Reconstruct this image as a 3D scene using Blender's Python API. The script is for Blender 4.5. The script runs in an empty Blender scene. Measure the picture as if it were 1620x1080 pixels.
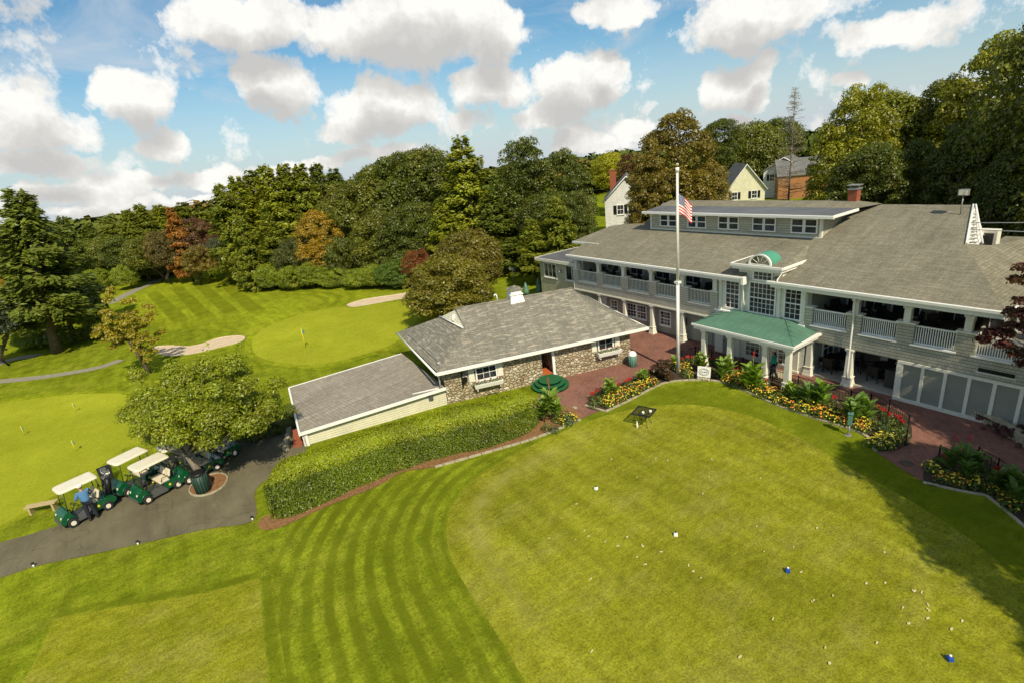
import bpy, bmesh, math, random
import numpy as np
from mathutils import Vector, Matrix
random.seed(7); RNG = np.random.default_rng(11)
scn = bpy.context.scene
COL = scn.collection
# ------------------------------------------------------------------ survey camera: turns a sighting in the photograph into a point on the ground
CAM = (32.913, -27.6401, 13.2113); YAW, PIT, ROL, F = -1.0127, .3372, -.117, 826.7
def _axes():
    s, c = math.sin, math.cos
    d = (s(YAW)*c(PIT), c(YAW)*c(PIT), -s(PIT)); r = (c(YAW), -s(YAW), 0)
    u = (r[1]*d[2]-r[2]*d[1], r[2]*d[0]-r[0]*d[2], r[0]*d[1]-r[1]*d[0])
    cr, sr = c(ROL), s(ROL)
    return tuple(r[i]*cr+u[i]*sr for i in range(3)), tuple(-r[i]*sr+u[i]*cr for i in range(3)), d
R_, U_, D_ = _axes()
def ray(px, py):
    a = (px-810)/F; b = (540-py)/F
    return tuple(D_[i]+a*R_[i]+b*U_[i] for i in range(3))
def G(px, py, z=0.):
    v = ray(px, py); t = (z-CAM[2])/v[2]
    return (CAM[0]+t*v[0], CAM[1]+t*v[1], z)
def SY(px, py, y=0.):
    v = ray(px, py); t = (y-CAM[1])/v[1]
    return tuple(CAM[i]+t*v[i] for i in range(3))
def at(px, dep, z=0.):
    lo, hi = -400, 3000                     # ground point seen in column px at a given depth
    b = (( z-CAM[2])/dep - D_[2] - (px-810)/F*R_[2])/U_[2]
    a = (px-810)/F
    return tuple(CAM[i]+dep*(D_[i]+a*R_[i]+b*U_[i]) for i in range(3))
def PR(x, y, z):
    v = (x-CAM[0], y-CAM[1], z-CAM[2]); k = sum(v[i]*D_[i] for i in range(3))
    return (810+F*sum(v[i]*R_[i] for i in range(3))/k, 540-F*sum(v[i]*U_[i] for i in range(3))/k, k)
def Hh(py, gx, gy, lo=-5., hi=80.):
    for _ in range(50):
        m = (lo+hi)/2
        if PR(gx, gy, m)[1] > py: lo = m
        else: hi = m
    return lo
# ------------------------------------------------------------------ objects
def tag(o, label=None, cat=None, group=None, kind=None):
    if label: o['label'] = label
    if cat: o['category'] = cat
    if group: o['group'] = group
    if kind: o['kind'] = kind
    return o
def thing(name, label, cat, loc=(0, 0, 0), rz=0., group=None):
    o = bpy.data.objects.new(name, None); COL.objects.link(o); o.empty_display_size = .2
    o.location = loc; o.rotation_euler = (0, 0, rz)
    return tag(o, label, cat, group)
def copy_tree(o, parent=None):
    c = o.copy(); COL.objects.link(c)
    if parent is not None: c.parent = parent
    for ch in [q for q in o.children]: copy_tree(ch, c)
    return c
class MB:
    """collects faces of ONE mesh object"""
    def __init__(s): s.v = []; s.f = []; s.m = []; s.sm = []
    def quad(s, *pts, m=0, smooth=False):
        n = len(s.v); s.v += [tuple(p) for p in pts]; s.f.append(tuple(range(n, n+len(pts)))); s.m.append(m); s.sm.append(smooth)
    def box(s, x0, x1, y0, y1, z0, z1, m=0):
        if x0 > x1: x0, x1 = x1, x0
        if y0 > y1: y0, y1 = y1, y0
        if z0 > z1: z0, z1 = z1, z0
        c = [(x0, y0, z0), (x1, y0, z0), (x1, y1, z0), (x0, y1, z0), (x0, y0, z1), (x1, y0, z1), (x1, y1, z1), (x0, y1, z1)]
        n = len(s.v); s.v += c
        for f in ((0, 3, 2, 1), (4, 5, 6, 7), (0, 1, 5, 4), (1, 2, 6, 5), (2, 3, 7, 6), (3, 0, 4, 7)):
            s.f.append(tuple(n+i for i in f)); s.m.append(m); s.sm.append(False)
        return s
    def hexa(s, b, t, m=0):
        """frustum-like solid: bottom ring b and top ring t of equal length"""
        n = len(s.v); k = len(b); s.v += [tuple(p) for p in b]+[tuple(p) for p in t]
        s.f.append(tuple(n+i for i in reversed(range(k)))); s.f.append(tuple(n+k+i for i in range(k)))
        for i in range(k): j = (i+1) % k; s.f.append((n+i, n+j, n+k+j, n+k+i))
        s.m += [m]*(k+2); s.sm += [False]*(k+2)
        return s
    def tube(s, pts, rad, seg=8, m=0, caps=True):
        pts = [Vector(p) for p in pts]; rr = rad if isinstance(rad, (list, tuple)) else [rad]*len(pts)
        n = len(s.v); ref = Vector((0, 0, 1))
        for i, p in enumerate(pts):
            t = (pts[min(i+1, len(pts)-1)]-pts[max(i-1, 0)]); t.normalize()
            a = t.cross(ref) if abs(t.z) < .95 else t.cross(Vector((1, 0, 0)))
            a.normalize(); b = a.cross(t)
            for k in range(seg):
                an = 2*math.pi*k/seg; s.v.append(tuple(p+(a*math.cos(an)+b*math.sin(an))*rr[i]))
        for i in range(len(pts)-1):
            for k in range(seg):
                l = (k+1) % seg
                s.f.append((n+i*seg+k, n+i*seg+l, n+(i+1)*seg+l, n+(i+1)*seg+k)); s.m.append(m); s.sm.append(True)
        if caps:
            s.f.append(tuple(n+k for k in reversed(range(seg)))); s.f.append(tuple(n+(len(pts)-1)*seg+k for k in range(seg)))
            s.m += [m, m]; s.sm += [False, False]
        return s
    def lathe(s, prof, c=(0, 0, 0), seg=16, m=0):
        n = len(s.v)
        for r, z in prof:
            for k in range(seg):
                a = 2*math.pi*k/seg; s.v.append((c[0]+r*math.cos(a), c[1]+r*math.sin(a), c[2]+z))
        for i in range(len(prof)-1):
            for k in range(seg):
                l = (k+1) % seg; s.f.append((n+i*seg+k, n+i*seg+l, n+(i+1)*seg+l, n+(i+1)*seg+k)); s.m.append(m); s.sm.append(True)
        s.f.append(tuple(n+k for k in reversed(range(seg)))); s.f.append(tuple(n+(len(prof)-1)*seg+k for k in range(seg)))
        s.m += [m, m]; s.sm += [False, False]
        return s
    def disc(s, c, n_, r, th, seg=18, m=0):
        c = Vector(c); n_ = Vector(n_).normalized()
        s.tube([c-n_*th/2, c+n_*th/2], r, seg, m); return s
    def xf(s, M, start=0):
        for i in range(start, len(s.v)): s.v[i] = tuple(M @ Vector(s.v[i]))
        return s
    def build(s, name, mats, parent=None, uv=True, bevel=0, label=None):
        me = bpy.data.meshes.new(name); me.from_pydata(s.v, [], s.f)
        if not isinstance(mats, (list, tuple)): mats = [mats]
        for mt in mats: me.materials.append(mt)
        me.polygons.foreach_set('material_index', s.m); me.polygons.foreach_set('use_smooth', s.sm)
        if uv: autouv(me)
        me.update()
        o = bpy.data.objects.new(name, me); COL.objects.link(o)
        if parent is not None: o.parent = parent
        if bevel:
            b = o.modifiers.new('bevel', 'BEVEL'); b.width = bevel; b.segments = 2; b.limit_method = 'ANGLE'
        if label: o['label'] = label
        return o
def autouv(me):
    """metres along the face's horizontal (u) and up its slope (v)"""
    lay = me.uv_layers.new(name='UVMap'); up = Vector((0, 0, 1)); d = lay.data
    for p in me.polygons:
        n = p.normal
        if abs(n.z) > .9995: t, b = Vector((1, 0, 0)), Vector((0, 1, 0))
        else: t = up.cross(n).normalized(); b = n.cross(t)
        for li in p.loop_indices:
            co = me.vertices[me.loops[li].vertex_index].co; d[li].uv = (co.dot(t), co.dot(b))
# ------------------------------------------------------------------ materials
class NT:
    def __init__(s, name):
        s.mat = bpy.data.materials.new(name); s.mat.use_nodes = True; s.t = s.mat.node_tree
        s.b = s.t.nodes['Principled BSDF']; s.out = s.t.nodes['Material Output']
    def n(s, typ, **kw):
        nd = s.t.nodes.new(typ)
        for k, v in kw.items():
            if k.startswith('i_'):
                key = k[2:].replace('_', ' ')
                nd.inputs[int(key) if key.isdigit() else key].default_value = v
            else: setattr(nd, k, v)
        return nd
    def l(s, a, b): s.t.links.new(a, b)
    def noise(s, vec, scale, detail=4, rough=.6, dist=0):
        nd = s.n('ShaderNodeTexNoise', i_Scale=scale, i_Detail=detail, i_Roughness=rough, i_Distortion=dist)
        if vec is not None: s.l(vec, nd.inputs['Vector'])
        return nd.outputs['Fac']
    def ramp(s, fac, stops, interp='LINEAR'):
        nd = s.n('ShaderNodeValToRGB'); nd.color_ramp.interpolation = interp
        e = nd.color_ramp.elements
        while len(e) < len(stops): e.new(.5)
        for i, (p, c) in enumerate(stops):
            e[i].position = p; e[i].color = (c, c, c, 1) if isinstance(c, (int, float)) else (*c, 1)
        s.l(fac, nd.inputs[0]); return nd.outputs[0]
    def mix(s, fac, a, b, mode='MIX'):
        nd = s.n('ShaderNodeMix', data_type='RGBA', blend_type=mode)
        for key, val in ((0, fac), (6, a), (7, b)):
            if isinstance(val, bpy.types.NodeSocket): s.l(val, nd.inputs[key])
            elif isinstance(val, (int, float)): nd.inputs[key].default_value = val if key == 0 else (val, val, val, 1)
            else: nd.inputs[key].default_value = (*val[:3], 1)
        return nd.outputs[2]
    def math(s, op, a, b=None, c=None, clamp=False):
        nd = s.n('ShaderNodeMath', operation=op, use_clamp=clamp)
        for i, v in enumerate((a, b, c)):
            if v is None: continue
            if isinstance(v, bpy.types.NodeSocket): s.l(v, nd.inputs[i])
            else: nd.inputs[i].default_value = v
        return nd.outputs[0]
    def coord(s, which='Object'): return s.n('ShaderNodeTexCoord').outputs[which]
    def mapping(s, vec, scale=(1, 1, 1), rot=(0, 0, 0), loc=(0, 0, 0)):
        nd = s.n('ShaderNodeMapping'); nd.inputs['Scale'].default_value = scale; nd.inputs['Rotation'].default_value = rot; nd.inputs['Location'].default_value = loc
        s.l(vec, nd.inputs['Vector']); return nd.outputs[0]
    def bump(s, h, strength=.5, dist=.02):
        nd = s.n('ShaderNodeBump', i_Strength=strength, i_Distance=dist); s.l(h, nd.inputs['Height']); s.l(nd.outputs[0], s.b.inputs['Normal'])
    def base(s, c):
        if isinstance(c, bpy.types.NodeSocket): s.l(c, s.b.inputs['Base Color'])
        else: s.b.inputs['Base Color'].default_value = (*c[:3], 1)
    def set(s, rough=.8, metal=0., spec=.3):
        s.b.inputs['Roughness'].default_value = rough; s.b.inputs['Metallic'].default_value = metal
        s.b.inputs['Specular IOR Level'].default_value = spec
        return s.mat
def plain(name, c, rough=.6, metal=0., spec=.4, var=.12, scale=6, bump=0):
    t = NT(name); co = t.coord()
    f = t.noise(co, scale, 5); f2 = t.noise(co, scale*9, 3)
    m = t.ramp(f, [(.3, 1-var), (.7, 1+var*.5)]); c1 = t.mix(1, c, m, 'MULTIPLY')
    m2 = t.ramp(f2, [(.3, 1-var*.6), (.7, 1)]); t.base(t.mix(1, c1, m2, 'MULTIPLY'))
    if bump: t.bump(f2, bump, .01)
    return t.set(rough, metal, spec)
def clapboard(name, c, pitch=.13, shingle=False):
    t = NT(name); uv = t.coord('UV'); co = t.coord()
    sep = t.n('ShaderNodeSeparateXYZ'); t.l(uv, sep.inputs[0])
    ph = t.math('FRACT', t.math('DIVIDE', sep.outputs['Y'], pitch))
    lap = t.ramp(ph, [(0, .30), (.13, .62), (.22, 1), (1, .90)])
    f = t.noise(co, 1.3, 6); f2 = t.noise(t.mapping(co, (1, 1, .3)), 9, 4)
    c1 = t.mix(1, c, t.ramp(f, [(.3, .84), (.7, 1.05)]), 'MULTIPLY'); c1 = t.mix(1, c1, t.ramp(f2, [(.3, .9), (.7, 1.03)]), 'MULTIPLY')
    c1 = t.mix(1, c1, lap, 'MULTIPLY')
    if shingle:
        br = t.n('ShaderNodeTexBrick', i_Scale=1., offset=.5); br.inputs['Brick Width'].default_value = .17; br.inputs['Row Height'].default_value = pitch
        br.inputs['Mortar Size'].default_value = .008; br.inputs['Color1'].default_value = (.86, .86, .86, 1); br.inputs['Color2'].default_value = (1.05, 1.05, 1.05, 1); br.inputs['Mortar'].default_value = (.6, .6, .6, 1)
        t.l(uv, br.inputs['Vector']); c1 = t.mix(1, c1, br.outputs[0], 'MULTIPLY')
    t.base(c1); t.bump(ph, .8, .02); return t.set(.65)
def roofing(name, cA, cB, cC, bw=.32, rh=.14, batch=(.9, 7.0, .5, .68, .75)):
    t = NT(name); uv = t.coord('UV'); co = t.coord()
    jit = t.n('ShaderNodeVectorMath', operation='ADD')
    br = t.n('ShaderNodeTexBrick', i_Scale=1., offset=.5, offset_frequency=2, squash=.6, squash_frequency=3); br.inputs['Brick Width'].default_value = bw; br.inputs['Row Height'].default_value = rh
    br.inputs['Mortar Size'].default_value = .006; br.inputs['Bias'].default_value = -.1
    br.inputs['Color1'].default_value = (*cA, 1); br.inputs['Color2'].default_value = (*cB, 1); br.inputs['Mortar'].default_value = (.09, .085, .075, 1)
    t.l(uv, br.inputs['Vector'])
    st = t.noise(t.mapping(uv, (batch[0], batch[1], 1)), 1.0, 4, .7)      # courses of slightly different batches
    c1 = t.mix(t.ramp(st, [(batch[2], 0), (batch[3], batch[4])]), br.outputs[0], cC)
    f = t.noise(co, .35, 5); c1 = t.mix(1, c1, t.ramp(f, [(.25, .82), (.75, 1.12)]), 'MULTIPLY')
    f3 = t.noise(t.mapping(uv, (1.5, .25, 1)), 2.2, 4); c1 = t.mix(1, c1, t.ramp(f3, [(.3, .88), (.7, 1.06)]), 'MULTIPLY')
    f4 = t.noise(t.mapping(uv, (3.2, .12, 1)), 1.6, 5, .7); c1 = t.mix(1, c1, t.ramp(f4, [(.35, .86), (.6, 1.03)]), 'MULTIPLY')
    g = t.noise(co, 22, 2); c1 = t.mix(1, c1, t.ramp(g, [(.3, .82), (.7, 1.14)]), 'MULTIPLY')
    t.base(c1); t.bump(t.math('ADD', br.outputs['Fac'], t.math('MULTIPLY', g, -.5)), .5, -.012); return t.set(.95, 0, .04)
def fieldstone(name):
    t = NT(name); co = t.coord(); uv = t.coord('UV')
    w = t.n('ShaderNodeVectorMath', operation='ADD'); nz = t.n('ShaderNodeTexNoise', i_Scale=3.2, i_Detail=3); t.l(co, nz.inputs['Vector'])
    sc = t.n('ShaderNodeVectorMath', operation='SCALE'); sc.inputs['Scale'].default_value = .16; t.l(nz.outputs['Color'], sc.inputs[0])
    m = t.mapping(co, (1, 1, 1.45)); t.l(m, w.inputs[0]); t.l(sc.outputs[0], w.inputs[1])
    v1 = t.n('ShaderNodeTexVoronoi', i_Scale=4.3, feature='F1'); t.l(w.outputs[0], v1.inputs['Vector'])
    v2 = t.n('ShaderNodeTexVoronoi', i_Scale=4.3, feature='DISTANCE_TO_EDGE'); t.l(w.outputs[0], v2.inputs['Vector'])
    sp = t.n('ShaderNodeSeparateColor'); t.l(v1.outputs['Color'], sp.inputs[0])
    c = t.ramp(sp.outputs[0], [(0, (.28, .21, .13)), (.25, (.46, .37, .24)), (.5, (.58, .49, .34)), (.72, (.42, .32, .20)), (.88, (.66, .58, .43)), (1, (.76, .70, .56))])
    f = t.noise(co, 14, 5); c = t.mix(1, c, t.ramp(f, [(.3, .72), (.7, 1.12)]), 'MULTIPLY')
    mort = t.ramp(v2.outputs['Distance'], [(.015, .0), (.07, 1)])
    c = t.mix(mort, (.30, .24, .16), c); t.base(c)
    h = t.math('ADD', t.ramp(v2.outputs['Distance'], [(0, 0), (.12, .8), (.4, 1)]), t.math('MULTIPLY', f, .25))
    t.bump(h, 1., .09); return t.set(.9, 0, .2)
def glassy(name, c, curtain=None):
    t = NT(name); co = t.coord(); f = t.noise(co, 1.7, 3)
    cc = t.mix(t.ramp(f, [(.42, 0), (.6, 1)]), c, curtain or tuple(x*2.2 for x in c)); t.base(cc)
    wob = t.noise(co, 2.5, 2); t.bump(wob, .06, .05)
    return t.set(.14, 0, .5)
def grass(name, dark, mid, light, dry, dryamt=.5, scale=1., fine=55, streak=0., speck=0.):
    t = NT(name); co = t.coord()
    big = t.noise(co, .13*scale, 5, .6, .4); med = t.noise(co, .8*scale, 6, .65); fin = t.noise(co, fine, 3, .7)
    vf = t.noise(t.mapping(co, (1, .35, 1), (0, 0, .5)), fine*.35, 4, .7)
    c = t.ramp(med, [(.3, dark), (.5, mid), (.72, light)])
    c = t.mix(1, c, t.ramp(big, [(.3, .8), (.7, 1.14)]), 'MULTIPLY')
    d = t.noise(t.mapping(co, (1.1, .6, 1), (0, 0, -.3)), .42*scale, 6, .72)
    c = t.mix(t.ramp(d, [(.50, 0), (.74, dryamt)]), c, dry)
    c = t.mix(1, c, t.ramp(fin, [(.28, .60), (.5, 1), (.75, 1.34)]), 'MULTIPLY')
    c = t.mix(1, c, t.ramp(vf, [(.3, .76), (.7, 1.2)]), 'MULTIPLY')
    if streak:
        s2 = t.noise(t.mapping(co, (.12, 1.1, 1), (0, 0, math.radians(streak))), 1.4, 4, .6)
        c = t.mix(1, c, t.ramp(s2, [(.35, .84), (.65, 1.12)]), 'MULTIPLY')
    if speck:
        vo = t.n('ShaderNodeTexVoronoi', i_Scale=1.6); t.l(co, vo.inputs['Vector'])
        vm = t.math('MULTIPLY', t.ramp(vo.outputs['Distance'], [(.02, 1), (.06, 0)]), speck)
        c = t.mix(vm, c, (.42, .36, .16))
    # mowing bands written on the sheets: 'mow' metres across the stripe, 'amp' strength, 'tan' dry band
    a1 = t.n('ShaderNodeAttribute', attribute_name='mow'); a2 = t.n('ShaderNodeAttribute', attribute_name='amp'); a3 = t.n('ShaderNodeAttribute', attribute_name='tan')
    wob = t.math('MULTIPLY', t.noise(co, 1.1, 4), .35)
    ph = t.math('SINE', t.math('MULTIPLY', t.math('ADD', a1.outputs['Fac'], wob), 6.2832))
    am = t.math('MULTIPLY', a2.outputs['Fac'], t.ramp(t.noise(co, .5, 3), [(.3, .35), (.65, 1)]))
    s1 = t.math('MULTIPLY', t.ramp(t.math('MULTIPLY_ADD', ph, .5, .5), [(.25, 0), (.75, 1)]), am)
    c = t.mix(s1, c, tuple(x*.58 for x in mid)); 
    tn = t.math('MULTIPLY', a3.outputs['Fac'], t.ramp(t.noise(co, .9, 5, .7), [(.35, .15), (.65, 1)]))
    c = t.mix(tn, c, dry)
    t.base(c); h = t.math('ADD', fin, t.math('MULTIPLY', med, 2.5)); t.bump(h, .7, .035)
    return t.set(.95, 0, .0)
def foliage(name, trans=.38, rnd=.42, warm=(.62, .46, .05), warmamt=.18):
    """leaf colour comes from the object's own colour, varied leaf by leaf and clump by clump"""
    t = NT(name); oi = t.n('ShaderNodeObjectInfo'); geo = t.n('ShaderNodeNewGeometry'); co = t.coord()
    v = t.ramp(geo.outputs['Random Per Island'], [(0, 1-rnd), (1, 1+rnd)])
    c = t.mix(1, oi.outputs['Color'], v, 'MULTIPLY')
    f = t.noise(co, .55, 4); c = t.mix(1, c, t.ramp(f, [(.3, .72), (.7, 1.3)]), 'MULTIPLY')
    f2 = t.noise(co, .9, 3); c = t.mix(t.math('MULTIPLY', t.ramp(f2, [(.5, 0), (.75, 1)]), warmamt), c, warm)
    d = t.n('ShaderNodeBsdfDiffuse'); tr = t.n('ShaderNodeBsdfTranslucent'); gl = t.n('ShaderNodeBsdfGlossy', i_Roughness=.45)
    t.l(c, d.inputs[0]); tc = t.mix(1, c, (1.25, 1.3, .5), 'MULTIPLY'); t.l(tc, tr.inputs[0]); gl.inputs[0].default_value = (1, 1, .9, 1)
    m1 = t.n('ShaderNodeMixShader', i_0=trans); t.l(d.outputs[0], m1.inputs[1]); t.l(tr.outputs[0], m1.inputs[2])
    m2 = t.n('ShaderNodeMixShader', i_0=.035); t.l(m1.outputs[0], m2.inputs[1]); t.l(gl.outputs[0], m2.inputs[2])
    t.l(m2.outputs[0], t.out.inputs['Surface']); return t.mat
M = {}
M['white'] = plain('white_paint', (.86, .84, .78), .5, var=.07)
M['cream'] = plain('cream_trim', (.80, .77, .64), .55, var=.10)
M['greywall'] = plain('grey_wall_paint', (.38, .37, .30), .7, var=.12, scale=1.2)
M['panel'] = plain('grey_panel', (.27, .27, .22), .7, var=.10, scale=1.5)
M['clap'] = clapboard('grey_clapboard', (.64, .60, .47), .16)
M['shingle'] = clapboard('grey_shingle_siding', (.58, .55, .44), .15, True)
M['creamclap'] = clapboard('cream_siding', (.88, .83, .63), .13)
M['tanclap'] = clapboard('orange_brown_siding', (.48, .21, .08), .3)
M['whiteclap'] = clapboard('white_siding', (.92, .90, .86), .2)
M['yellowclap'] = clapboard('yellow_siding', (.88, .82, .58), .2)
M['roof'] = roofing('clubhouse_shingles', (.218, .198, .142), (.27, .247, .185), (.32, .295, .225))
M['roof2'] = roofing('stone_building_shingles', (.215, .20, .16), (.265, .245, .20), (.43, .38, .30), .42, .17, (1.3, 5.8, .53, .60, .8))
M['roof3'] = roofing('lean_to_shingles', (.30, .265, .215), (.34, .305, .25), (.42, .37, .31), .5, .2, (1.6, 4., .54, .62, .6))
M['slate'] = roofing('house_roof', (.17, .17, .165), (.20, .20, .19), (.23, .22, .2))
M['flatroof'] = plain('flat_roof_membrane', (.14, .14, .15), .6, var=.25, scale=.8)
M['stone'] = fieldstone('fieldstone_wall')
M['glass'] = glassy('dark_window_glass', (.012, .014, .02), (.05, .055, .06))
M['glassblue'] = glassy('blue_window_glass', (.012, .018, .04), (.04, .05, .085))
M['glasslit'] = glassy('curtained_window_glass', (.03, .028, .02), (.28, .25, .17))
M['greenmetal'] = plain('green_metal_roof', (.115, .235, .165), .5, .1, .4, var=.18, scale=1.2)
M['verdigris'] = plain('verdigris_copper', (.10, .36, .24), .5, .2, .5)
M['black'] = plain('black_iron', (.012, .012, .014), .45, .2)
M['darkwicker'] = plain('dark_wicker', (.02, .017, .014), .6, scale=30, var=.4)
M['interior'] = plain('dark_interior', (.06, .055, .05), .8)
M['deckfloor'] = plain('deck_floor', (.26, .24, .21), .7)
M['terrace'] = plain('terrace_concrete', (.45, .42, .36), .8, scale=2)
M['chrome'] = plain('silver_metal', (.6, .6, .62), .25, .9)
M['aluminium'] = plain('dull_aluminium', (.42, .42, .40), .4, .5)
M['binplastic'] = plain('dark_green_bin', (.018, .05, .035), .5)
M['bingreen'] = plain('grey_green_bin', (.10, .22, .17), .5)
M['carpet'] = plain('green_carpet', (.012, .11, .035), .85, scale=10)
M['cartgreen'] = plain('dark_green_cart_paint', (.006, .10, .035), .22, .2, .6, var=.08)
M['ivory'] = plain('ivory_plastic', (.74, .68, .54), .45, var=.06)
M['seat'] = plain('beige_vinyl', (.72, .62, .46), .55)
M['rubber'] = plain('tyre_rubber', (.02, .02, .02), .8)
M['greyplastic'] = plain('grey_plastic', (.09, .09, .09), .6)
M['wood'] = plain('pale_wood', (.52, .40, .20), .7, scale=12, var=.25)
M['brickred'] = plain('red_brick_step', (.35, .10, .05), .85, scale=10, var=.3)
M['soil'] = plain('mulch', (.30, .15, .06), .95, scale=9, var=.5, bump=.8)
M['soil2'] = plain('garden_soil', (.07, .045, .025), .95, scale=9, var=.5, bump=.8)
M['bark'] = plain('tree_bark', (.13, .095, .06), .95, scale=5, var=.5, bump=.9)
M['barkgrey'] = plain('grey_tree_bark', (.24, .20, .15), .95, scale=5, var=.45, bump=.9)
M['edging'] = plain('stone_edging', (.46, .40, .27), .9, scale=5, var=.3)
M['red'] = plain('red_petals', (.50, .02, .025), .6)
M['orange'] = plain('orange_petals', (.78, .22, .02), .6)
M['yellow'] = plain('yellow_petals', (.80, .60, .04), .6)
M['palepetal'] = plain('pale_yellow_petals', (.80, .78, .25), .6)
M['bluepaint'] = plain('blue_paint', (.02, .08, .35), .4)
M['terracotta'] = plain('orange_mat', (.50, .12, .03), .85)
M['skin'] = plain('skin', (.50, .28, .18), .55)
M['blueshirt'] = plain('blue_shirt', (.08, .20, .38), .8)
M['tealshirt'] = plain('teal_blouse', (.02, .38, .26), .8)
M['navy'] = plain('dark_trousers', (.015, .018, .028), .85)
M['hair'] = plain('dark_hair', (.015, .01, .008), .6)
M['screenglass'] = glassy('cart_windscreen', (.10, .13, .08), (.13, .17, .09))
M['leaf'] = foliage('broad_leaves'); M['needle'] = foliage('pine_needles', .25, .38, warmamt=.06); M['flowerleaf'] = foliage('bedding_leaves', .3, .35, warmamt=.1)
M['canna'] = foliage('canna_leaves', .35, .3, warmamt=.05)
def asphalt():
    t = NT('worn_asphalt'); co = t.coord(); f = t.noise(co, .5, 6, .65); g = t.noise(co, 45, 3); s = t.noise(t.mapping(co, (.25, 1.4, 1), (0, 0, -1.2)), 1., 5)
    c = t.ramp(f, [(.3, (.130, .112, .070)), (.7, (.185, .162, .105))]); c = t.mix(1, c, t.ramp(g, [(.3, .75), (.7, 1.2)]), 'MULTIPLY'); c = t.mix(1, c, t.ramp(s, [(.35, .85), (.65, 1.1)]), 'MULTIPLY')
    vo = t.n('ShaderNodeTexVoronoi', i_Scale=.35, feature='DISTANCE_TO_EDGE'); w = t.mapping(co, (1, 1, 1)); nz = t.n('ShaderNodeTexNoise', i_Scale=1.6, i_Detail=5); t.l(co, nz.inputs['Vector'])
    ad = t.n('ShaderNodeVectorMath', operation='ADD'); t.l(co, ad.inputs[0]); t.l(nz.outputs['Color'], ad.inputs[1]); t.l(ad.outputs[0], vo.inputs['Vector'])
    c = t.mix(t.ramp(vo.outputs['Distance'], [(.0, .35), (.012, 0)]), c, (.03, .03, .03))
    t.base(c); t.bump(g, .4, .01); return t.set(.95, 0, .05)
M['asphalt'] = asphalt()
def paver():
    t = NT('red_brick_paving'); co = t.coord()
    br = t.n('ShaderNodeTexBrick', i_Scale=1., offset=.5); br.inputs['Brick Width'].default_value = .22; br.inputs['Row Height'].default_value = .11; br.inputs['Mortar Size'].default_value = .006
    br.inputs['Color1'].default_value = (.27, .125, .088, 1); br.inputs['Color2'].default_value = (.21, .098, .072, 1); br.inputs['Mortar'].default_value = (.16, .09, .07, 1)
    t.l(t.mapping(co, (1, 1, 1), (0, 0, .9)), br.inputs['Vector'])
    c = br.outputs[0]; c = t.mix(1, c, t.ramp(t.noise(co, .6, 6, .65), [(.3, .75), (.7, 1.2)]), 'MULTIPLY'); c = t.mix(1, c, t.ramp(t.noise(co, 22, 3), [(.3, .85), (.7, 1.12)]), 'MULTIPLY')
    t.base(c); t.bump(br.outputs['Fac'], .3, -.006); return t.set(.85, 0, .25)
M['paver'] = paver()
def sandmat():
    t = NT('bunker_sand'); co = t.coord(); f = t.noise(co, 1.2, 5); r = t.noise(t.mapping(co, (1, 5, 1), (0, 0, .6)), 3, 3)
    c = t.ramp(f, [(.3, (.55, .42, .28)), (.7, (.66, .52, .36))]); c = t.mix(1, c, t.ramp(r, [(.35, .88), (.65, 1.05)]), 'MULTIPLY'); t.base(c); t.bump(r, .6, .04); return t.set(.95, 0, .1)
M['sand'] = sandmat()
M['rough'] = grass('rough_grass', (.115, .150, .008), (.185, .225, .012), (.26, .285, .020), (.30, .27, .04), .4, fine=11, streak=35)
M['fairway'] = grass('fairway_grass', (.17, .215, .010), (.235, .27, .014), (.29, .31, .018), (.34, .31, .04), .35, fine=10, streak=-20)
M['green'] = grass('putting_green', (.285, .315, .020), (.32, .345, .024), (.355, .37, .028), (.40, .36, .04), .3, .6, fine=60)
M['tee'] = grass('tee_turf', (.195, .205, .012), (.226, .231, .018), (.26, .26, .027), (.37, .33, .10), .36, 1.3, fine=15, streak=62, speck=.12)
M['path'] = plain('worn_path', (.30, .27, .20), .9, scale=3, var=.2, spec=.1)
# ================================================================== GROUND
def smooth(pts, closed=True, k=6, tight=.5):
    P = [Vector((p[0], p[1])) for p in pts]; n = len(P); out = []
    rng = range(n) if closed else range(n-1)
    for i in rng:
        if closed: a, b, c, d = P[i-1], P[i], P[(i+1) % n], P[(i+2) % n]
        else: a, b, c, d = P[max(i-1, 0)], P[i], P[i+1], P[min(i+2, n-1)]
        for j in range(k):
            t = j/k
            q = .5*((2*b)+(-a+c)*t+(2*a-5*b+4*c-d)*t*t+(-a+3*b-3*c+d)*t**3); out.append(q)
    if not closed: out.append(P[-1])
    return out
def sheet(name, px, z, mat, world=False, curved=True, jit=0., k=6, kind='structure', parent=None):
    pts = px if world else [G(*p) for p in px]
    pts = smooth(pts, True, k) if curved else [Vector((p[0], p[1])) for p in pts]
    if jit: pts = [p+Vector((random.uniform(-jit, jit), random.uniform(-jit, jit))) for p in pts]
    m = MB(); a = sum(pts[i].x*pts[(i+1) % len(pts)].y-pts[(i+1) % len(pts)].x*pts[i].y for i in range(len(pts)))
    if a < 0: pts = pts[::-1]
    m.quad(*[(p.x, p.y, z) for p in pts])
    o = m.build(name, mat, parent)
    if kind: o['kind'] = kind
    return o
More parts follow.
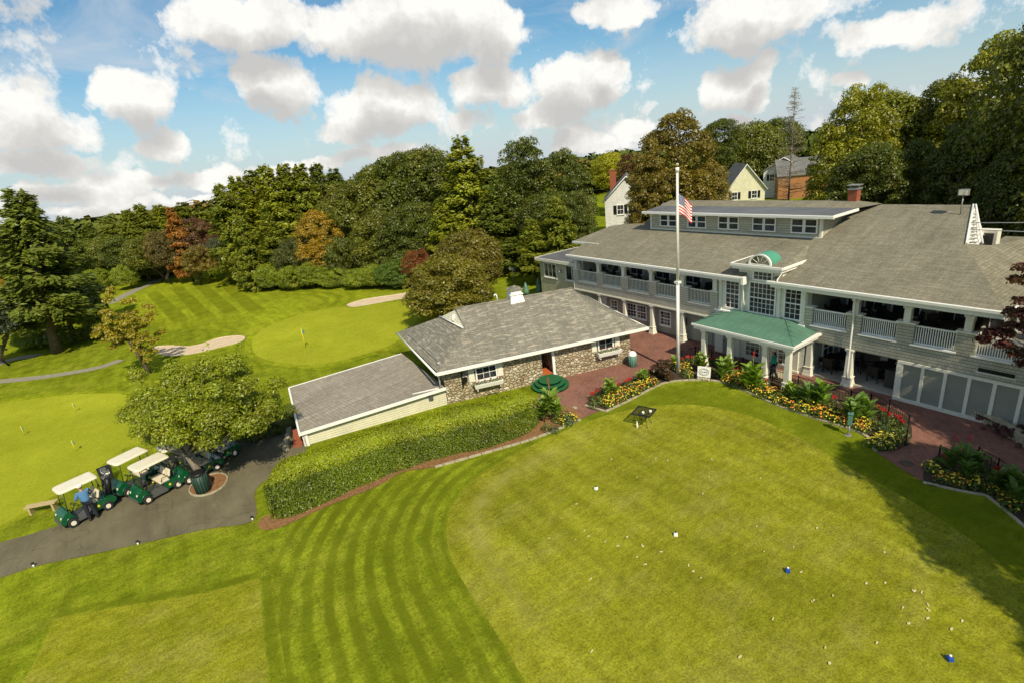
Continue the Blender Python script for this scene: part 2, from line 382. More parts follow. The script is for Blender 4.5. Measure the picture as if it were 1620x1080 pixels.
def ribbon(name, pts, offs, z, mat, attrs=None, closed=False, zf=None):
    """strip following a line; offs = signed distances to its left; attrs = {name: f(off, s)}"""
    P = [Vector((p[0], p[1])) for p in pts]; n = len(P); rows = []; S = [0]
    for i in range(1, n): S.append(S[-1]+(P[i]-P[i-1]).length)
    for i in range(n):
        t = (P[min(i+1, n-1)]-P[max(i-1, 0)]).normalized(); nn = Vector((-t.y, t.x)); rows.append([P[i]+nn*o for o in offs])
    v = [(q.x, q.y, z if zf is None else zf(q.x, q.y)+z) for r in rows for q in r]; w = len(offs); f = []
    for i in range(n-1):
        for j in range(w-1):
            f.append((i*w+j, (i+1)*w+j, (i+1)*w+j+1, i*w+j+1))
    me = bpy.data.meshes.new(name); me.from_pydata(v, [], f); me.materials.append(mat)
    for an, fn in (attrs or {}).items():
        at_ = me.attributes.new(an, 'FLOAT', 'POINT')
        at_.data.foreach_set('value', [fn(offs[j], S[i], S[-1]) for i in range(n) for j in range(w)])
    me.update(); 
    bm = bmesh.new(); bm.from_mesh(me); bmesh.ops.recalc_face_normals(bm, faces=bm.faces)
    if bm.faces and sum(fc.normal.z for fc in bm.faces) < 0: bmesh.ops.reverse_faces(bm, faces=bm.faces)
    bm.to_mesh(me); bm.free()
    o = bpy.data.objects.new(name, me); COL.objects.link(o); o['kind'] = 'structure'; return o
def hz(x, y):
    """height of the land: level round the clubhouse, falling away to the west"""
    d = max(0., -88-x, y-88); z = -.036*d
    if d > 1150: z = -.036*1150-.004*(d-1150)
    return z
M['forestfloor'] = plain('far_forest_floor', (.045, .060, .018), .95, scale=.05, var=.4, spec=0)
# base land, one sheet out to the horizon
rad = [0, 15, 30, 50, 70, 90, 110, 135, 160, 200, 260, 340, 460, 640, 900, 1300, 1900, 2800, 4200]
v = [(0, -15, 0)]; f = []; SEG = 96
for r in rad[1:]:
    for k in range(SEG):
        a = 2*math.pi*k/SEG; x, y = r*math.cos(a), -15+r*math.sin(a); v.append((x, y, hz(x, y)))
for k in range(SEG): f.append((0, 1+k, 1+(k+1) % SEG))
for i in range(len(rad)-2):
    for k in range(SEG):
        l = (k+1) % SEG; f.append((1+i*SEG+k, 1+(i+1)*SEG+k, 1+(i+1)*SEG+l, 1+i*SEG+l))
me = bpy.data.meshes.new('ground'); me.from_pydata(v, [], f); me.materials.append(M['rough']); me.materials.append(M['forestfloor']); me.polygons.foreach_set('material_index', [1 if (sum(v[i][0] for i in q)/len(q) < -97 or sum(v[i][1] for i in q)/len(q) > 84) else 0 for q in f]); gr = bpy.data.objects.new('ground', me); COL.objects.link(gr); gr['kind'] = 'structure'
# fairway beyond, with its fan of mown stripes
fw = [(215, 455), (262, 446), (310, 436), (400, 441), (470, 449), (560, 448), (640, 440), (700, 450), (780, 452), (700, 470), (665, 520), (560, 566), (500, 585), (430, 560), (396, 530), (330, 522), (255, 520), (215, 500)]
FWo = sheet('fairway', fw, .006, M['fairway'])
sheet('far_fairway', [(140, 447), (205, 437), (262, 434), (230, 450), (195, 478), (165, 495), (120, 500), (130, 470)], .005, M['fairway'])
def gpts(l): return [G(*p) for p in l]
# straight stripes running toward the camera and the curved ones round the approach
stripes = [((240, 462), (290, 512)), ((276, 452), (330, 506)), ((315, 450), (372, 500)), ((352, 447), (412, 497))]
for i, (a, b) in enumerate(stripes):
    pa, pb = G(*a), G(*b); pts = [(pa[0]+(pb[0]-pa[0])*t/8, pa[1]+(pb[1]-pa[1])*t/8) for t in range(9)]
    ribbon('mown_stripe', pts, [-.9, -.7, 0, .7, .9], .012, M['fairway'], {'mow': lambda o, s, L: .08, 'amp': lambda o, s, L: (1. if abs(o) < .8 else 0)*min(1, s/1.5, (L-s)/1.5)})
cv = smooth(gpts([(410, 470), (460, 462), (505, 463), (535, 470), (520, 486), (470, 500)]), False, 6)
ribbon('mown_arcs', cv, [-3+.4*i for i in range(16)], .014, M['fairway'], {'mow': lambda o, s, L: o/1.5, 'amp': lambda o, s, L: 1.*max(0, 1-abs(o)/3.2)*min(1, s/3, (L-s)/3)})
cv = smooth(gpts([(330, 442), (420, 455), (520, 458), (600, 452), (700, 452)]), False, 6)
ribbon('mown_bands', cv, [-7+.5*i for i in range(29)], .010, M['fairway'], {'mow': lambda o, s, L: o/3., 'amp': lambda o, s, L: 1.*max(0, 1-abs(o)/7)*min(1, s/4, (L-s)/4)})
# second green with collar
g2 = [(399, 548), (405, 530), (440, 510), (500, 492), (570, 484), (640, 478), (665, 490), (650, 520), (620, 545), (560, 565), (500, 577), (440, 573), (408, 563)]
g2w = gpts(g2); c2 = Vector((sum(p[0] for p in g2w)/len(g2w), sum(p[1] for p in g2w)/len(g2w)))
sheet('green_collar', [tuple(c2+(Vector(p[:2])-c2)*1.09) for p in g2w], .018, M['fairway'], world=True)
sheet('putting_green', g2w, .024, M['green'], world=True)
# practice green on the left
g1 = [(-260, 690), (-120, 655), (0, 638), (80, 627), (150, 622), (205, 625), (240, 650), (240, 690), (190, 712), (150, 745), (80, 787), (0, 832), (-120, 900), (-260, 900)]
g1w = gpts(g1); c1 = Vector(G(60, 700)[:2])
sheet('practice_green_collar', [tuple(c1+(Vector(p[:2])-c1)*1.06) for p in g1w], .006, M['fairway'], world=True)
sheet('practice_green', g1w, .012, M['green'], world=True)
# bunkers: a lip of turf with the sand sunk inside it
def bunker(px):
    w = smooth(gpts(px), True, 5); c = sum(w, Vector((0, 0)))/len(w); mb = MB(); n = len(w)
    r0 = [(p.x, p.y, .01) for p in w]; r1 = [(c.x+(p.x-c.x)*.985, c.y+(p.y-c.y)*.985, .10) for p in w]; r2 = [(c.x+(p.x-c.x)*.95, c.y+(p.y-c.y)*.95, .05) for p in w]
    for i in range(n):
        j = (i+1) % n; mb.quad(r0[i], r0[j], r1[j], r1[i], m=1); mb.quad(r1[i], r1[j], r2[j], r2[i], m=0)
    mb.quad(*r2); o = mb.build('sand_bunker', [M['sand'], M['rough']])
    bm = bmesh.new(); bm.from_mesh(o.data); bmesh.ops.recalc_face_normals(bm, faces=bm.faces); bm.to_mesh(o.data); bm.free(); o['kind'] = 'structure'; return o
bunker([(240, 556), (247, 549), (275, 547), (310, 547), (345, 536), (375, 532), (389, 534), (382, 542), (345, 552), (300, 562), (262, 564)])
bunker([(549, 483), (575, 475), (620, 468), (656, 463), (690, 463), (692, 469), (640, 474), (600, 481), (565, 487), (552, 487)])
# tee on the right (near camera) built as rings so the mowing follows its edge
teepx = [(560, 1400), (700, 1200), (830, 1080), (790, 1010), (752, 950), (722, 900), (706, 850), (712, 810), (735, 772), (780, 736), (840, 704), (900, 678), (960, 656), (1020, 643), (1080, 639), (1140, 645), (1200, 662), (1270, 694), (1350, 742), (1450, 797), (1540, 856), (1620, 925), (1700, 1010), (1790, 1110)]
def clampG(p):
    q = G(*p); return q
tw = [clampG(p) for p in teepx if p[1] < 1130]
tw = [(tw[0][0]+5.0, tw[0][1]-4.2, 0)]+tw+[(34, -12.2, 0), (40, -15, 0), (40, -40, 0)]
sheet('tee', tw, .008, M['tee'], world=True)
edge = smooth(tw[1:-3], False, 5)
ribbon('tee_border_turf', edge, [-.02-.3*i for i in range(14)], .014, M['tee'], {'tan': lambda o, s, L: math.exp(-((o+1.15)/.35)**2)*.6*min(1, s/6)*max(0, min(1, (L*.40-s)/4))})
ribbon('mown_surround', edge, [.0+.125*i for i in range(65)], .012, M['rough'], {'mow': lambda o, s, L: o/.70 if s < L*.40 else .12, 'amp': lambda o, s, L: max((1. if .02 < o < 6.5 else .2)*min(1, max(0, (7.8-o)/1.5))*max(.0, min(1, (L*.38-s)/4)), .75*max(0, min(1, (s-L*.40)/2.5))*max(0, min(1, (2.6-o)/.8)))})
# second, smaller tee bottom left; its flat grass rim carries a painted shadow line
t2 = gpts([(85, 978), (200, 957), (320, 938), (412, 914), (418, 1000), (428, 1085)]); t2 = t2+[(t2[-1][0]+6, t2[-1][1]+.6, 0), (t2[0][0]+8.5, t2[0][1]-3.0, 0), G(48, 1060)]
M['tee2'] = grass('worn_tee_turf', (.185, .20, .010), (.225, .232, .016), (.265, .265, .026), (.38, .34, .10), .42, 1.3, fine=17)
sheet('second_tee', t2, .018, M['tee2'], world=True, curved=False)
ax = Vector((t2[3][0]-t2[0][0], t2[3][1]-t2[0][1])).normalized()
for (a, b, am) in ((0, 3, .5), (3, 5, .45)):
    pts = [Vector(t2[i][:2]) for i in range(a, b+1)]
    pp = []
    for i in range(len(pts)-1):
        for k in range(5): pp.append(pts[i].lerp(pts[i+1], k/5))
    pp.append(pts[-1])
    ribbon('tee_rim', pp, [-.02, .08, .16, .3, .45], .023, M['rough'], {'mow': lambda o, s, L: .25, 'amp': lambda o, s, L: 1. if .03 < abs(o) < .4 else 0})
# road
road = [(-400, 985), (-150, 905), (0, 858), (60, 841), (105, 826), (135, 806), (160, 785), (195, 765), (230, 745), (300, 706), (360, 684), (420, 668), (458, 664), (478, 690), (482, 722), (445, 742), (405, 775), (402, 822), (330, 836), (220, 860), (130, 880), (54, 896), (0, 914), (-150, 960), (-400, 1050)]
sheet('road', road, .020, M['asphalt'], curved=True, k=4, jit=.015)
path1 = smooth(gpts([(-40, 608), (0, 603), (60, 597), (120, 588), (160, 580), (192, 569)]), False, 5)
ribbon('cart_path', path1, [-.55, 0, .55], .016, M['path'])
path2 = smooth(gpts([(170, 482), (205, 464), (240, 448), (270, 437), (300, 433)]), False, 5)
ribbon('far_cart_path', path2, [-.9, 0, .9], .022, M['path'])
path3 = smooth(gpts([(-30, 590), (0, 574), (30, 566), (60, 562)]), False, 5)
ribbon('side_path', path3, [-.7, 0, .7], .018, M['path'])
# brick patio
patio = [G(*p) for p in [(840, 650), (868, 652), (893, 668), (920, 662), (948, 650), (1000, 615), (1060, 590), (1130, 586), (1225, 622), (1300, 645), (1362, 672), (1382, 712), (1420, 738), (1460, 762), (1560, 772), (1618, 812)]]
patio += [(34, -8.0, 0), (40, -8, 0), (40, 6, 0), (13, 6, 0), (0, 1.2, 0), (-3, -2, 0), (-1, -6, 0), (6, -7, 0)]
sheet('patio', patio, .026, M['paver'], world=True, curved=False)
# planting beds
bedA = [(925, 641), (958, 650), (1000, 630), (1045, 607), (1080, 601), (1135, 602), (1185, 620), (1232, 641), (1300, 664), (1368, 686), (1385, 713), (1437, 704), (1438, 664), (1400, 640), (1340, 622), (1290, 607), (1225, 592), (1160, 574), (1110, 566), (1068, 566), (1030, 590), (985, 605), (955, 616)]
bedB = [(1460, 762), (1510, 774), (1560, 783), (1592, 808), (1625, 838), (1700, 890), (1760, 870), (1660, 790), (1600, 752), (1545, 712), (1480, 722)]
bedC = [(640, 746), (700, 737), (780, 712), (850, 690), (917, 664), (912, 648), (885, 642), (858, 640), (780, 668), (700, 700), (600, 735), (500, 775), (412, 822), (432, 838), (520, 800), (600, 768)]
for b, nm in ((bedA, 'planting_bed'), (bedB, 'planting_bed'), (bedC, 'mulch_bed')):
    sheet(nm, b, .034, M['soil' if nm == 'mulch_bed' else 'soil2'], curved=True, k=3)
def edging(px, label, w=.07, h=.07, curved=True, mat='edging'):
    pts = gpts(px); pts = smooth(pts, False, 5) if curved else [Vector(p[:2]) for p in pts]
    m = MB()
    for i in range(len(pts)-1):
        a, b = pts[i], pts[i+1]; t = (b-a).normalized(); nn = Vector((-t.y, t.x))*w; e = (b-a)*.03
        a, b = a+e, b-e
        m.hexa([(a.x-nn.x, a.y-nn.y, .0), (b.x-nn.x, b.y-nn.y, .0), (b.x+nn.x, b.y+nn.y, .0), (a.x+nn.x, a.y+nn.y, .0)],
               [(a.x-nn.x, a.y-nn.y, h), (b.x-nn.x, b.y-nn.y, h), (b.x+nn.x, b.y+nn.y, h), (a.x+nn.x, a.y+nn.y, h)])
    return tag(m.build('stone_edging', M[mat]), label, 'edging')
edging([(688, 739), (780, 713), (850, 692), (918, 664)], 'pale stone edging in front of the hedge bed')
edging([(925, 641), (958, 651)], 'short stone edging at the left end of the long flower bed', curved=False)
edging([(958, 651), (1000, 631), (1045, 608), (1080, 602), (1135, 603), (1185, 621), (1232, 642), (1300, 665), (1366, 687), (1385, 714)], 'curved pale edging between the lawn and the long flower bed')
edging([(1460, 763), (1510, 775), (1560, 784)], 'pale edging along the lawn side of the right flower bed', w=.045)
edging([(1560, 784), (1592, 809), (1630, 842)], 'pale edging running off the right side past the right flower bed', w=.045)
# tree ring in the road
cx, cy, _ = G(331, 768); ring = [(cx+.95*math.cos(a)-.1, cy+.8*math.sin(a)) for a in [k*math.pi/10 for k in range(20)]]
sheet('mulch_ring', [(x, y, 0) for x, y in ring], .045, M['soil'], world=True)
m = MB()
for k in range(20):
    a = Vector(ring[k]); b = Vector(ring[(k+1) % 20]); c = Vector((cx-.1, cy)); ao = c+(a-c)*1.07; bo = c+(b-c)*1.07
    m.hexa([(a.x, a.y, 0), (ao.x, ao.y, 0), (bo.x, bo.y, 0), (b.x, b.y, 0)], [(a.x, a.y, .09), (ao.x, ao.y, .09), (bo.x, bo.y, .09), (b.x, b.y, .09)])
tag(m.build('tree_kerb', M['edging']), 'low round stone kerb about the tree in the road', 'kerb')
# worn divots on the tee
div = [(657, 206), (688, 213), (757, 194), (803, 208), (797, 255), (608, 256), (471, 396), (481, 410), (527, 421), (558, 436), (582, 412), (447, 419), (378, 416), (487, 522), (743, 487), (757, 503), (775, 519), (669, 451), (624, 437), (632, 484), (608, 465), (921, 385), (1078, 390), (1017, 439), (1255, 453), (1035, 505), (1257, 533), (1208, 534), (1330, 554), (1352, 558), (1303, 598), (1369, 591), (1371, 606), (1368, 626), (1458, 634), (1430, 654), (1317, 640), (1235, 690), (1100, 703), (1110, 742), (877, 727), (1120, 567), (1070, 579), (963, 628), (540, 208), (450, 327), (780, 300), (490, 713), (930, 260), (940, 452)]
m = MB()
for di_, (zx, zy) in enumerate(div):
    for q in range(random.choice((1, 1, 2))):
        x, y, _ = G(640+zx/1.653+random.uniform(-3, 3)*q, 600+zy/1.653+random.uniform(-3, 3)*q); a = random.uniform(-.6, .6)+1.9; L = random.uniform(.03, .08); W = random.uniform(.018, .032)
        n = 7; m.quad(*[(x+math.cos(a)*L*math.cos(t)*random.uniform(.7, 1.1)-math.sin(a)*W*math.sin(t), y+math.sin(a)*L*math.cos(t)+math.cos(a)*W*math.sin(t)*random.uniform(.7, 1.1), .024+.0006*di_+.0003*q) for t in [2*math.pi*i/n for i in range(n)]])
M['divot'] = plain('dry_divot', (.62, .53, .28), .95, var=.1, spec=0)
m.build('sand_filled_divots', M['divot'])['kind'] = 'stuff'
bpy.data.objects['sand_filled_divots']['label'] = 'pale scattered divots worn in the tee turf'
bpy.data.objects['sand_filled_divots']['category'] = 'divots'
# ================================================================== BUILDINGS
def frame_pts(o, u, n):
    u = Vector(u).normalized(); n = Vector(n).normalized(); o = Vector(o); up = Vector((0, 0, 1))
    return lambda a, b, c: tuple(o+u*a+up*b+n*c)     # a along, b up, c out
def fbox(m, fp, a0, a1, b0, b1, c0, c1, mi=0):
    b = [fp(a0, b0, c0), fp(a1, b0, c0), fp(a1, b0, c1), fp(a0, b0, c1)]; t = [fp(a0, b1, c0), fp(a1, b1, c0), fp(a1, b1, c1), fp(a0, b1, c1)]
    m.hexa(b, t, mi)
def window(parent, o, u, n, w, h, nx=3, ny=4, fr='white', gl='glass', cas=.08, rail=True, sill=True, bar=.022, name='window', label=None):
    fp = frame_pts(o, u, n); m = MB()
    fbox(m, fp, -cas, 0, -cas, h+cas, 0, .07); fbox(m, fp, w, w+cas, -cas, h+cas, 0, .07); fbox(m, fp, 0, w, h, h+cas, 0, .068); fbox(m, fp, 0, w, -cas, 0, 0, .068)
    if sill: fbox(m, fp, -cas-.04, w+cas+.04, -cas-.05, -cas-.002, 0, .12)
    if rail: fbox(m, fp, 0, w, h*.5-.03, h*.5+.03, .0, .052)
    for i in range(1, nx): x = w*i/nx; fbox(m, fp, x-bar/2, x+bar/2, 0, h, 0, .042)
    for j in range(1, ny):
        if rail and abs(j/ny-.5) < .01: continue
        z = h*j/ny; fbox(m, fp, 0, w, z-bar/2, z+bar/2, 0, .040)
    wo = m.build(name, M[fr], parent, label=label); g = MB(); g.quad(fp(0, 0, .016), fp(w, 0, .016), fp(w, h, .016), fp(0, h, .016)); g.build('pane', M[gl], wo)
    return wo
def railing(parent, x0, x1, y, z0, z1, n, mat='cream', name='railing'):
    m = MB(); m.box(x0, x1, y-.035, y+.035, z1-.06, z1); m.box(x0, x1, y-.03, y+.03, z0, z0+.05)
    for i in range(n):
        x = x0+(x1-x0)*(i+.5)/n; m.box(x-.018, x+.018, y-.018, y+.018, z0+.05, z1-.06)
    return m.build(name, M[mat], parent)
def pillar(parent, x, y, z0, z1, s=.15, ped=.55, mat='cream', name='column'):
    m = MB(); r = s
    m.box(x-r*1.55, x+r*1.55, y-r*1.55, y+r*1.55, z0, z0+.12)
    m.hexa([(x+i*r*1.42, y+j*r*1.42, z0+.12) for i, j in ((-1, -1), (1, -1), (1, 1), (-1, 1))], [(x+i*r*1.12, y+j*r*1.12, z0+ped) for i, j in ((-1, -1), (1, -1), (1, 1), (-1, 1))])
    m.box(x-r*1.35, x+r*1.35, y-r*1.35, y+r*1.35, z0+ped, z0+ped+.06)
    m.hexa([(x+i*r, y+j*r, z0+ped+.06) for i, j in ((-1, -1), (1, -1), (1, 1), (-1, 1))], [(x+i*r*.85, y+j*r*.85, z1-.14) for i, j in ((-1, -1), (1, -1), (1, 1), (-1, 1))])
    m.box(x-r*1.05, x+r*1.05, y-r*1.05, y+r*1.05, z1-.14, z1-.09); m.box(x-r*1.25, x+r*1.25, y-r*1.25, y+r*1.25, z1-.09, z1)
    return m.build(name, M[mat], parent, bevel=.012)
# ------------------------------------------------------------------ the clubhouse
CH = thing('clubhouse', 'long two storey grey clubhouse with columned upper deck and clerestory windows', 'clubhouse')
EZ, RZ, RY = 5.17, 8.1, 8.4; SL = (RZ-EZ)/(RY+.5)
rz_ = lambda y: EZ+SL*(y+.5)
posts = [2.68*i for i in range(6)]                       # left deck
rposts = [19.0, 21.2, 23.4, 25.75]
# main roof: front and rear slopes, left end hip with its lower step, right end hip with gablet
r = MB()
HX = 26.95; GX = 22.75; gy = 4.5; gz = rz_(gy)
hipx = HX-(gy+.5)*.62                                   # hip line foot of the gablet
front = [(-.45, -.5, EZ), (15.1, -.5, EZ), (15.1, .35, rz_(.35)), (17.2, .35, rz_(.35)), (17.2, -.5, EZ), (HX, -.5, EZ), (23.85, gy, gz), (GX, RY, RZ), (4.0, RY, RZ), (4.0, 4.2, rz_(4.2)), (-.2, 4.2, rz_(4.2)), (-1.9, 1.55, rz_(1.55)), (1.7, 1.35, rz_(1.35)), (-.45, .2, rz_(.2))]
def slab(m, pts, th=.12, mi=0):
    low = [(p[0], p[1], p[2]-th) for p in pts]; m.quad(*pts, m=mi); m.quad(*reversed(low), m=mi)
    for i in range(len(pts)): j = (i+1) % len(pts); m.quad(low[i], low[j], pts[j], pts[i], m=mi)
slab(r, [(-.45, -.5, EZ), (15.25, -.5, EZ), (15.25, 4.3, rz_(4.3)), (-.2, 4.3, rz_(4.3)), (-2.0, 1.5, rz_(1.5)), (-.45, 1.5, rz_(1.5))])
slab(r, [(15.25, 1.6, rz_(1.6)), (17.0, 1.6, rz_(1.6)), (17.0, 4.3, rz_(4.3)), (15.25, 4.3, rz_(4.3))])
slab(r, [(17.0, -.5, EZ), (HX, -.5, EZ), (23.85, gy, gz), (23.72, 4.3, rz_(4.3)), (17.0, 4.3, rz_(4.3))])
slab(r, [(-.2, 4.3, rz_(4.3)), (4.0, 4.3, rz_(4.3)), (3.2, 5.4, rz_(4.3)), (.4, 5.4, rz_(4.3))])
slab(r, [(3.2, 4.3, rz_(4.3)), (23.72, 4.3, rz_(4.3)), (23.85, gy, gz), (GX, RY, RZ), (1.9, RY, RZ)])
slab(r, [(1.9, RY, RZ), (GX, RY, RZ), (22.85, 11.2, 5.9), (1.5, 11.2, 5.9)])
slab(r, [(-2.0, 1.5, rz_(1.5)), (-.2, 4.3, rz_(4.3)), (.4, 5.4, rz_(4.3)), (1.5, 17.3, EZ), (-2, 17.3, EZ)])
slab(r, [(HX, -.5, EZ), (HX, 9.4, EZ), (24.9, 9.4, 6.26), (24.45, 6.0, 6.5), (23.85, gy, gz)])
# low rear wing roof to the right, with its parapet
slab(r, [(23, 9.42, 5.3), (40, 9.42, 5.3), (40, 14, 5.5), (23, 14, 5.5)])
r.build('roof', M['roof'], CH)
m = MB(); m.quad((23.84, gy+.03, gz-.02), (23.75, 6.9, 6.3), (23.3, 9.0, 6.5), (GX+.12, RY, RZ-.03), m=0); m.quad((GX+.12, RY, RZ-.03), (23.3, 9.0, 6.5), (22.9, 11.1, 5.9), (22.85, 11.1, 5.8)); m.build('gable_wall', M['whiteclap'], CH)
m = MB(); m.tube([(23.9, gy-.05, gz+.02), (GX+.05, RY-.02, RZ+.03)], .05, 5); m.tube([(23.88, 6.95, 6.34), (GX+.15, RY, RZ+.03)], .05, 5); m.build('barge_board', M['white'], CH)
m = MB()
for k in range(9):
    f_ = k/9.; a_ = Vector((23.84, gy, gz)).lerp(Vector((GX+.1, RY, RZ)), f_*.8+.05); b_ = Vector((23.75, 6.9, 6.34)).lerp(Vector((GX+.1, RY, RZ)), f_*.8+.05); o_ = Vector((.05, -.02, 0)); p_, q_ = a_.lerp(b_, .25)+o_, a_.lerp(b_, .75)+o_
    m.tube([p_, q_], .028, 4)
m.build('louvre_vent', M['aluminium'], CH)
# fascia and gutters
g = MB(); g.box(-.55, 15.3, -.64, -.505, EZ-.12, EZ+.03); g.box(-.5, 15.2, -.50, -.30, EZ-.34, EZ-.125); g.box(15.3, 15.48, -.66, -.3, EZ-.42, EZ+.04)
g.build('gutter', M['white'], CH, bevel=.02)
g = MB(); g.box(16.85, HX+.1, -.64, -.505, EZ-.12, EZ+.03); g.box(17.0, HX, -.50, -.30, EZ-.34, EZ-.125); g.box(HX+.02, HX+.12, -.5, 17, EZ-.25, EZ+.02)
g.build('gutter', M['white'], CH, bevel=.02)
g = MB(); g.hexa([(-2.05, 1.42, rz_(1.5)-.16), (1.2, 1.42, rz_(1.5)-.16), (1.2, 1.495, rz_(1.5)-.16), (-2.05, 1.495, rz_(1.5)-.16)], [(-2.05, 1.42, rz_(1.5)+.01), (1.2, 1.42, rz_(1.5)+.01), (1.2, 1.495, rz_(1.5)+.01), (-2.05, 1.495, rz_(1.5)+.01)])
g.build('gutter', M['white'], CH)
def downspout(pts, r_=.045): return MB().tube(pts, r_, 8).build('downspout', M['white'], CH)
downspout([(-.42, -.52, EZ-.1), (-.36, -.2, EZ-.4), (-.3, -.12, 4.2), (-.3, -.12, .1)])
downspout([(15.28, -.5, EZ-.1), (15.2, -.2, EZ-.4), (15.2, -.16, 4.0), (15.2, -.16, 2.95)])
downspout([(21.35, -.56, EZ-.1), (21.32, -.28, EZ-.45), (21.3, -.28, 3.0), (21.3, -.3, 1.0), (21.3, -.3, .5)])
# beams over the decks
b = MB(); b.box(-.32, 13.45, -.15, .15, 4.72, 5.04); b.box(18.85, 26.6, -.15, .15, 4.72, 5.04)
for x in posts[:5]+[13.4]:                                # little curved brackets under the beam
    for s in (-1, 1):
        if (x < .1 and s < 0) or (x > 13.3 and s > 0): continue
        b.hexa([(x+s*.14, -.1, 4.5), (x+s*.14, .1, 4.5), (x+s*.15, .1, 4.5), (x+s*.15, -.1, 4.5)], [(x+s*.14, -.1, 4.719), (x+s*.14, .1, 4.719), (x+s*.34, .1, 4.719), (x+s*.34, -.1, 4.719)])
b.build('deck_beam', M['cream'], CH)
# clapboarded band under each deck and its half walls
def band(x0, x1, z0, mat):
    m = MB(); m.box(x0, x1, -.14, .14, z0, 2.92); return m.build('deck_band', M[mat], CH)
band(-.3, 13.42, 2.22, 'clap'); band(18.85, 23.42, 2.08, 'shingle')
m = MB(); m.box(-.34, 13.42, -.19, -.141, 2.17, 2.27); m.build('band_trim', M['cream'], CH)
for i, x in enumerate(posts):
    m = MB(); a0, a1 = x-.2, x+.52
    if i == 0: a0, a1 = -.3, .35
    if i == 5: a0, a1 = 12.9, 13.42
    m.box(a0, a1, -.15, .15, 2.921, 3.9); m.build('half_wall', M['clap'], CH)
    m = MB(); m.box(a0-.04, a1+.04, -.2, .2, 3.9, 3.97); m.build('half_wall_cap', M['cream'], CH)
    pm = MB(); px_ = x if i < 5 else 13.2
    pm.box(px_-.14, px_+.14, -.13, .13, 3.97, 4.65); pm.box(px_-.17, px_+.17, -.16, .16, 4.65, 4.719); pm.build('deck_post', M['cream'], CH, bevel=.01)
for i in range(5):
    a0 = posts[i]+.52 if i else .35; a1 = posts[i+1]-.2 if i < 4 else 12.9
    railing(CH, a0, a1, 0, 3.02, 3.88, 15)
    m = MB(); m.box(a0-.05, a1+.05, -.2, .16, 2.922, 3.0); m.build('rail_sill', M['cream'], CH)
for i, x in enumerate(rposts):
    m = MB(); a0, a1 = x-.12, x+.40
    if i == 0: a0, a1 = 18.85, 19.25
    if i == 1: a0, a1 = 20.95, 21.62
    if i == 2: a0, a1 = 23.15, 23.85
    if i == 3: a0, a1 = 25.42, 26.1
    m.box(a0, a1, -.15, .15, 2.921, 3.9); m.build('half_wall', M['shingle'], CH)
    m = MB(); m.box(a0-.05, a1+.05, -.2, .2, 3.9, 3.97); m.build('half_wall_cap', M['cream'], CH)
    if i:
        pm = MB(); xx = (a0+a1)/2; pm.box(xx-.14, xx+.14, -.13, .13, 3.97, 4.62); pm.box(xx-.19, xx+.19, -.17, .17, 4.62, 4.719); pm.build('deck_post', M['cream'], CH, bevel=.01)
for a0, a1 in ((19.25, 20.95), (21.62, 23.15), (23.85, 25.42), (26.1, 27.6)):
    railing(CH, a0, a1, 0, 3.0, 3.86, 17, 'white')
    m = MB(); m.box(a0-.08, a1+.08, -.21, .16, 2.922, 2.99); m.build('rail_sill', M['white'], CH)
# decks, ceilings and set back walls
m = MB(); m.box(-.3, 13.42, .141, 2.6, 2.7, 2.86); m.box(18.85, 34, .141, 3.4, 2.6, 2.86); m.build('deck_floor', M['deckfloor'], CH)
m = MB(); m.box(-.3, 13.42, .16, 2.6, 5.0, 5.06); m.box(18.85, 27, .16, 3.4, 5.0, 5.06); m.build('deck_ceiling', M['cream'], CH)
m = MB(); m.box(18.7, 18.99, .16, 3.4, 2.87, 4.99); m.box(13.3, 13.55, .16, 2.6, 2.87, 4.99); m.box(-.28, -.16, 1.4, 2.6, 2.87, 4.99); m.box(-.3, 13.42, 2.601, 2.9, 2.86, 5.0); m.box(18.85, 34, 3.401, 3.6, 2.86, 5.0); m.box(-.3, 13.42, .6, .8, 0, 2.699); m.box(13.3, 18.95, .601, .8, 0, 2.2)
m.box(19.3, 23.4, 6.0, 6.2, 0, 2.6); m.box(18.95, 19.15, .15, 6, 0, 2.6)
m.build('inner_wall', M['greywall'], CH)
m = MB(); m.box(-.3, -.1, .801, 17, 0, 5.05); m.box(26.6, 26.8, 3.601, 17, 0, 5.0); m.box(-.3, 26.8, 16.8, 17, 0, 5.05); m.build('end_wall', M['clap'], CH)
m = MB(); m.box(19.16, 34, .2, 5.99, .03, .09); m.box(19.16, 23.3, .05, .199, .03, .12); m.build('terrace_floor', M['terrace'], CH)
for x in (1.0, 3.6, 6.2, 8.9, 11.2): window(CH, (x, 2.6, 3.45), (1, 0, 0), (0, -1, 0), 1.25, 1.05, 2, 1, rail=False, gl='glasslit' if x < 3 else 'glass', sill=False)
for x, w in ((19.4, .6), (20.3, .8), (21.6, 1.2), (23.6, 1.3), (25.1, 1.0), (26.6, 1.0)): window(CH, (x, 3.4, 3.2), (1, 0, 0), (0, -1, 0), w, 1.3, 1 if w < .7 else 2, 1, rail=False, gl='glass', sill=False)
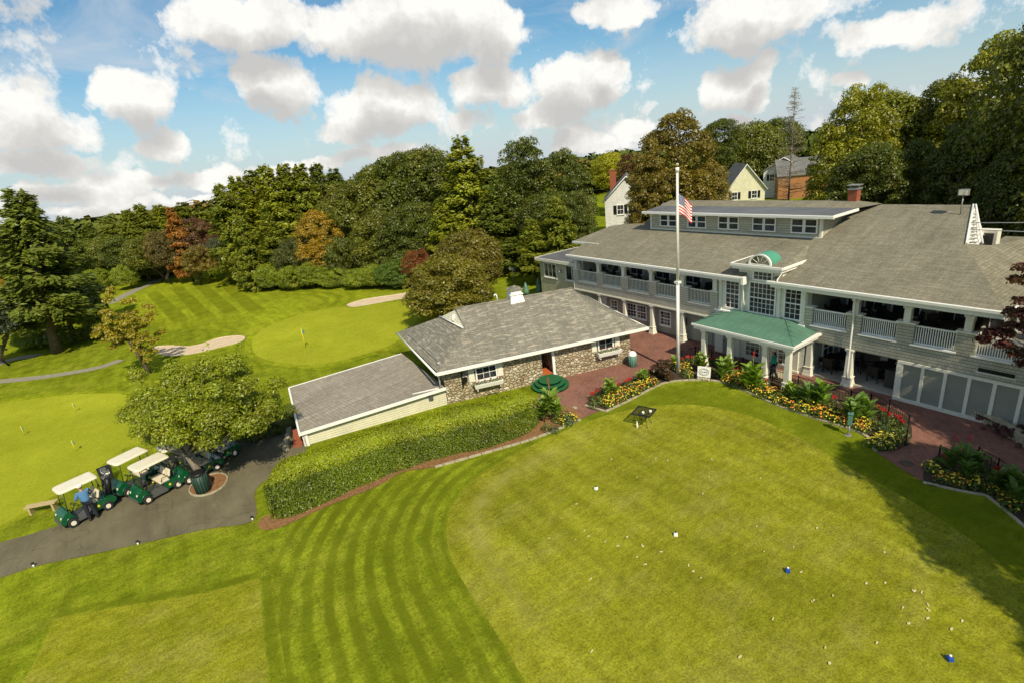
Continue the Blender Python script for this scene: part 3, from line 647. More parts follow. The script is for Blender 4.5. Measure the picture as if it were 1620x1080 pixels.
# ground floor, left: wall windows, door, tapering columns
for x, w, z, h, nx in ((3.3, .62, .72, .9, 2), (5.05, .85, .72, .95, 3), (6.05, .85, .72, .95, 3), (8.3, .85, .66, .95, 3)):
    window(CH, (x, .6, z), (1, 0, 0), (0, -1, 0), w, h, nx, 4)
m = MB(); m.box(2.0, 2.75, .52, .599, .05, 1.85); dr = m.build('door', M['white'], CH); MB().box(2.1, 2.3, .49, .52, .8, .84).build('handle', M['chrome'], dr)
m = MB(); m.box(10.3, 10.55, .5, .599, 1.0, 1.5); m.build('notice_board', M['black'], CH)
m = MB(); m.box(10.9, 12.6, .56, .599, .05, 2.05); m.build('flush_door', M['greywall'], CH)
for i in range(1, 5): pillar(CH, posts[i]+.0, -.02, 0, 2.17, .14, .5)
# entrance section: window wall with pilasters
m = MB(); m.box(13.42, 18.85, 0, .6, 2.86, 5.02); m.build('entrance_wall', M['cream'], CH)
m = MB(); m.box(14.75, 17.42, .02, 1.9, 5.021, 5.84); m.build('raised_bay_wall', M['cream'], CH)
m = MB(); m.box(13.3, 18.9, -.24, 0, 2.78, 2.88); m.box(13.34, 18.86, -.16, 0, 2.6, 2.779); m.build('entrance_ledge', M['white'], CH, bevel=.01)
for x in (13.48, 15.02, 17.2, 18.6):
    m = MB(); m.box(x-.03, x+.23, -.12, 0, 2.881, 3.02); m.box(x, x+.2, -.08, 0, 3.02, 4.62); m.box(x-.03, x+.23, -.12, 0, 4.62, 4.74); m.build('pilaster', M['cream'], CH, bevel=.01)
window(CH, (13.98, 0, 3.08), (1, 0, 0), (0, -1, 0), .84, 1.72, 3, 6, sill=False)
window(CH, (17.68, 0, 3.08), (1, 0, 0), (0, -1, 0), .84, 1.72, 3, 6, sill=False)
window(CH, (15.55, 0, 3.08), (1, 0, 0), (0, -1, 0), 1.5, 1.74, 6, 6, sill=False, gl='glass')
window(CH, (15.75, 0.0, 5.06), (1, 0, 0), (0, -1, 0), 1.05, .42, 4, 2, sill=False, rail=False)
# raised bay roof, gutter, fanlight with its copper barrel
m = MB(); X0, X1, Y0, Z0 = 14.55, 17.6, -.42, 5.93; pk = (16.05, 3.3, 6.55)
m.quad((X0, Y0, Z0), (X1, Y0, Z0), pk); m.quad((X1, Y0, Z0), (X1, 1.85, Z0), (16.9, 3.6, 6.52), pk); m.quad((X0, 1.85, Z0), (X0, Y0, Z0), pk, (15.2, 3.6, 6.52))
m.quad((X0, Y0, Z0-.02), (X0, 1.85, Z0-.02), (X1, 1.85, Z0-.02), (X1, Y0, Z0-.02)); m.build('bay_roof', M['roof'], CH)
m = MB(); m.box(X0-.06, X1+.06, Y0-.1, Y0-.003, Z0-.13, Z0+.03); m.box(X1+.003, X1+.09, Y0, 1.9, Z0-.13, Z0+.03); m.box(X0-.09, X0-.003, Y0, 1.9, Z0-.13, Z0+.03); m.box(X0+.02, X1-.02, Y0, 0.01, Z0-.3, Z0-.025)
m.box(X1-.18, X1-.003, .02, 1.85, Z0-.3, Z0-.14); m.build('bay_gutter', M['white'], CH, bevel=.015)
downspout([(17.55, -.45, Z0-.1), (17.5, -.3, 5.6), (17.42, -.5, 5.3), (17.42, -.55, EZ)])
fl = MB(); cxf, rf, y0f = 16.2, .68, -.3
for k in range(14):
    a0, a1 = math.pi*k/14, math.pi*(k+1)/14
    P0 = lambda r_, a, y: (cxf+r_*math.cos(a), y, Z0+.04+r_*math.sin(a)*.88)
    fl.hexa([P0(rf-.1, a0, y0f), P0(rf, a0, y0f), P0(rf, a0, y0f+.12), P0(rf-.1, a0, y0f+.12)], [P0(rf-.1, a1, y0f), P0(rf, a1, y0f), P0(rf, a1, y0f+.12), P0(rf-.1, a1, y0f+.12)])
fl.box(cxf-rf, cxf+rf, y0f-.02, y0f+.12, Z0+.0, Z0+.06)
for a in (36, 72, 108, 144):
    a = math.radians(a); fl.tube([(cxf+.16*math.cos(a), y0f+.03, Z0+.05+.14*math.sin(a)), (cxf+.6*math.cos(a), y0f+.03, Z0+.04+.53*math.sin(a))], .014, 6)
fo = fl.build('fanlight', M['white'], CH); pm = MB(); pm.quad(*[(cxf+.6*math.cos(math.pi*k/14), y0f+.05, Z0+.05+.53*math.sin(math.pi*k/14)) for k in range(15)]); pm.build('pane', M['glasslit'], fo)
bm_ = MB()
for k in range(14):
    a0, a1 = math.pi*k/14, math.pi*(k+1)/14; R = rf+.02
    q = lambda a, y: (cxf+R*math.cos(a), y, Z0+.04+R*math.sin(a)*.88)
    bm_.quad(q(a0, y0f+.12), q(a0, .75), q(a1, .75), q(a1, y0f+.12), smooth=True)
bm_.quad(*[(cxf+(rf+.02)*math.cos(math.pi*k/14), .75, Z0+.04+(rf+.02)*math.sin(math.pi*k/14)*.88) for k in range(15)]); bm_.build('barrel_roof', M['verdigris'], CH)
# entrance porch
PY, PZ = -2.65, 2.62
pr = MB(); a = (13.55, PY, PZ); b_ = (19.75, PY-.1, PZ); c = (19.6, 0, PZ+.02); d = (13.4, 0, PZ+.02); t0 = (14.9, -.25, 3.0); t1 = (17.85, -.25, 3.0)
t0b = (14.6, 0, 3.0); t1b = (18.0, 0, 3.0)
pr.quad(a, b_, t1, t0); pr.quad(b_, c, t1b, t1); pr.quad(d, a, t0, t0b); pr.quad(t0, t1, t1b, t0b)
def seam(p, q): pr.tube([Vector(p)+Vector((0, 0, .015)), Vector(q)+Vector((0, 0, .015))], .018, 4)
for k in range(1, 15):
    x = a[0]+(b_[0]-a[0])*k/15; fy = PY-.1*k/15
    if x < t0[0]: tt = (x-a[0])/(t0[0]-a[0])
    elif x > t1[0]: tt = (b_[0]-x)/(b_[0]-t1[0])
    else: tt = 1
    seam((x, fy, PZ), (x, fy+(-.25-fy)*tt, PZ+.38*tt))
for k in range(1, 6):
    y = PY*(1-k/6); s_ = k/6 if k < 5 else .9; tt = min(1, (y-PY)/(-.25-PY))
    seam((19.72-.12*k/6, y, PZ), (19.72-(19.72-17.9)*tt, y, PZ+.38*tt)); seam((13.5, y, PZ), (13.5+1.3*tt, y, PZ+.38*tt))
seam(a, t0); seam(b_, t1); pr.build('porch_roof', M['greenmetal'], CH)
pm = MB(); pm.hexa([(13.6, PY+.02, 2.3), (19.68, PY-.06, 2.3), (19.68, PY+.24, 2.3), (13.6, PY+.32, 2.3)], [(13.6, PY+.02, 2.6), (19.68, PY-.06, 2.6), (19.68, PY+.24, 2.6), (13.6, PY+.32, 2.6)])
pm.box(19.42, 19.66, PY+.25, -.17, 2.3, 2.6); pm.box(13.62, 13.86, PY+.33, -.17, 2.3, 2.6)
pm.hexa([(13.5, PY-.08, 2.5), (19.8, PY-.18, 2.5), (19.8, PY-.065, 2.5), (13.5, PY+.015, 2.5)], [(13.5, PY-.08, 2.62), (19.8, PY-.18, 2.62), (19.8, PY-.065, 2.62), (13.5, PY+.015, 2.62)])
pm.box(19.665, 19.8, PY-.05, -.05, 2.5, 2.62); pm.build('porch_beam', M['white'], CH)
pm = MB(); pm.box(13.87, 19.41, PY+.34, -.2, 2.42, 2.46); pm.build('porch_ceiling', M['cream'], CH)
for x in (14.25, 16.0, 18.15, 19.42): pillar(CH, x, PY+.2-(x-13.6)*.012, .0, 2.3, .15, .45)
m = MB(); m.box(13.3, 18.95, -.12, .6, 0, 2.6); m.build('porch_wall', M['cream'], CH)
for x in (14.95, 17.25, 18.55):
    m = MB(); m.box(x-.14, x+.14, -.2, -.12, .14, 2.35); m.box(x-.2, x+.2, -.26, -.12, 0, .14); m.build('pilaster', M['cream'], CH)
for x in (19.1,): pillar(CH, x+.1, .02, 0, 2.08, .16, .5)
pillar(CH, 21.25, -.02, 0, 2.08, .17, .5)
m = MB(); m.box(13.9, 14.6, -.16, -.119, .05, 1.75); dr = m.build('door', M['panel'], CH); MB().box(13.97, 14.02, -.2, -.161, .8, .95).build('handle', M['chrome'], dr)
window(CH, (15.5, -.12, .38), (1, 0, 0), (0, -1, 0), .85, 1.25, 3, 5, sill=False, gl='glasslit')
window(CH, (16.55, -.12, .38), (1, 0, 0), (0, -1, 0), .5, 1.25, 2, 5, sill=False, gl='glasslit')
window(CH, (17.55, -.12, .35), (1, 0, 0), (0, -1, 0), .8, 1.3, 3, 5, sill=False, gl='glasslit')
# glazed side door to the terrace and its back wall
window(CH, (19.15, 1.5, .25), (0, 1, 0), (1, 0, 0), 1.1, 1.7, 2, 4, sill=False)
window(CH, (19.15, 3.4, .25), (0, 1, 0), (1, 0, 0), 1.1, 1.7, 2, 4, sill=False)
window(CH, (20.0, 6.0, .5), (1, 0, 0), (0, -1, 0), 1.2, 1.2, 3, 4, sill=False); window(CH, (22.0, 6.0, .5), (1, 0, 0), (0, -1, 0), 1.0, 1.2, 3, 4, sill=False)
# right: shingled wall over a panelled base
m = MB(); m.box(23.43, 34, -.13, .2, 2.06, 2.92); m.box(26.11, 26.12, -.12, .12, 2.93, 3.5); m.build('shingled_wall', M['shingle'], CH)
m = MB(); m.box(27.6, 34, -.14, .2, 2.921, 3.9); m.build('shingled_wall', M['shingle'], CH)
m = MB(); m.box(23.41, 34, -.10, .15, .02, 2.06); m.build('panelled_base', M['panel'], CH)
m = MB(); m.box(23.38, 34, -.22, -.10, 0, .17); m.box(23.38, 34, -.17, -.10, 1.93, 2.059); m.box(23.37, 23.52, -.16, .2, .17, 1.93)
for k in range(15): x = 23.52+.86*k; m.box(x-.02 if k else 23.521, x+.11, -.155, -.10, .17, 1.93)
m.build('panel_frame', M['cream'], CH)
m = MB(); m.box(26.3, 27.6, -.2, -.13, 2.28, 2.33); sl = m.build('slot_vent', M['cream'], CH); MB().box(26.35, 27.55, -.145, -.131, 2.33, 2.5).build('pane', M['black'], sl)
# clerestory dormer
yd = 4.22; zb = rz_(yd)-.02; zt = 7.98
m = MB(); m.box(4.3, 17.2, yd, 8.3, 6.55, zt); m.build('dormer_wall', M['shingle'], CH)
m = MB(); slab(m, [(3.95, yd-.42, zt+.10), (17.95, yd-.42, zt+.10), (17.95, 6.6, zt+.14), (3.1, 6.6, zt+.14)], .1); m.build('dormer_roof', M['flatroof'], CH)
m = MB(); m.quad((3.1, 6.6, zt+.145), (17.95, 6.6, zt+.145), (18.5, 8.42, RZ+.04), (17.0, 8.75, 8.27), (2.4, 8.75, 8.27)); m.quad((2.4, 8.75, 8.27), (17.0, 8.75, 8.27), (18.5, 8.42, RZ+.04), (18.5, 10, 7.2), (1.9, 10, 7.2)); m.quad((2.4, 8.75, 8.27), (1.9, 10, 7.2), (2.2, 7.0, 7.6), (3.1, 6.6, zt+.145)); m.build('ridge_roof', M['roof'], CH)
m = MB(); m.box(3.85, 18.05, yd-.55, yd-.425, zt-.06, zt+.12); m.box(17.955, 18.05, yd-.42, 6.6, zt-.02, zt+.14); m.box(4.0, 17.9, yd-.42, yd-.005, zt-.04, zt-.005)
m.build('dormer_gutter', M['white'], CH, bevel=.015)
m = MB(); m.box(4.25, 4.38, yd-.03, yd-.002, zb, zt-.05); m.box(17.08, 17.2, yd-.03, yd-.002, zb, zt-.05); m.box(4.25, 17.2, yd-.05, yd-.002, zb-.02, zb+.07); m.box(17.201, 17.23, yd, yd+.12, zb, zt-.05); m.build('corner_trim', M['cream'], CH)
for k in range(5):
    x = 5.3+2.54*k
    for s in (0, .8): window(CH, (x+s, yd, 7.02), (1, 0, 0), (0, -1, 0), .64, .76, 1, 2, gl='glassblue', sill=False, cas=.07)
# chimney and roof furniture
m = MB(); m.box(16.5, 17.0, 8.5, 9.0, 7.6, 8.95); ch = m.build('chimney', M['brickred'], CH)
m = MB(); m.box(16.44, 17.06, 8.44, 9.06, 8.95, 9.03); m.box(16.55, 16.6, 8.55, 8.6, 9.03, 9.2); m.box(16.9, 16.95, 8.9, 8.95, 9.03, 9.2); m.box(16.42, 17.08, 8.42, 9.08, 9.2, 9.24); m.build('chimney_cap', M['aluminium'], ch)
q = SY(1561, 379, 9.7); m = MB(); m.box(q[0]-.42, q[0]+.42, 9.7, 10.3, q[2]-.55, q[2]+.5); vb = m.build('roof_vent', M['cream'], CH, bevel=.02); MB().box(q[0]-.27, q[0]+.27, 9.66, 9.699, q[2]-.36, q[2]+.34).build('grille', M['interior'], vb)
# ------------------------------------------------------------------ low wing left of the clubhouse
LW = thing('side_wing', 'low flat roofed grey clapboard wing at the left end of the clubhouse', 'building', (-6.5, 1.0, 0))
m = MB(); m.box(0, 6.15, 0, 6, 0, 3.98); m.build('wall', M['clap'], LW)
m = MB(); m.box(-.25, 6.15, -.25, 6.2, 4.02, 4.12); m.build('roof', M['flatroof'], LW)
m = MB(); m.box(-.3, 6.15, -.34, -.255, 3.88, 4.14); m.box(-.34, -.255, -.25, 6.2, 3.88, 4.14); m.box(0, 6.15, -.25, -.005, 3.981, 4.015); m.build('fascia', M['cream'], LW)
window(LW, (.75, 0, 2.45), (1, 0, 0), (0, -1, 0), 1.7, 1.2, 3, 1, rail=False, gl='glasslit', bar=.06); window(LW, (3.9, 0, 2.5), (1, 0, 0), (0, -1, 0), 1.5, 1.2, 2, 1, rail=False, gl='glass', bar=.06)
m = MB(); m.box(3.05, 3.2, -.15, 0, 3.1, 3.3); m.disc((3.12, -.2, 3.15), (0, -1, .3), .09, .1); m.build('wall_lamp', M['aluminium'], LW)
# ------------------------------------------------------------------ stone building
SB = thing('stone_building', 'single storey fieldstone building under a grey hipped roof with cupola', 'building', (7.0, -16.37, 0), math.radians(73.04))
m = MB(); m.box(0, 6.02, 0, 8.2, -.1, 2.12); m.box(6.80, 12.03, 0, 8.2, -.1, 2.12); m.box(6.021, 6.799, 2.0, 8.2, 0, 2.12); m.build('wall', M['stone'], SB)
ez = 2.28; ry, rzz = 4.2, 4.45; sp = (rzz-ez)/(ry+.45); zf = lambda y: ez+sp*(y+.45)
A = (-.35, -.45, ez); B = (12.95, -.4, ez); Cc_ = (13.1, 8.9, ez); Dd = (-1.7, 8.85, ez); RL = (1.95, ry, rzz); RR = (9.95, ry-.3, rzz); GL, GR_, HL, HR = (2.05, 2.45, zf(2.45)), (1.2, 5.95, zf(2.45)), (10.5, 2.35, zf(2.35)), (11.0, 5.9, zf(2.35))
m = MB(); m.quad(A, B, HL, RR, RL, GL); m.quad(Cc_, Dd, GR_, RL, RR, HR); m.quad(Dd, A, GL, GR_); m.quad(B, Cc_, HR, HL)
m.quad(tuple(A), Dd, Cc_, B); m.build('roof', M['roof2'], SB)
m = MB(); m.quad(GL, GR_, (1.98, ry, rzz-.05)); m.build('gable_end', M['creamclap'], SB); m = MB(); m.quad(HR, HL, (10.0, ry-.3, rzz-.05)); m.build('gable_end', M['creamclap'], SB)
m = MB(); m.tube([Vector(GL)+Vector((-.1, 0, .03)), Vector(GR_)+Vector((-.1, 0, .03))], .05, 6); m.tube([(1.62, 4.0, 3.75), (1.78, 4.1, 4.1)], .09, 6); m.build('gable_trim', M['white'], SB)
m = MB(); m.tube([Vector(RL)+Vector((0, 0, .01)), Vector(RR)+Vector((0, 0, .01))], .07, 6); m.tube([Vector(A)+Vector((0, 0, .01)), Vector(GL)+Vector((0, 0, .01)), Vector(RL)], .035, 5); m.tube([Vector(B)+Vector((0, 0, .01)), Vector(HL)+Vector((0, 0, .01)), Vector(RR)], .035, 5); m.build('ridge_cap', M['roof2'], SB)
m = MB(); m.box(-.42, 13.05, -.62, -.47, ez-.14, ez+.02); m.box(-.3, 12.9, -.46, -.02, ez-.16, ez-.12); m.tube([(-.45, -.55, ez-.06), (-1.8, 8.9, ez-.06)], .07, 6); m.tube([(13.0, -.5, ez-.06), (13.15, 8.9, ez-.06)], .07, 6)
m.tube([(-.4, -.5, ez-.1), (-.3, -.2, ez-.35), (-.25, -.12, 1.25), (-.4, -.1, 1.18), (-1.9, .1, 1.1)], .045, 8); m.build('gutter', M['white'], SB)
window(SB, (1.95, 0, 1.12), (1, 0, 0), (0, -1, 0), 1.15, .72, 3, 2, rail=False); window(SB, (9.85, 0, 1.3), (1, 0, 0), (0, -1, 0), .92, .6, 2, 2, rail=False)
def shutter(x, z, w=.34, h=.85):
    s = MB(); s.box(x, x+w, -.06, 0, z, z+h)
    for k in range(7): s.box(x+.04, x+w-.04, -.085, -.06, z+.06+k*(h-.12)/7, z+.10+k*(h-.12)/7)
    s.build('shutter', M['cream'], SB)
shutter(1.45, 1.08); shutter(3.2, 1.08); shutter(9.35, 1.25, .32, .72); shutter(10.95, 1.25, .32, .72)
def flowerbox(x, z, w):
    s = MB(); s.hexa([(x+.04, -.42, z), (x+w-.04, -.42, z), (x+w-.04, -.08, z), (x+.04, -.08, z)], [(x, -.5, z+.24), (x+w, -.5, z+.24), (x+w, -.08, z+.24), (x, -.08, z+.24)])
    s.box(x+.15, x+.2, -.35, -.0, z-.18, z-.01); s.box(x+w-.2, x+w-.15, -.35, -.0, z-.18, z-.01); fb = s.build('window_box', M['white'], SB); return fb
fb1 = flowerbox(1.65, .72, 1.75); fb2 = flowerbox(9.6, .95, 1.6)
m = MB(); m.box(6.7, 6.86, -.04, .12, 0, 2.1); m.build('door_post', M['white'], SB)
m = MB(); m.box(6.05, 6.78, 1.9, 1.99, .05, 1.95); dr = m.build('door', M['barkgrey'], SB); MB().box(6.12, 6.17, 1.84, 1.899, .9, 1.0).build('handle', M['chrome'], dr)
MB().box(6.05, 6.68, .05, 1.9, .4, .45).build('threshold', M['terracotta'], SB)
cx_, cy_ = 6.0, ry
m = MB(); s_ = .42
m.hexa([(cx_-.52, cy_-.62, 4.05), (cx_+.52, cy_-.62, 4.05), (cx_+.52, cy_+.62, 4.05), (cx_-.52, cy_+.62, 4.05)], [(cx_-.38, cy_-.38, 4.72), (cx_+.38, cy_-.38, 4.72), (cx_+.38, cy_+.38, 4.72), (cx_-.38, cy_+.38, 4.72)])
m.box(cx_-.46, cx_+.46, cy_-.46, cy_+.46, 4.72, 4.77); m.box(cx_-.36, cx_+.36, cy_-.36, cy_+.36, 4.77, 5.05); cu = m.build('cupola', M['white'], SB)
m = MB(); q = .48; m.quad((cx_-q, cy_-q, 5.05), (cx_+q, cy_-q, 5.05), (cx_, cy_, 5.3)); m.quad((cx_+q, cy_-q, 5.05), (cx_+q, cy_+q, 5.05), (cx_, cy_, 5.3)); m.quad((cx_+q, cy_+q, 5.05), (cx_-q, cy_+q, 5.05), (cx_, cy_, 5.3)); m.quad((cx_-q, cy_+q, 5.05), (cx_-q, cy_-q, 5.05), (cx_, cy_, 5.3)); m.quad((cx_-q, cy_-q, 5.045), (cx_-q, cy_+q, 5.045), (cx_+q, cy_+q, 5.045), (cx_+q, cy_-q, 5.045)); m.build('cupola_roof', M['roof2'], cu)
m = MB(); m.tube([(4.8, ry+.15, 4.3), (4.8, ry+.15, 4.78), (4.76, ry+.15, 4.86), (4.66, ry+.15, 4.86), (4.62, ry+.15, 4.76)], .05, 8); m.build('vent_pipe', M['white'], SB)
# antenna lying on the roof corner with a spot lamp
m = MB(); p0 = (-.2, .5, zf(.1)+.02); m.tube([(-.1, .45, ez+.22), (-.1, .45, ez+.62)], .02, 6); m.tube([(-.1, .45, ez+.6), (-1.05, 6.4, ez+1.05)], .016, 6); m.lathe([(.0, 0), (.12, .02), (.14, .08), (.1, .16), (.02, .18)], (-.1, .42, ez+.14), 12); m.build('roof_spotlight', M['aluminium'], SB)
m = MB(); m.box(1.0, 1.07, -.14, 0, .9, 1.95); m.box(1.02, 1.3, -.32, -.12, 1.3, 1.52); m.build('wall_lamp', M['black'], SB)
# steps and brick path at the green door
m = MB()
for k, (r0, z0) in enumerate(((1.12, .0), (.9, .17), (.66, .34))):
    m.lathe([(r0, 0), (r0, .12), (r0+.025, .125), (r0+.02, .17)], (6.15, -.8, z0), 26)
st = m.build('carpeted_steps', M['carpet']); st.matrix_world = Matrix.Translation(SB.location) @ Matrix.Rotation(SB.rotation_euler.z, 4, 'Z')
tag(st, 'bright green carpeted round steps in front of the stone building doorway', 'steps')
# ------------------------------------------------------------------ lean-to annex
AN = thing('lean_to', 'low cream sided lean-to with a shallow grey shingle roof behind the hedge', 'building', (7.0, -16.37, 0), math.radians(73.04))
fl_, fr_, tr_, tl_ = (-8.0, -1.15, .86), (-.02, -.16, 1.16), (-1.75, 6.9, 1.3), (-9.15, 5.9, .9)
m = MB(); slab(m, [fl_, fr_, (-.3, 1, 1.2), tr_, tl_], .08); m.build('roof', M['roof3'], AN)
m = MB(); w_ = [(-7.85, -.98, 0), (-.02, .02, 0), (-1.7, 6.7, 0), (-8.95, 5.7, 0)]; top = [.77, 1.06, 1.2, .8]
for i in range(4):
    j = (i+1) % 4; a, b2 = w_[i], w_[j]; m.quad((a[0], a[1], -.2), (b2[0], b2[1], -.2), (b2[0], b2[1], top[j]), (a[0], a[1], top[i]))
m.build('wall', M['creamclap'], AN)
def bar(m, p, q, wy, z0, z1):
    p, q = Vector(p), Vector(q); t = (q-p); t.z = 0; t.normalize(); nn = Vector((-t.y, t.x, 0))*wy
    m.hexa([p-nn+Vector((0, 0, z0)), q-nn+Vector((0, 0, z0)), q+nn+Vector((0, 0, z0)), p+nn+Vector((0, 0, z0))], [p-nn+Vector((0, 0, z1)), q-nn+Vector((0, 0, z1)), q+nn+Vector((0, 0, z1)), p+nn+Vector((0, 0, z1))])
m = MB(); bar(m, (-8.1, -1.22, .86), (0, -.21, 1.16), .05, -.12, .04); bar(m, (-8.07, -1.12, .86), (-9.22, 5.92, .9), .05, -.2, .03); bar(m, (-9.2, -1.0+6.98, .9), (-1.8, 6.96, 1.3), .04, -.1, .02)
m.box(-7.98, -7.72, -1.1, -.99, 0, .76); m.box(-7.95, -7.84, -1.1, -.7, 0, .76); m.build('fascia', M['white'], AN)
m = MB(); m.box(-1.05, -.8, -.24, -.1, .62, .95); m.build('meter_box', M['greyplastic'], AN)
m = MB()                                                      # brick steps at the open end, with a stone side
for k in range(5): m.box(-8.55, -8.1, -1.0+.22*k, -.82+.22*k, .02, .13+.12*k)
tag(m.build('brick_steps', M['brickred']), 'short flight of red brick steps at the road end of the lean-to', 'steps').matrix_world = st.matrix_world.copy()
m = MB()
for k in range(8):
    y = -1.1+.3*k; m.hexa([(-9.1, y, 0), (-8.75, y, 0), (-8.78, y+.27, 0), (-9.12, y+.27, 0)], [(-9.05, y+.03, .33+.04*math.sin(k*2)), (-8.8, y+.02, .35), (-8.8, y+.25, .33), (-9.06, y+.24, .3+.05*math.cos(k*3))])
tag(m.build('stone_kerb_wall', M['edging'], bevel=.04), 'rough pale stone wall end beside the brick steps', 'wall').matrix_world = st.matrix_world.copy()
# ------------------------------------------------------------------ houses behind
def house(label, px, dep, W, L, hw, hr, rz, wall, chim=None, wins=(), shut=True, ridge='x', roofm='slate'):
    p = at(px, dep); h = thing('house', label, 'house', p, rz)
    m = MB(); m.box(0, W, 0, L, 0, hw); m.hexa([(0, 0.001, hw), (W, .001, hw), (W, .002, hw), (0, .002, hw)], [(W/2-.01, .001, hr), (W/2+.01, .001, hr), (W/2+.01, .002, hr), (W/2-.01, .002, hr)])
    m.hexa([(0, L-.002, hw), (W, L-.002, hw), (W, L-.001, hw), (0, L-.001, hw)], [(W/2-.01, L-.002, hr), (W/2+.01, L-.002, hr), (W/2+.01, L-.001, hr), (W/2-.01, L-.001, hr)])
    m.build('wall', M[wall], h)
    m = MB(); e = .3; ov = e*(hr-hw)/(W/2)
    slab(m, [(-e, -e, hw-ov+.05), (W/2, -e, hr+.05), (W/2, L+e, hr+.05), (-e, L+e, hw-ov+.05)], .12); slab(m, [(W/2, -e, hr+.05), (W+e, -e, hw-ov+.05), (W+e, L+e, hw-ov+.05), (W/2, L+e, hr+.05)], .12); rf = m.build('roof', M[roofm], h)
    m = MB(); m.tube([(-e, -e-.03, hw-ov-.03), (W/2, -e-.03, hr-.03), (W+e, -e-.03, hw-ov-.03)], .09, 4); m.build('barge_board', M['white'], h)
    if chim: m = MB(); m.box(chim[0], chim[0]+.9, chim[1], chim[1]+.7, hw, hr+.6); m.box(chim[0]-.05, chim[0]+.95, chim[1]-.05, chim[1]+.75, hr+.6, hr+.7); m.build('chimney', M['brickred'], rf)
    for (x, z, side) in wins:
        if side == 'f': o, u, n = (x, 0, z), (1, 0, 0), (0, -1, 0)
        else: o, u, n = (0, x, z), (0, -1, 0), (-1, 0, 0)
        w = window(h, o, u, n, .8, 1.2, 2, 2, cas=.1)
        if shut and side == 'f':
            MB().box(x-.55, x-.12, -.05, 0, z, z+1.2).build('shutter', M['black'], h); MB().box(x+.92, x+1.35, -.05, 0, z, z+1.2).build('shutter', M['black'], h)
    return h
house('white gabled house with black shutters and red chimney left of the flagpole', 960, 75, 6.0, 10, 6.1, 9.0, math.radians(44), 'whiteclap', (.6, 7.0), ((1.7, 4.0, 'f'), (1.7, 1.2, 'f'), (3.8, 4.0, 'f'), (3.8, 1.2, 'f')))
house('pale yellow gabled house with small dark shuttered windows behind the clubhouse roof', 1149, 92, 6.2, 9, 3.6, 7.6, math.radians(46), 'yellowclap', None, ((.9, 1.9, 'f'), (4.1, 1.9, 'f')))
house('white house half hidden between the yellow house and the orange brown one', 1206, 104, 7, 8, 5.2, 7.4, math.radians(20), 'whiteclap', None, ((1.2, 3.2, 'f'),), True)
hb = house('orange brown sided house with grey roof behind the clubhouse chimney', 1316, 96, 8, 9, 4.4, 7.0, math.radians(128), 'tanclap', None, ())
house('white house glimpsed through the trees at the far right edge', 1590, 66, 8, 8, 5, 7.5, math.radians(-10), 'whiteclap', None, ((1.5, 3.2, 'f'), (4.5, 3.2, 'f')), False)
# ================================================================== PLANTS
def leafmesh(name, C, N_, size, mat, aspect=.55, jit=.35, upbias=0., along=None, fold=False):
    """one rhombic leaf face at every point C with facing N_"""
    n = len(C); nrm = N_+RNG.normal(0, jit, (n, 3)); nrm[:, 2] += upbias; nrm /= np.linalg.norm(nrm, axis=1, keepdims=True)+1e-9
    r = RNG.normal(0, 1, (n, 3)) if along is None else along+RNG.normal(0, .25, (n, 3))
    t = r-nrm*(r*nrm).sum(1, keepdims=True); t /= np.linalg.norm(t, axis=1, keepdims=True)+1e-9; b = np.cross(nrm, t)
    sz = (size*RNG.uniform(.65, 1.35, (n, 1)))
    V = np.empty((n, 4, 3)); V[:, 0] = C-t*sz; V[:, 1] = C-b*sz*aspect+t*sz*.1; V[:, 2] = C+t*sz; V[:, 3] = C+b*sz*aspect+t*sz*.1
    me = bpy.data.meshes.new(name); me.vertices.add(n*4); me.loops.add(n*4); me.polygons.add(n)
    me.vertices.foreach_set('co', V.reshape(-1)); me.loops.foreach_set('vertex_index', np.arange(n*4, dtype=np.int32)); me.polygons.foreach_set('loop_start', np.arange(0, n*4, 4, dtype=np.int32))
    me.materials.append(mat); me.update(calc_edges=True); return me
def unit(n):
    v = RNG.normal(0, 1, (n, 3)); return v/np.linalg.norm(v, axis=1, keepdims=True)
def clumps_to_leaves(cent, rad, per, flat=.8, shell=.75):
    Cs, Ns = [], []
    for c, r, k in zip(cent, rad, per):
        d = unit(int(k)); d[:, 2] = np.where(d[:, 2] < -.35, -d[:, 2], d[:, 2]); rr = r*(shell+(1-shell)*RNG.random((len(d), 1)))*np.where(RNG.random((len(d), 1)) < .15, 1.18, 1)
        Cs.append(c+d*rr*np.array([1, 1, flat])); Ns.append(d)
    return np.concatenate(Cs), np.concatenate(Ns)
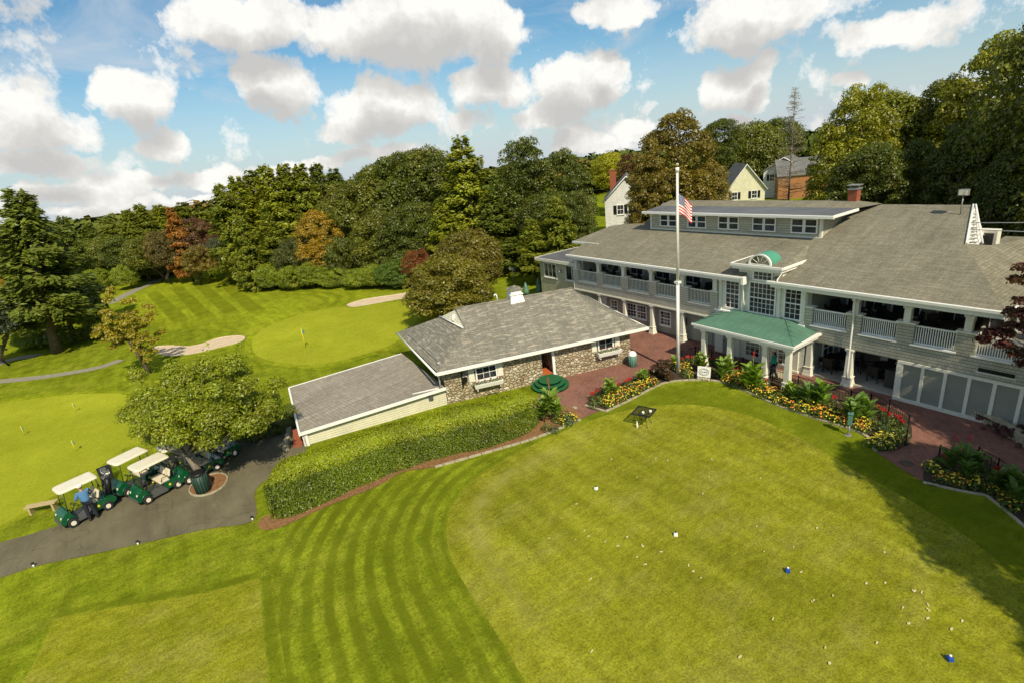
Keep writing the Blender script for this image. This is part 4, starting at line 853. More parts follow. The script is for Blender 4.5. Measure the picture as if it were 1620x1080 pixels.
def decid_mesh(name, R, H, n_cl=95, leaves=16000, leaf=.16, mat=None, top=.5, droop=0., cr=(.15, .27), base=.0, sparse=0.):
    """crown occupying z 0..H above the fork, half width R; made of rounded boughs of unequal size"""
    lob = unit(9); lob[:, 2] = np.abs(lob[:, 2])*.8; amp = RNG.uniform(.03, .17, 9)
    k_ = np.arange(n_cl)+.5; ph = np.arccos(1-1.82*k_/n_cl); th = math.pi*(1+5**.5)*k_; d = np.stack([np.cos(th)*np.sin(ph), np.sin(th)*np.sin(ph), np.cos(ph)], 1)+RNG.normal(0, .09, (n_cl, 3)); d /= np.linalg.norm(d, axis=1, keepdims=True)
    rad_f = .76+sum(a*np.clip((d@l), 0, 1)[:]**3 for a, l in zip(amp, lob)); rad_f *= RNG.uniform(.88, 1.05, len(d))
    inner = RNG.random(len(d)) < .2; rad_f = np.where(inner, rad_f*RNG.uniform(.4, .75, len(d)), rad_f)
    c = d*rad_f[:, None]; 
    zc = H*(1-top); cent = np.empty_like(c); cent[:, 0] = c[:, 0]*R; cent[:, 1] = c[:, 1]*R
    cent[:, 2] = np.where(c[:, 2] > 0, zc+c[:, 2]*(H-zc), zc+c[:, 2]*zc)
    cent[:, 2] -= droop*np.hypot(cent[:, 0], cent[:, 1])
    rad = R*RNG.uniform(cr[0], cr[1], len(d)); w = rad**2*(.25 if sparse else 1); per = np.maximum(10, leaves*rad**2/(rad**2).sum())
    C, Nn = clumps_to_leaves(cent, rad, per)
    return leafmesh(name, C, Nn, leaf, mat or M['leaf'], .6, .45, .25)
def pine_mesh(name, H, R, z0=.12, leaves=15000, leaf=.22, irregular=.35, power=.75, dz=.62):
    Cs, Ns, Al = [], [], []; br = []
    z = H*z0; a0 = 0
    while z < H*.985:
        t = (z-H*z0)/(H*(1-z0)); nb = 6 if t < .8 else 4
        for k in range(nb):
            if RNG.random() < .14: continue
            a = a0+2*math.pi*k/nb+RNG.normal(0, .25); L = R*((1-t)**power*.93+.05+.06*(t > .6))*RNG.uniform(1-irregular, 1.08)
            if t < .12: L *= .8
            br.append((z+RNG.normal(0, .15), a, L, t))
        a0 += .7; z += dz*(1-.72*t)*RNG.uniform(.8, 1.2)
    tot = sum(b[2] for b in br)
    for (z, a, L, t) in br:
        n = int(leaves*L/tot); s = RNG.uniform(.22, 1, n)**.8; rise = .18*L*s**1.5*(1 if t > .3 else .4)-.10*L*s
        w = .26*L*(1.15-s)*RNG.normal(0, .8, n)+RNG.normal(0, .12, n); thick = RNG.normal(.06, .11+.05*L/3, n)
        # foliage gathers into tufts along the bough
        tuft = np.round(s*5+RNG.random()*.5)/5; s = s*.45+tuft*.55; w = w*.75+np.sign(w)*.12
        x = np.cos(a)*L*s-np.sin(a)*w; y = np.sin(a)*L*s+np.cos(a)*w
        Cs.append(np.stack([x, y, z+rise+thick], 1)); Ns.append(np.stack([np.cos(a)*.6+np.zeros(n), np.sin(a)*.6+np.zeros(n), np.ones(n)], 1)); Al.append(np.stack([np.cos(a)+np.zeros(n), np.sin(a)+np.zeros(n), .35+np.zeros(n)], 1))
    C = np.concatenate(Cs); me = leafmesh(name, C, np.concatenate(Ns), leaf, M['needle'], .34, .55, .2, np.concatenate(Al)); return me, br
def trunk_mesh(name, H, r, lean=(0, 0), forks=4, fz=.5, R=2., mat='bark', branches=None, seg=8):
    m = MB(); pts = [(lean[0]*H*t+.12*math.sin(t*5+H), lean[1]*H*t+.1*math.cos(t*4), H*t) for t in [i/6 for i in range(7)]]
    pts[0] = (0, 0, -.15); m.tube(pts, [r*(1.35 if i == 0 else 1)*(1-.13*i) for i in range(7)], seg)
    for k in range(forks):
        a = 2*math.pi*k/forks+.5; z0 = H*(fz+.07*k); p0 = Vector((lean[0]*z0, lean[1]*z0, z0)); L = R*.75
        m.tube([p0, p0+Vector((math.cos(a)*L*.45, math.sin(a)*L*.45, L*.38)), p0+Vector((math.cos(a)*L, math.sin(a)*L, L*.75))], [r*.5, r*.33, r*.12], 6)
    for b in (branches or [])[::2]:
        z, a, L, t = b; m.tube([(0, 0, z), (math.cos(a)*L*.5, math.sin(a)*L*.5, z-.02*L), (math.cos(a)*L*.9, math.sin(a)*L*.9, z+.08*L)], [r*.25*(1-t)+.02, r*.15*(1-t)+.015, .01], 4)
    me_o = m.build(name, M[mat]); me = me_o.data; bpy.data.objects.remove(me_o); return me
# unit prototypes: crowns of 1 m half-width / 1 m height get scaled per tree
random.seed(3)
DEC = {}
for h_, n_, lv_ in ((1.0, 160, 26000), (1.7, 210, 34000), (2.5, 280, 42000), (3.5, 350, 50000)):
    DEC[h_] = [decid_mesh('crown', 1., h_, n_, lv_, .0265, None, tp_, cr=c_) for tp_, c_ in ((.62, (.12, .26)), (.5, (.14, .28)), (.7, (.11, .24)))]
DECF = {2.5: [decid_mesh('crown', 1., 2.5, 320, 60000, .02, None, .6, cr=(.10, .22))]}
PIN = [pine_mesh('crown', 10., 2.6, .22, 17000, .15, .42, 1.05, .7), pine_mesh('crown', 10., 2.9, .05, 19000, .15, .5, .85, .8), pine_mesh('crown', 10., 2.3, .12, 16000, .145, .4, .95, .75)]
PIT = [trunk_mesh('trunk', 9.8, .20, forks=0, branches=p[1]) for p in PIN]
DET = [trunk_mesh('trunk', 1., .035, forks=5, fz=.30, R=.28)]
def mesh_child(name, me, parent, loc=(0, 0, 0), sc=(1, 1, 1), rz=0., col=None):
    o = bpy.data.objects.new(name, me); COL.objects.link(o); o.parent = parent; o.location = loc; o.scale = sc; o.rotation_euler = (0, 0, rz)
    if col: o.color = (*col, 1)
    return o
GREENS = dict(oak=(.15, .165, .012), oakd=(.11, .135, .012), maple=(.27, .27, .010), yel=(.40, .38, .018), pine=(.20, .225, .018), pineb=(.255, .275, .018), pined=(.14, .17, .020), bush=(.24, .29, .014), brown=(.22, .16, .018), maroon=(.13, .055, .016), orange=(.50, .28, .014), red=(.24, .085, .02), rust=(.42, .19, .035), mapbr=(.20, .15, .012), grey=(.12, .11, .08), maple2=(.20, .22, .010))
def tree(kind, pos, H, R, col, label, group=None, trunk=.28, fine=False, cat='tree', v=None, name=None, shade=1.):
    c = tuple(x*shade for x in (GREENS[col] if isinstance(col, str) else col)); i = random.randrange(99) if v is None else v; z = pos[2] if len(pos) > 2 else 0
    if kind == 'pine':
        t = thing(name or 'pine_tree', label, cat, pos, random.uniform(0, 6.28), group); i %= 3; sx = R/(2.6, 2.9, 2.3)[i]; sz = H/10.3
        mesh_child('trunk', PIT[i], t, (0, 0, 0), (max(.8, sx*.8), max(.8, sx*.8), sz)); mesh_child('crown', PIN[i][0], t, (0, 0, 0), (sx, sx, sz), 0, c); return t
    t = thing(name or 'broadleaf_tree', label, cat, pos, random.uniform(0, 6.28), group); zt = H*trunk; hr = (H-zt)/R; D_c = DECF if fine else DEC; hk = min(D_c, key=lambda k_: abs(math.log(k_/hr))); P = D_c[hk]; i %= len(P)
    mesh_child('trunk', DET[0], t, (0, 0, 0), (H*.9, H*.9, H*.75)); mesh_child('crown', P[i], t, (0, 0, zt), (R, R*random.uniform(.9, 1.1), (H-zt)/hk), random.uniform(0, 6.28), c); return t
def tpx(kind, px, dep, top, wpx, col, label, group=None, **k):
    p = at(px, dep, 0); p = (p[0], p[1], hz(p[0], p[1])); 
    if p[2] < 0: p = at(px, dep, p[2])
    H = (Hh(top, p[0], p[1])-p[2])*1.0-(0 if kind == 'pine' else .10*wpx/2*dep/F); R = wpx/2*dep/F
    if kind != 'pine': R /= 1.0
    return tree(kind, p, max(H, .5), R, col, label, group, **k)
def lean(t, deg):
    q = Matrix.Rotation(math.radians(deg), 4, Vector((D_[0], D_[1], 0)).normalized()) @ Matrix.Rotation(t.rotation_euler.z, 4, 'Z'); t.rotation_euler = q.to_euler(); return t
def dep_of(px, py): return PR(*G(px, py))[2]
LG = 'tall pines in the row along the fairway'
# -- far left group
lean(tpx('pine', 92, dep_of(97, 557), 298, 200, 'pined', 'largest dark pine at the far left with a bare pale lower trunk', v=0), 9)
lean(tpx('pine', 120, dep_of(118, 541), 352, 112, 'pined', 'dark pine standing close behind the largest pine at the left', v=1), 7)
lean(tpx('pine', 144, dep_of(150, 520), 340, 84, 'pined', 'slimmer dark pine at the right of the far left group', v=2), 7)
lean(tpx('pine', 34, dep_of(40, 520), 410, 120, 'pine', 'pine leaning out of the left edge behind the largest pine', v=1), 6)
tpx('dec', 22, dep_of(24, 577), 462, 92, (.07, .095, .045), 'small grey green tree with a slanting trunk at the left edge', trunk=.42)
tpx('dec', 8, 62, 418, 46, 'orange', 'orange tree glimpsed at the left edge behind the pines')
tpx('dec', 58, dep_of(60, 548), 512, 62, 'bush', 'rounded green shrub at the foot of the largest pine', name='shrub', cat='shrub', trunk=.02)
# small autumn tree by the bunker: open crown of thin boughs
pt = G(236, 591); Ht = Hh(466, pt[0], pt[1]); T = thing('broadleaf_tree', 'small open golden brown tree beside the near bunker', 'tree', pt)
m = MB(); m.tube([(0, 0, -.1), (.05, -.05, .8), (-.05, -.2, 1.6), (-.2, -.5, 2.6), (-.3, -.7, 3.5)], [.2, .15, .13, .08, .03], 8)
fk = []
for k in range(9):
    a = 2*math.pi*k/9+.3; z0 = 1.2+.25*k; L = 1.9*(1-.05*k); e = Vector((math.cos(a)*L-.2, math.sin(a)*L-.3, z0+L*random.uniform(.4, .8))); m.tube([(-.05, -.2, z0), (Vector((-.05, -.2, z0))+e)/2+Vector((0, 0, .15)), e], [.07, .045, .015], 6); fk.append(np.array(e))
tk = m.build('trunk', M['bark'], T)
cen = np.array(fk+[f*RNG.uniform(.55, .95)+RNG.normal(0, .35, 3) for f in fk for _ in range(3)]+[np.array([-.3, -.6, Ht-.8]), np.array([-.1, -.4, Ht-.5]), np.array([-.5, -.9, Ht-1.2])])
cen = cen*np.array([1, 1, 1.15]); ex_ = unit(46)*RNG.uniform(.5, 1, (46, 1)); cen = np.concatenate([cen, np.array([-.15, -.35, Ht*.66])+ex_*np.array([1.7, 2.2, Ht*.31])]); rr = RNG.uniform(.28, .5, len(cen)); C, Nn = clumps_to_leaves(cen, rr, np.full(len(cen), 190), .8, .3); mesh_child('crown', leafmesh('crown', C, Nn, .075, M['leaf'], .6, .5, .2), T, col=(.34, .28, .02))
# -- back row at the left, beyond the far fairway
row = [('pine', 150, 96, 372, 60, 'pine'), ('pine', 172, 94, 352, 56, 'pined'), ('dec', 190, 92, 372, 58, 'oak'), ('pine', 204, 93, 344, 54, 'pine'), ('dec', 222, 90, 368, 56, 'oakd'), ('pine', 238, 90, 330, 56, 'pine'), ('pine', 258, 92, 322, 60, 'pine'), ('dec', 252, 86, 372, 50, 'oak'), ('pine', 284, 95, 322, 62, 'pineb'), ('pine', 318, 97, 318, 62, 'pine'), ('pine', 342, 98, 326, 60, 'pine')]
for i, (kd, px, dp, tp, w, c) in enumerate(row):
    lab = {'pine': 'tall green pine in the back row beyond the far fairway', 'dec': 'rounded dark green tree in the back row beyond the far fairway'}[kd]
    tpx(kd, px, dp, tp, w*1.35, c, lab, {'pine': 'back row pines beyond the far fairway', 'dec': 'back row broadleaf trees beyond the far fairway'}[kd])
tpx('pine', 305, 84, 326, 60, 'rust', 'reddish orange pine with a bare trunk where the far path ends', v=2)
tpx('dec', 278, 84, 362, 52, (.17, .13, .03), 'golden brown tree left of the reddish orange pine', trunk=.2)
tpx('dec', 338, 86, 342, 64, (.16, .075, .035), 'reddish brown broad tree right of the reddish orange pine', trunk=.15)
tpx('dec', 325, 80, 384, 54, 'brown', 'low brownish tree with a pale split trunk near the far path', trunk=.25)
tpx('dec', 365, 84, 372, 44, (.10, .12, .06), 'small grey green tree at the end of the back row')
tpx('dec', 206, 84, 418, 40, 'bush', 'low bright bush before the back row trees', name='shrub', cat='shrub', trunk=.02)
tpx('dec', 160, 88, 424, 46, 'bush', 'wide low bush at the left end of the back row', name='shrub', cat='shrub', trunk=.02)
# -- central mass
for px, dp, tp, w, c in ((392, 77, 296, 96, 'pine'), (415, 80, 284, 92, 'pineb'), (438, 84, 274, 94, 'pine'), (462, 80, 268, 90, 'pineb'), (486, 84, 266, 92, 'pine'), (510, 82, 266, 92, 'pine'), (532, 88, 266, 84, 'pined'), (556, 90, 272, 76, 'pined'), (408, 72, 350, 70, 'pine'), (450, 73, 345, 76, 'pine')):
    tpx('pine', px, dp, tp-8, w*1.25, c, 'tall pine in the dense stand left of the orange tree', 'tall pines left of the orange tree')
tpx('dec', 520, 70, 318, 72, (.42, .27, .018), 'bright orange autumn tree in front of the tall pines', trunk=.05, v=2)
tpx('dec', 484, 70, 372, 62, (.10, .11, .02), 'olive tree between the pines and the orange tree', trunk=.05)
tpx('dec', 552, 69, 366, 72, 'oakd', 'dark green tree just right of the orange tree', trunk=.05, v=2)
tpx('dec', 545, 88, 292, 44, (.17, .085, .03), 'reddish brown crown showing above the pine stand')
for px, dp, tp, w, c in ((592, 74, 276, 104, 'oak'), (622, 78, 252, 106, 'oak'), (655, 74, 236, 116, 'oakd'), (690, 76, 226, 116, 'oak'), (712, 72, 222, 100, 'oakd'), (612, 68, 330, 84, 'oak'), (655, 66, 320, 90, 'oakd')):
    tpx('dec', px, dp, tp, w*1.12, c, 'tall dark green oak in the wood right of the orange tree', 'tall oaks in the middle of the wood', trunk=.04)
tpx('pine', 756, 66, 212, 158, 'pineb', 'tallest light green pine in the middle of the wood', v=1)
tpx('pine', 716, 62, 322, 110, 'pineb', 'shorter bright green pine in front of the oaks', v=0)
tpx('pine', 792, 63, 300, 120, 'pined', 'dark pine to the right of the tallest light green pine', v=2)
tpx('dec', 848, 66, 206, 104, 'oakd', 'tall dark tree right of the tallest light green pine', trunk=.04, v=0)
tpx('dec', 898, 66, 214, 104, 'oakd', 'broad dark tree left of the white gabled house', trunk=.04, v=2)
tpx('dec', 868, 62, 300, 90, 'oakd', 'lower dark tree in front of the pair of tall dark trees', trunk=.04, v=1)
tpx('pine', 890, 56, 310, 120, 'pine', 'spreading pine directly behind the low side wing', v=1)
tpx('pine', 850, 56, 345, 100, 'pine', 'low spreading pine left of the side wing', v=0)
tpx('dec', 915, 60, 296, 60, 'oakd', 'dark tree touching the white gabled house', trunk=.04)
for i, (px, dp, tp, w, c) in enumerate(((436, 70, 418, 44, 'bush'), (470, 69, 412, 46, 'bush'), (500, 68, 412, 44, 'bush'), (535, 67, 418, 40, 'bush'), (572, 65, 424, 46, 'bush'), (598, 64, 418, 46, 'bush'), (622, 63, 414, 44, (.13, .20, .02)), (640, 62, 405, 40, (.13, .20, .02)), (408, 73, 420, 40, 'bush'))):
    tpx('dec', px, dp, tp, w*1.15, c, 'bright green bush in the line at the edge of the wood', 'green bushes along the foot of the wood', name='shrub', cat='shrub', trunk=.0)
tpx('dec', 668, 62, 392, 46, 'red', 'small red leaved tree at the edge of the wood', trunk=.1)
tpx('dec', 752, 52, 362, 118, (.18, .15, .015), 'taller olive brown drooping tree behind the stone building', trunk=.1, v=1)
tpx('dec', 712, 46, 402, 138, (.20, .175, .015), 'broad olive brown tree just behind the stone building roof', trunk=.05, v=0)
# -- behind the clubhouse
tpx('dec', 966, 110, 238, 60, 'yel', 'light yellow green tree far behind the white gabled house')
tpx('dec', 1068, 58, 146, 126, 'mapbr', 'big brownish green maple behind the flagpole', trunk=.1, v=2)
tpx('dec', 1034, 56, 228, 78, 'mapbr', 'lower left part tree of dark maple by the white gabled house', trunk=.05, v=0)
tpx('dec', 1000, 100, 238, 44, 'maroon', 'dark maroon tree beside the white gabled house')
tpx('dec', 1108, 57, 250, 74, 'mapbr', 'lower brown tinted maple right of the flagpole', trunk=.05, v=1)
tpx('dec', 1133, 108, 182, 58, 'oakd', 'narrow dark tree right of the big maple')
tpx('dec', 1188, 112, 192, 92, 'oak', 'dark green tree behind the pale yellow house', trunk=.1)
tpx('dec', 1226, 116, 186, 84, 'oakd', 'dark tree behind the bare spruce')
tpx('dec', 1330, 50, 118, 128, 'maple', 'yellow green maple behind the clubhouse chimney', trunk=.06, v=0)
tpx('dec', 1392, 52, 124, 120, 'maple2', 'dark green maple right of the clubhouse chimney', trunk=.06, v=1)
tpx('dec', 1455, 50, 86, 120, 'oak', 'tall green tree above the right part of the clubhouse roof', trunk=.06, v=2)
tpx('dec', 1525, 46, 30, 155, 'maple', 'big sunlit green maple behind the roof floodlight', trunk=.06, v=3)
tpx('dec', 1500, 40, 174, 110, 'oakd', 'dark lower tree behind the roof gable', trunk=.04, v=0)
tpx('dec', 1430, 44, 194, 100, 'oakd', 'dark lower tree behind the clubhouse ridge', trunk=.04, v=2)
tpx('dec', 1350, 44, 212, 100, 'oakd', 'dark lower tree behind the brick chimney', trunk=.04, v=1)
tpx('dec', 1600, 38, -50, 200, 'oak', 'tallest tree at the right edge behind the roof', trunk=.06, v=1, fine=True)
tpx('dec', 1680, 34, -70, 220, 'oak', 'tree half outside the right edge of the view', trunk=.06, v=0)
tpx('dec', 1572, 36, 184, 110, 'oakd', 'dark understorey tree at the right behind the low rear roof', trunk=.03, v=1)
# bare spruce
p = at(1243, 62); H = Hh(138, p[0], p[1]); T = thing('spruce_tree', 'thin bare grey spruce rising between the houses', 'tree', p)
m = MB(); m.tube([(0, 0, -.1), (0, 0, H*.5), (0, 0, H)], [.16, .08, .02], 8)
C, A_ = [], []
for k in range(230):
    t = .25+.74*random.random(); z = H*t; L = 2.9*(1-t)**.75+.25; a = random.uniform(0, 6.28); e = (math.cos(a)*L, math.sin(a)*L, z+L*.12); m.tube([(0, 0, z), e], [.022, .008], 3, caps=False)
    for _ in range(14): s = random.random(); C.append((e[0]*s+random.gauss(0, .1), e[1]*s+random.gauss(0, .1), z+L*.12*s+random.gauss(0, .1))); A_.append((math.cos(a), math.sin(a), .2))
m.build('trunk', M['barkgrey'], T); C = np.array(C); mesh_child('crown', leafmesh('crown', C, unit(len(C)), .085, M['needle'], .22, .4, 0, np.array(A_)), T, col=(.26, .22, .16))
# trees east of the lawn (outside the frame) that shade the right of the lawn and roof; the crimson maple reaches into view
for (x_, y_, H_t, R_t) in ((38.6, -2.2, 15, 4.4), (38.6, -7.9, 14.3, 3.1), (43, 4.5, 18, 5.5), (37.6, 3.2, 14, 3.8), (40.2, -10.6, 12.5, 3.0), (42.5, -13.2, 12.5, 2.8), (38.5, 10.5, 15, 4.5)):
    tree('dec', (x_, y_, 0), H_t, R_t, 'oak', 'tree standing east of the lawn shading its right side', 'shade trees east of the lawn', trunk=.17)
p = G(1765, 660); p = (30.9, -1.8, 0)
T = thing('maple_tree', 'crimson leaved maple reaching in from the right edge before the clubhouse', 'tree', p)
m = MB(); m.tube([(0, 0, 0), (.05, 0, 1.5), (0, 0, 3)], [.14, .11, .07], 8)
tg = [SY(px, py, yy) for px, py, yy in ((1570, 528, -1.4), (1590, 545, -1.8), (1612, 560, -1.5), (1556, 538, -1.6), (1600, 515, -1.2), (1618, 500, -1.5), (1622, 480, -1.8), (1606, 495, -1.3), (1640, 530, -1.5), (1650, 500, -1.2), (1650, 470, -1.5), (1612, 445, -2.2), (1622, 425, -2.2), (1625, 575, -1.2), (1680, 520, -1.5), (1700, 480, -1.5), (1720, 540, -1.5), (1588, 528, -1.1), (1640, 440, -2.0))]
cen = np.array([[q[0]-p[0], q[1]-p[1], q[2]-p[2]] for q in tg]); 
for q in cen: m.tube([(0, 0, 2.6), (q[0]*.5, q[1]*.5, (2.6+q[2])/2+.2), tuple(q)], [.05, .03, .01], 5)
m.build('trunk', M['bark'], T); C, Nn = clumps_to_leaves(cen, RNG.uniform(.26, .5, len(cen)), np.full(len(cen), 300), .55, .2)
mesh_child('crown', leafmesh('crown', C, Nn, .075, M['leaf'], .65, .5, .2), T, col=(.085, .018, .012))
# -- big tree over the carts
bt = G(332, 768); T = thing('broadleaf_tree', 'broad spreading green tree over the parked golf carts', 'tree', bt)
m = MB(); m.tube([(0, 0, -.1), (-.02, -.1, .5), (-.1, -.28, 1.1), (-.2, -.45, 1.9)], [.22, .16, .15, .14], 10)
pts = []
tops = [(195, 640), (215, 690), (250, 620), (262, 700), (290, 600), (300, 650), (322, 585), (340, 610), (352, 660), (360, 578), (378, 615), (392, 650), (400, 610), (415, 645), (435, 640), (230, 655), (275, 665), (320, 690), (350, 690), (385, 680), (310, 620), (420, 612), (240, 590) , (270, 590)]
allc = []
for i, (px, py) in enumerate(tops):
    for zz in (0, 1):
        u = (px-320)/130.; hgt = 2.7+2.6*(1-min(1, ((px-325)/140)**2))*max(0, min(1, (715-py)/120.)) + .25*random.random()
        q = G(px, py, hgt); allc.append((q[0]-bt[0]+random.gauss(0, .3), q[1]-bt[1]+random.gauss(0, .3), hgt-zz*random.uniform(.5, 1.1)))
for k in range(95):
    a = random.uniform(0, 6.28); s = random.random()**.45; x, y = math.cos(a)*2.9*s, math.sin(a)*3.3*s; allc.append((x-.9, y+.55, 1.75+2.9*(1-s*s)**.7*random.uniform(.55, 1)))
def _vis(q):
    a_, b_, _ = PR(q[0]+bt[0], q[1]+bt[1], q[2]); lim = np.interp(a_, [190, 205, 230, 262, 300, 335, 350, 385, 410, 450], [690, 692, 700, 712, 712, 716, 700, 690, 672, 650]); return 203 < a_ < 438 and b_ < lim-6
allc = [q for q in allc if _vis(q)]
cen = np.array(allc)
for q in cen[::4]: m.tube([(-.2, -.45, 1.8), (q[0]*.45-.1, q[1]*.45-.2, q[2]*.7), (q[0]*.9, q[1]*.9, q[2]-.1)], [.085, .05, .015], 6)
m.build('trunk', M['barkgrey'], T)
rad_ = RNG.uniform(.40, .82, len(cen)); C, Nn = clumps_to_leaves(cen, rad_, 105000*rad_**2/(rad_**2).sum(), .85, .35)
spr = []
for q in cen[RNG.integers(0, len(cen), 120)]:
    d = Vector((q[0]*.5, q[1]*.5, 1.6+random.random())).normalized()
    if random.random() < .45: continue
    for k in range(26): spr.append(np.array(q)+np.array(d)*(.35+.9*k/26)+RNG.normal(0, .07, 3))
C = np.concatenate([C, np.array(spr)]); Nn = np.concatenate([Nn, unit(len(spr))])
mesh_child('crown', leafmesh('crown', C, Nn, .066, M['leaf'], .5, .5, .25), T, col=(.25, .29, .014))
# yew like shrub to the right of it
q = G(425, 682); T = thing('shrub', 'low dark green spreading shrub between the big tree and the lean-to', 'shrub', q)
cen = np.array([(max(-1.3, min(1.3, random.gauss(0, .7))), max(-1.5, min(1.3, random.gauss(0, .9))), abs(random.gauss(.7, .4))) for _ in range(45)]); rr = RNG.uniform(.28, .5, 45); C, Nn = clumps_to_leaves(cen, rr, 20000*rr**2/(rr**2).sum(), .7, .4)
mesh_child('foliage', leafmesh('foliage', C, Nn, .055, M['leaf'], .4, .5, .3), T, col=(.115, .155, .014)); m = MB(); m.tube([(0, 0, -.05), (.1, 0, .6)], [.09, .05], 6); m.build('stem', M['bark'], T)
# ------------------------------------------------------------------ hedge
def hedge():
    base = smooth([G(*p) for p in ((405, 828), (440, 828), (500, 803), (600, 757), (690, 727), (790, 703), (862, 672))], False, 8)[4:]
    cl = []; n = len(base)
    for i, p in enumerate(base):
        t = (base[min(i+1, n-1)]-base[max(i-1, 0)]).normalized(); nn = Vector((-t.y, t.x)); cl.append((p+nn*.78, t, nn))
    S = [0]
    for i in range(1, n): S.append(S[-1]+(cl[i][0]-cl[i-1][0]).length)
    L = S[-1]; Cs, Ns = [], []; N = 95000
    def pos(s):
        for i in range(n-1):
            if S[i+1] >= s: f_ = (s-S[i])/(S[i+1]-S[i]+1e-9); return cl[i][0].lerp(cl[i+1][0], f_), cl[i][1], cl[i][2]
        return cl[-1]
    sam = [pos(L*k/400) for k in range(401)]
    cx = np.array([[s[0].x, s[0].y] for s in sam]); tt = np.array([[s[1].x, s[1].y] for s in sam]); nn = np.array([[s[2].x, s[2].y] for s in sam])
    k = RNG.integers(0, 401, N); ph = RNG.uniform(0, 1, N)
    # superellipse section
    a = RNG.uniform(0, math.pi, N); ca, sa = np.cos(a), np.sin(a); e = .3
    u = np.sign(ca)*np.abs(ca)**e*.78; hgt = 2.02-.0007*k+.07*np.sin(k*.05)+.05*np.sin(k*.021+1); w = np.abs(sa)**e*hgt
    low = RNG.random(N) < .45; w = np.where(low, RNG.uniform(.03, 1.85, N), w); side = np.where(RNG.random(N) < .6, -1, 1); u = np.where(low, side*.78, u)
    lump = 1+.05*np.sin(k*.11+w*3)+.04*np.sin(k*.037+u*5)
    topm = (~low) & (RNG.random(N) < .62); u = np.where(topm, RNG.uniform(-.74, .74, N), u); w = np.where(topm, hgt*(1-.10*np.abs(u/.78)**4), w)
    endf = np.clip(np.minimum(k, 400-k)/30., 0, 1)**.5; u = u*lump*(.25+.75*endf)
    w = w*(.66+.34*endf)+RNG.normal(0, .03, N)
    ex = np.where(k < 7, -1, 0)+np.where(k > 393, 1, 0)
    P = np.stack([cx[k, 0]-nn[k, 0]*(-u), cx[k, 1]-nn[k, 1]*(-u), w], 1); P[:, :2] += RNG.normal(0, .035, (N, 2))+tt[k]*RNG.uniform(-.03, .03, (N, 1))
    Nr = np.stack([nn[k, 0]*u*1.3, nn[k, 1]*u*1.3, np.where(low, .25, w/hgt*1.2)], 1)
    H_ = thing('hedge', 'long clipped bright green hedge in front of the lean-to', 'hedge', (0, 0, 0))
    al = np.tile(np.array([[0, 0, 1.]]), (N, 1))+RNG.normal(0, .45, (N, 3)); new = w > hgt*.80+RNG.normal(0, .08, N)  # lit top and shaded sides put into the leaf colours: top lighter, sides darker
    mesh_child('painted_lit_top', leafmesh('painted_lit_top', P[new], Nr[new], .048, M['leaf'], .34, .7, .5, al[new]), H_, col=(.31, .36, .008)); mesh_child('foliage', leafmesh('foliage', P[~new], Nr[~new], .050, M['leaf'], .34, .75, .25, al[~new]), H_, col=(.15, .205, .007))
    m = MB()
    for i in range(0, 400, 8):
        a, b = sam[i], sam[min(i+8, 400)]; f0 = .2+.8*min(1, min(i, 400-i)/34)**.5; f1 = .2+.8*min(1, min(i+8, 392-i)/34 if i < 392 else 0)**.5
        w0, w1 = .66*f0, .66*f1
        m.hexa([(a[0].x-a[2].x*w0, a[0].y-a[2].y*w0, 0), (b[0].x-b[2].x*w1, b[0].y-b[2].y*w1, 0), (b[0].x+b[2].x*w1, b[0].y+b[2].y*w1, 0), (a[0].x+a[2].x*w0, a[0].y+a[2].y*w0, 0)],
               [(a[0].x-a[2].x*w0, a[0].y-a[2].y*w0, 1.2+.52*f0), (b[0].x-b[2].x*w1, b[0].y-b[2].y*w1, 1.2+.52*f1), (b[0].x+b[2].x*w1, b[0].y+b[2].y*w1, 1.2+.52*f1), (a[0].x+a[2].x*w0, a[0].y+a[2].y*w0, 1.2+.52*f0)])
    c = m.build('branches', M['leafcore'], H_)  # solid core, coloured dark to stand for the shade inside the hedge
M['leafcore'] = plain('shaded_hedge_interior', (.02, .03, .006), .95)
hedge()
# ------------------------------------------------------------------ far woodland canopy on the falling land (one mass)
def far_wood():
    Cs, Ns = [], []; n = 0
    for _ in range(5600):
        px = random.uniform(-420, 1700); dep = 100*math.exp(random.random()**1.15*2.6); p = at(px, dep, -3)
        if p[0] > -84 and p[1] < 92: continue
        if p[0] < -84 and PR(p[0], p[1], 3)[1] > 428: continue
        z = hz(p[0], p[1]); h = random.uniform(7, 11); R = random.uniform(3, 5.2)*(1+dep/900); k = max(34, int(190*min(1, 130/dep)))
        hill = 7*math.sin(p[1]*.006+1)+5*math.sin(p[1]*.017); z += max(0, (dep-350)/500)*max(-4, hill)
        d = unit(k); d[:, 2] = np.abs(d[:, 2]); Cs.append(np.array([p[0], p[1], z+h-R*.8])+d*R*RNG.uniform(.75, 1.1, (k, 1))); Ns.append(np.concatenate([d, np.full((k, 1), .55+dep/420)], 1))
    C = np.concatenate(Cs); NN = np.concatenate(Ns)
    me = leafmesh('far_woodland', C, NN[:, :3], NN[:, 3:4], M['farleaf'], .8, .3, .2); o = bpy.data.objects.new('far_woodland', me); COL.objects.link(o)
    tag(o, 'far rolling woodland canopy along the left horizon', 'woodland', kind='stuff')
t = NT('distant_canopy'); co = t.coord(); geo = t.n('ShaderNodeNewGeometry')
c = t.ramp(t.noise(co, .045, 5), [(.3, (.05, .075, .014)), (.5, (.075, .10, .016)), (.62, (.12, .12, .02)), (.72, (.20, .12, .03))]); c = t.mix(1, c, t.ramp(geo.outputs['Random Per Island'], [(0, .6), (1, 1.4)]), 'MULTIPLY')
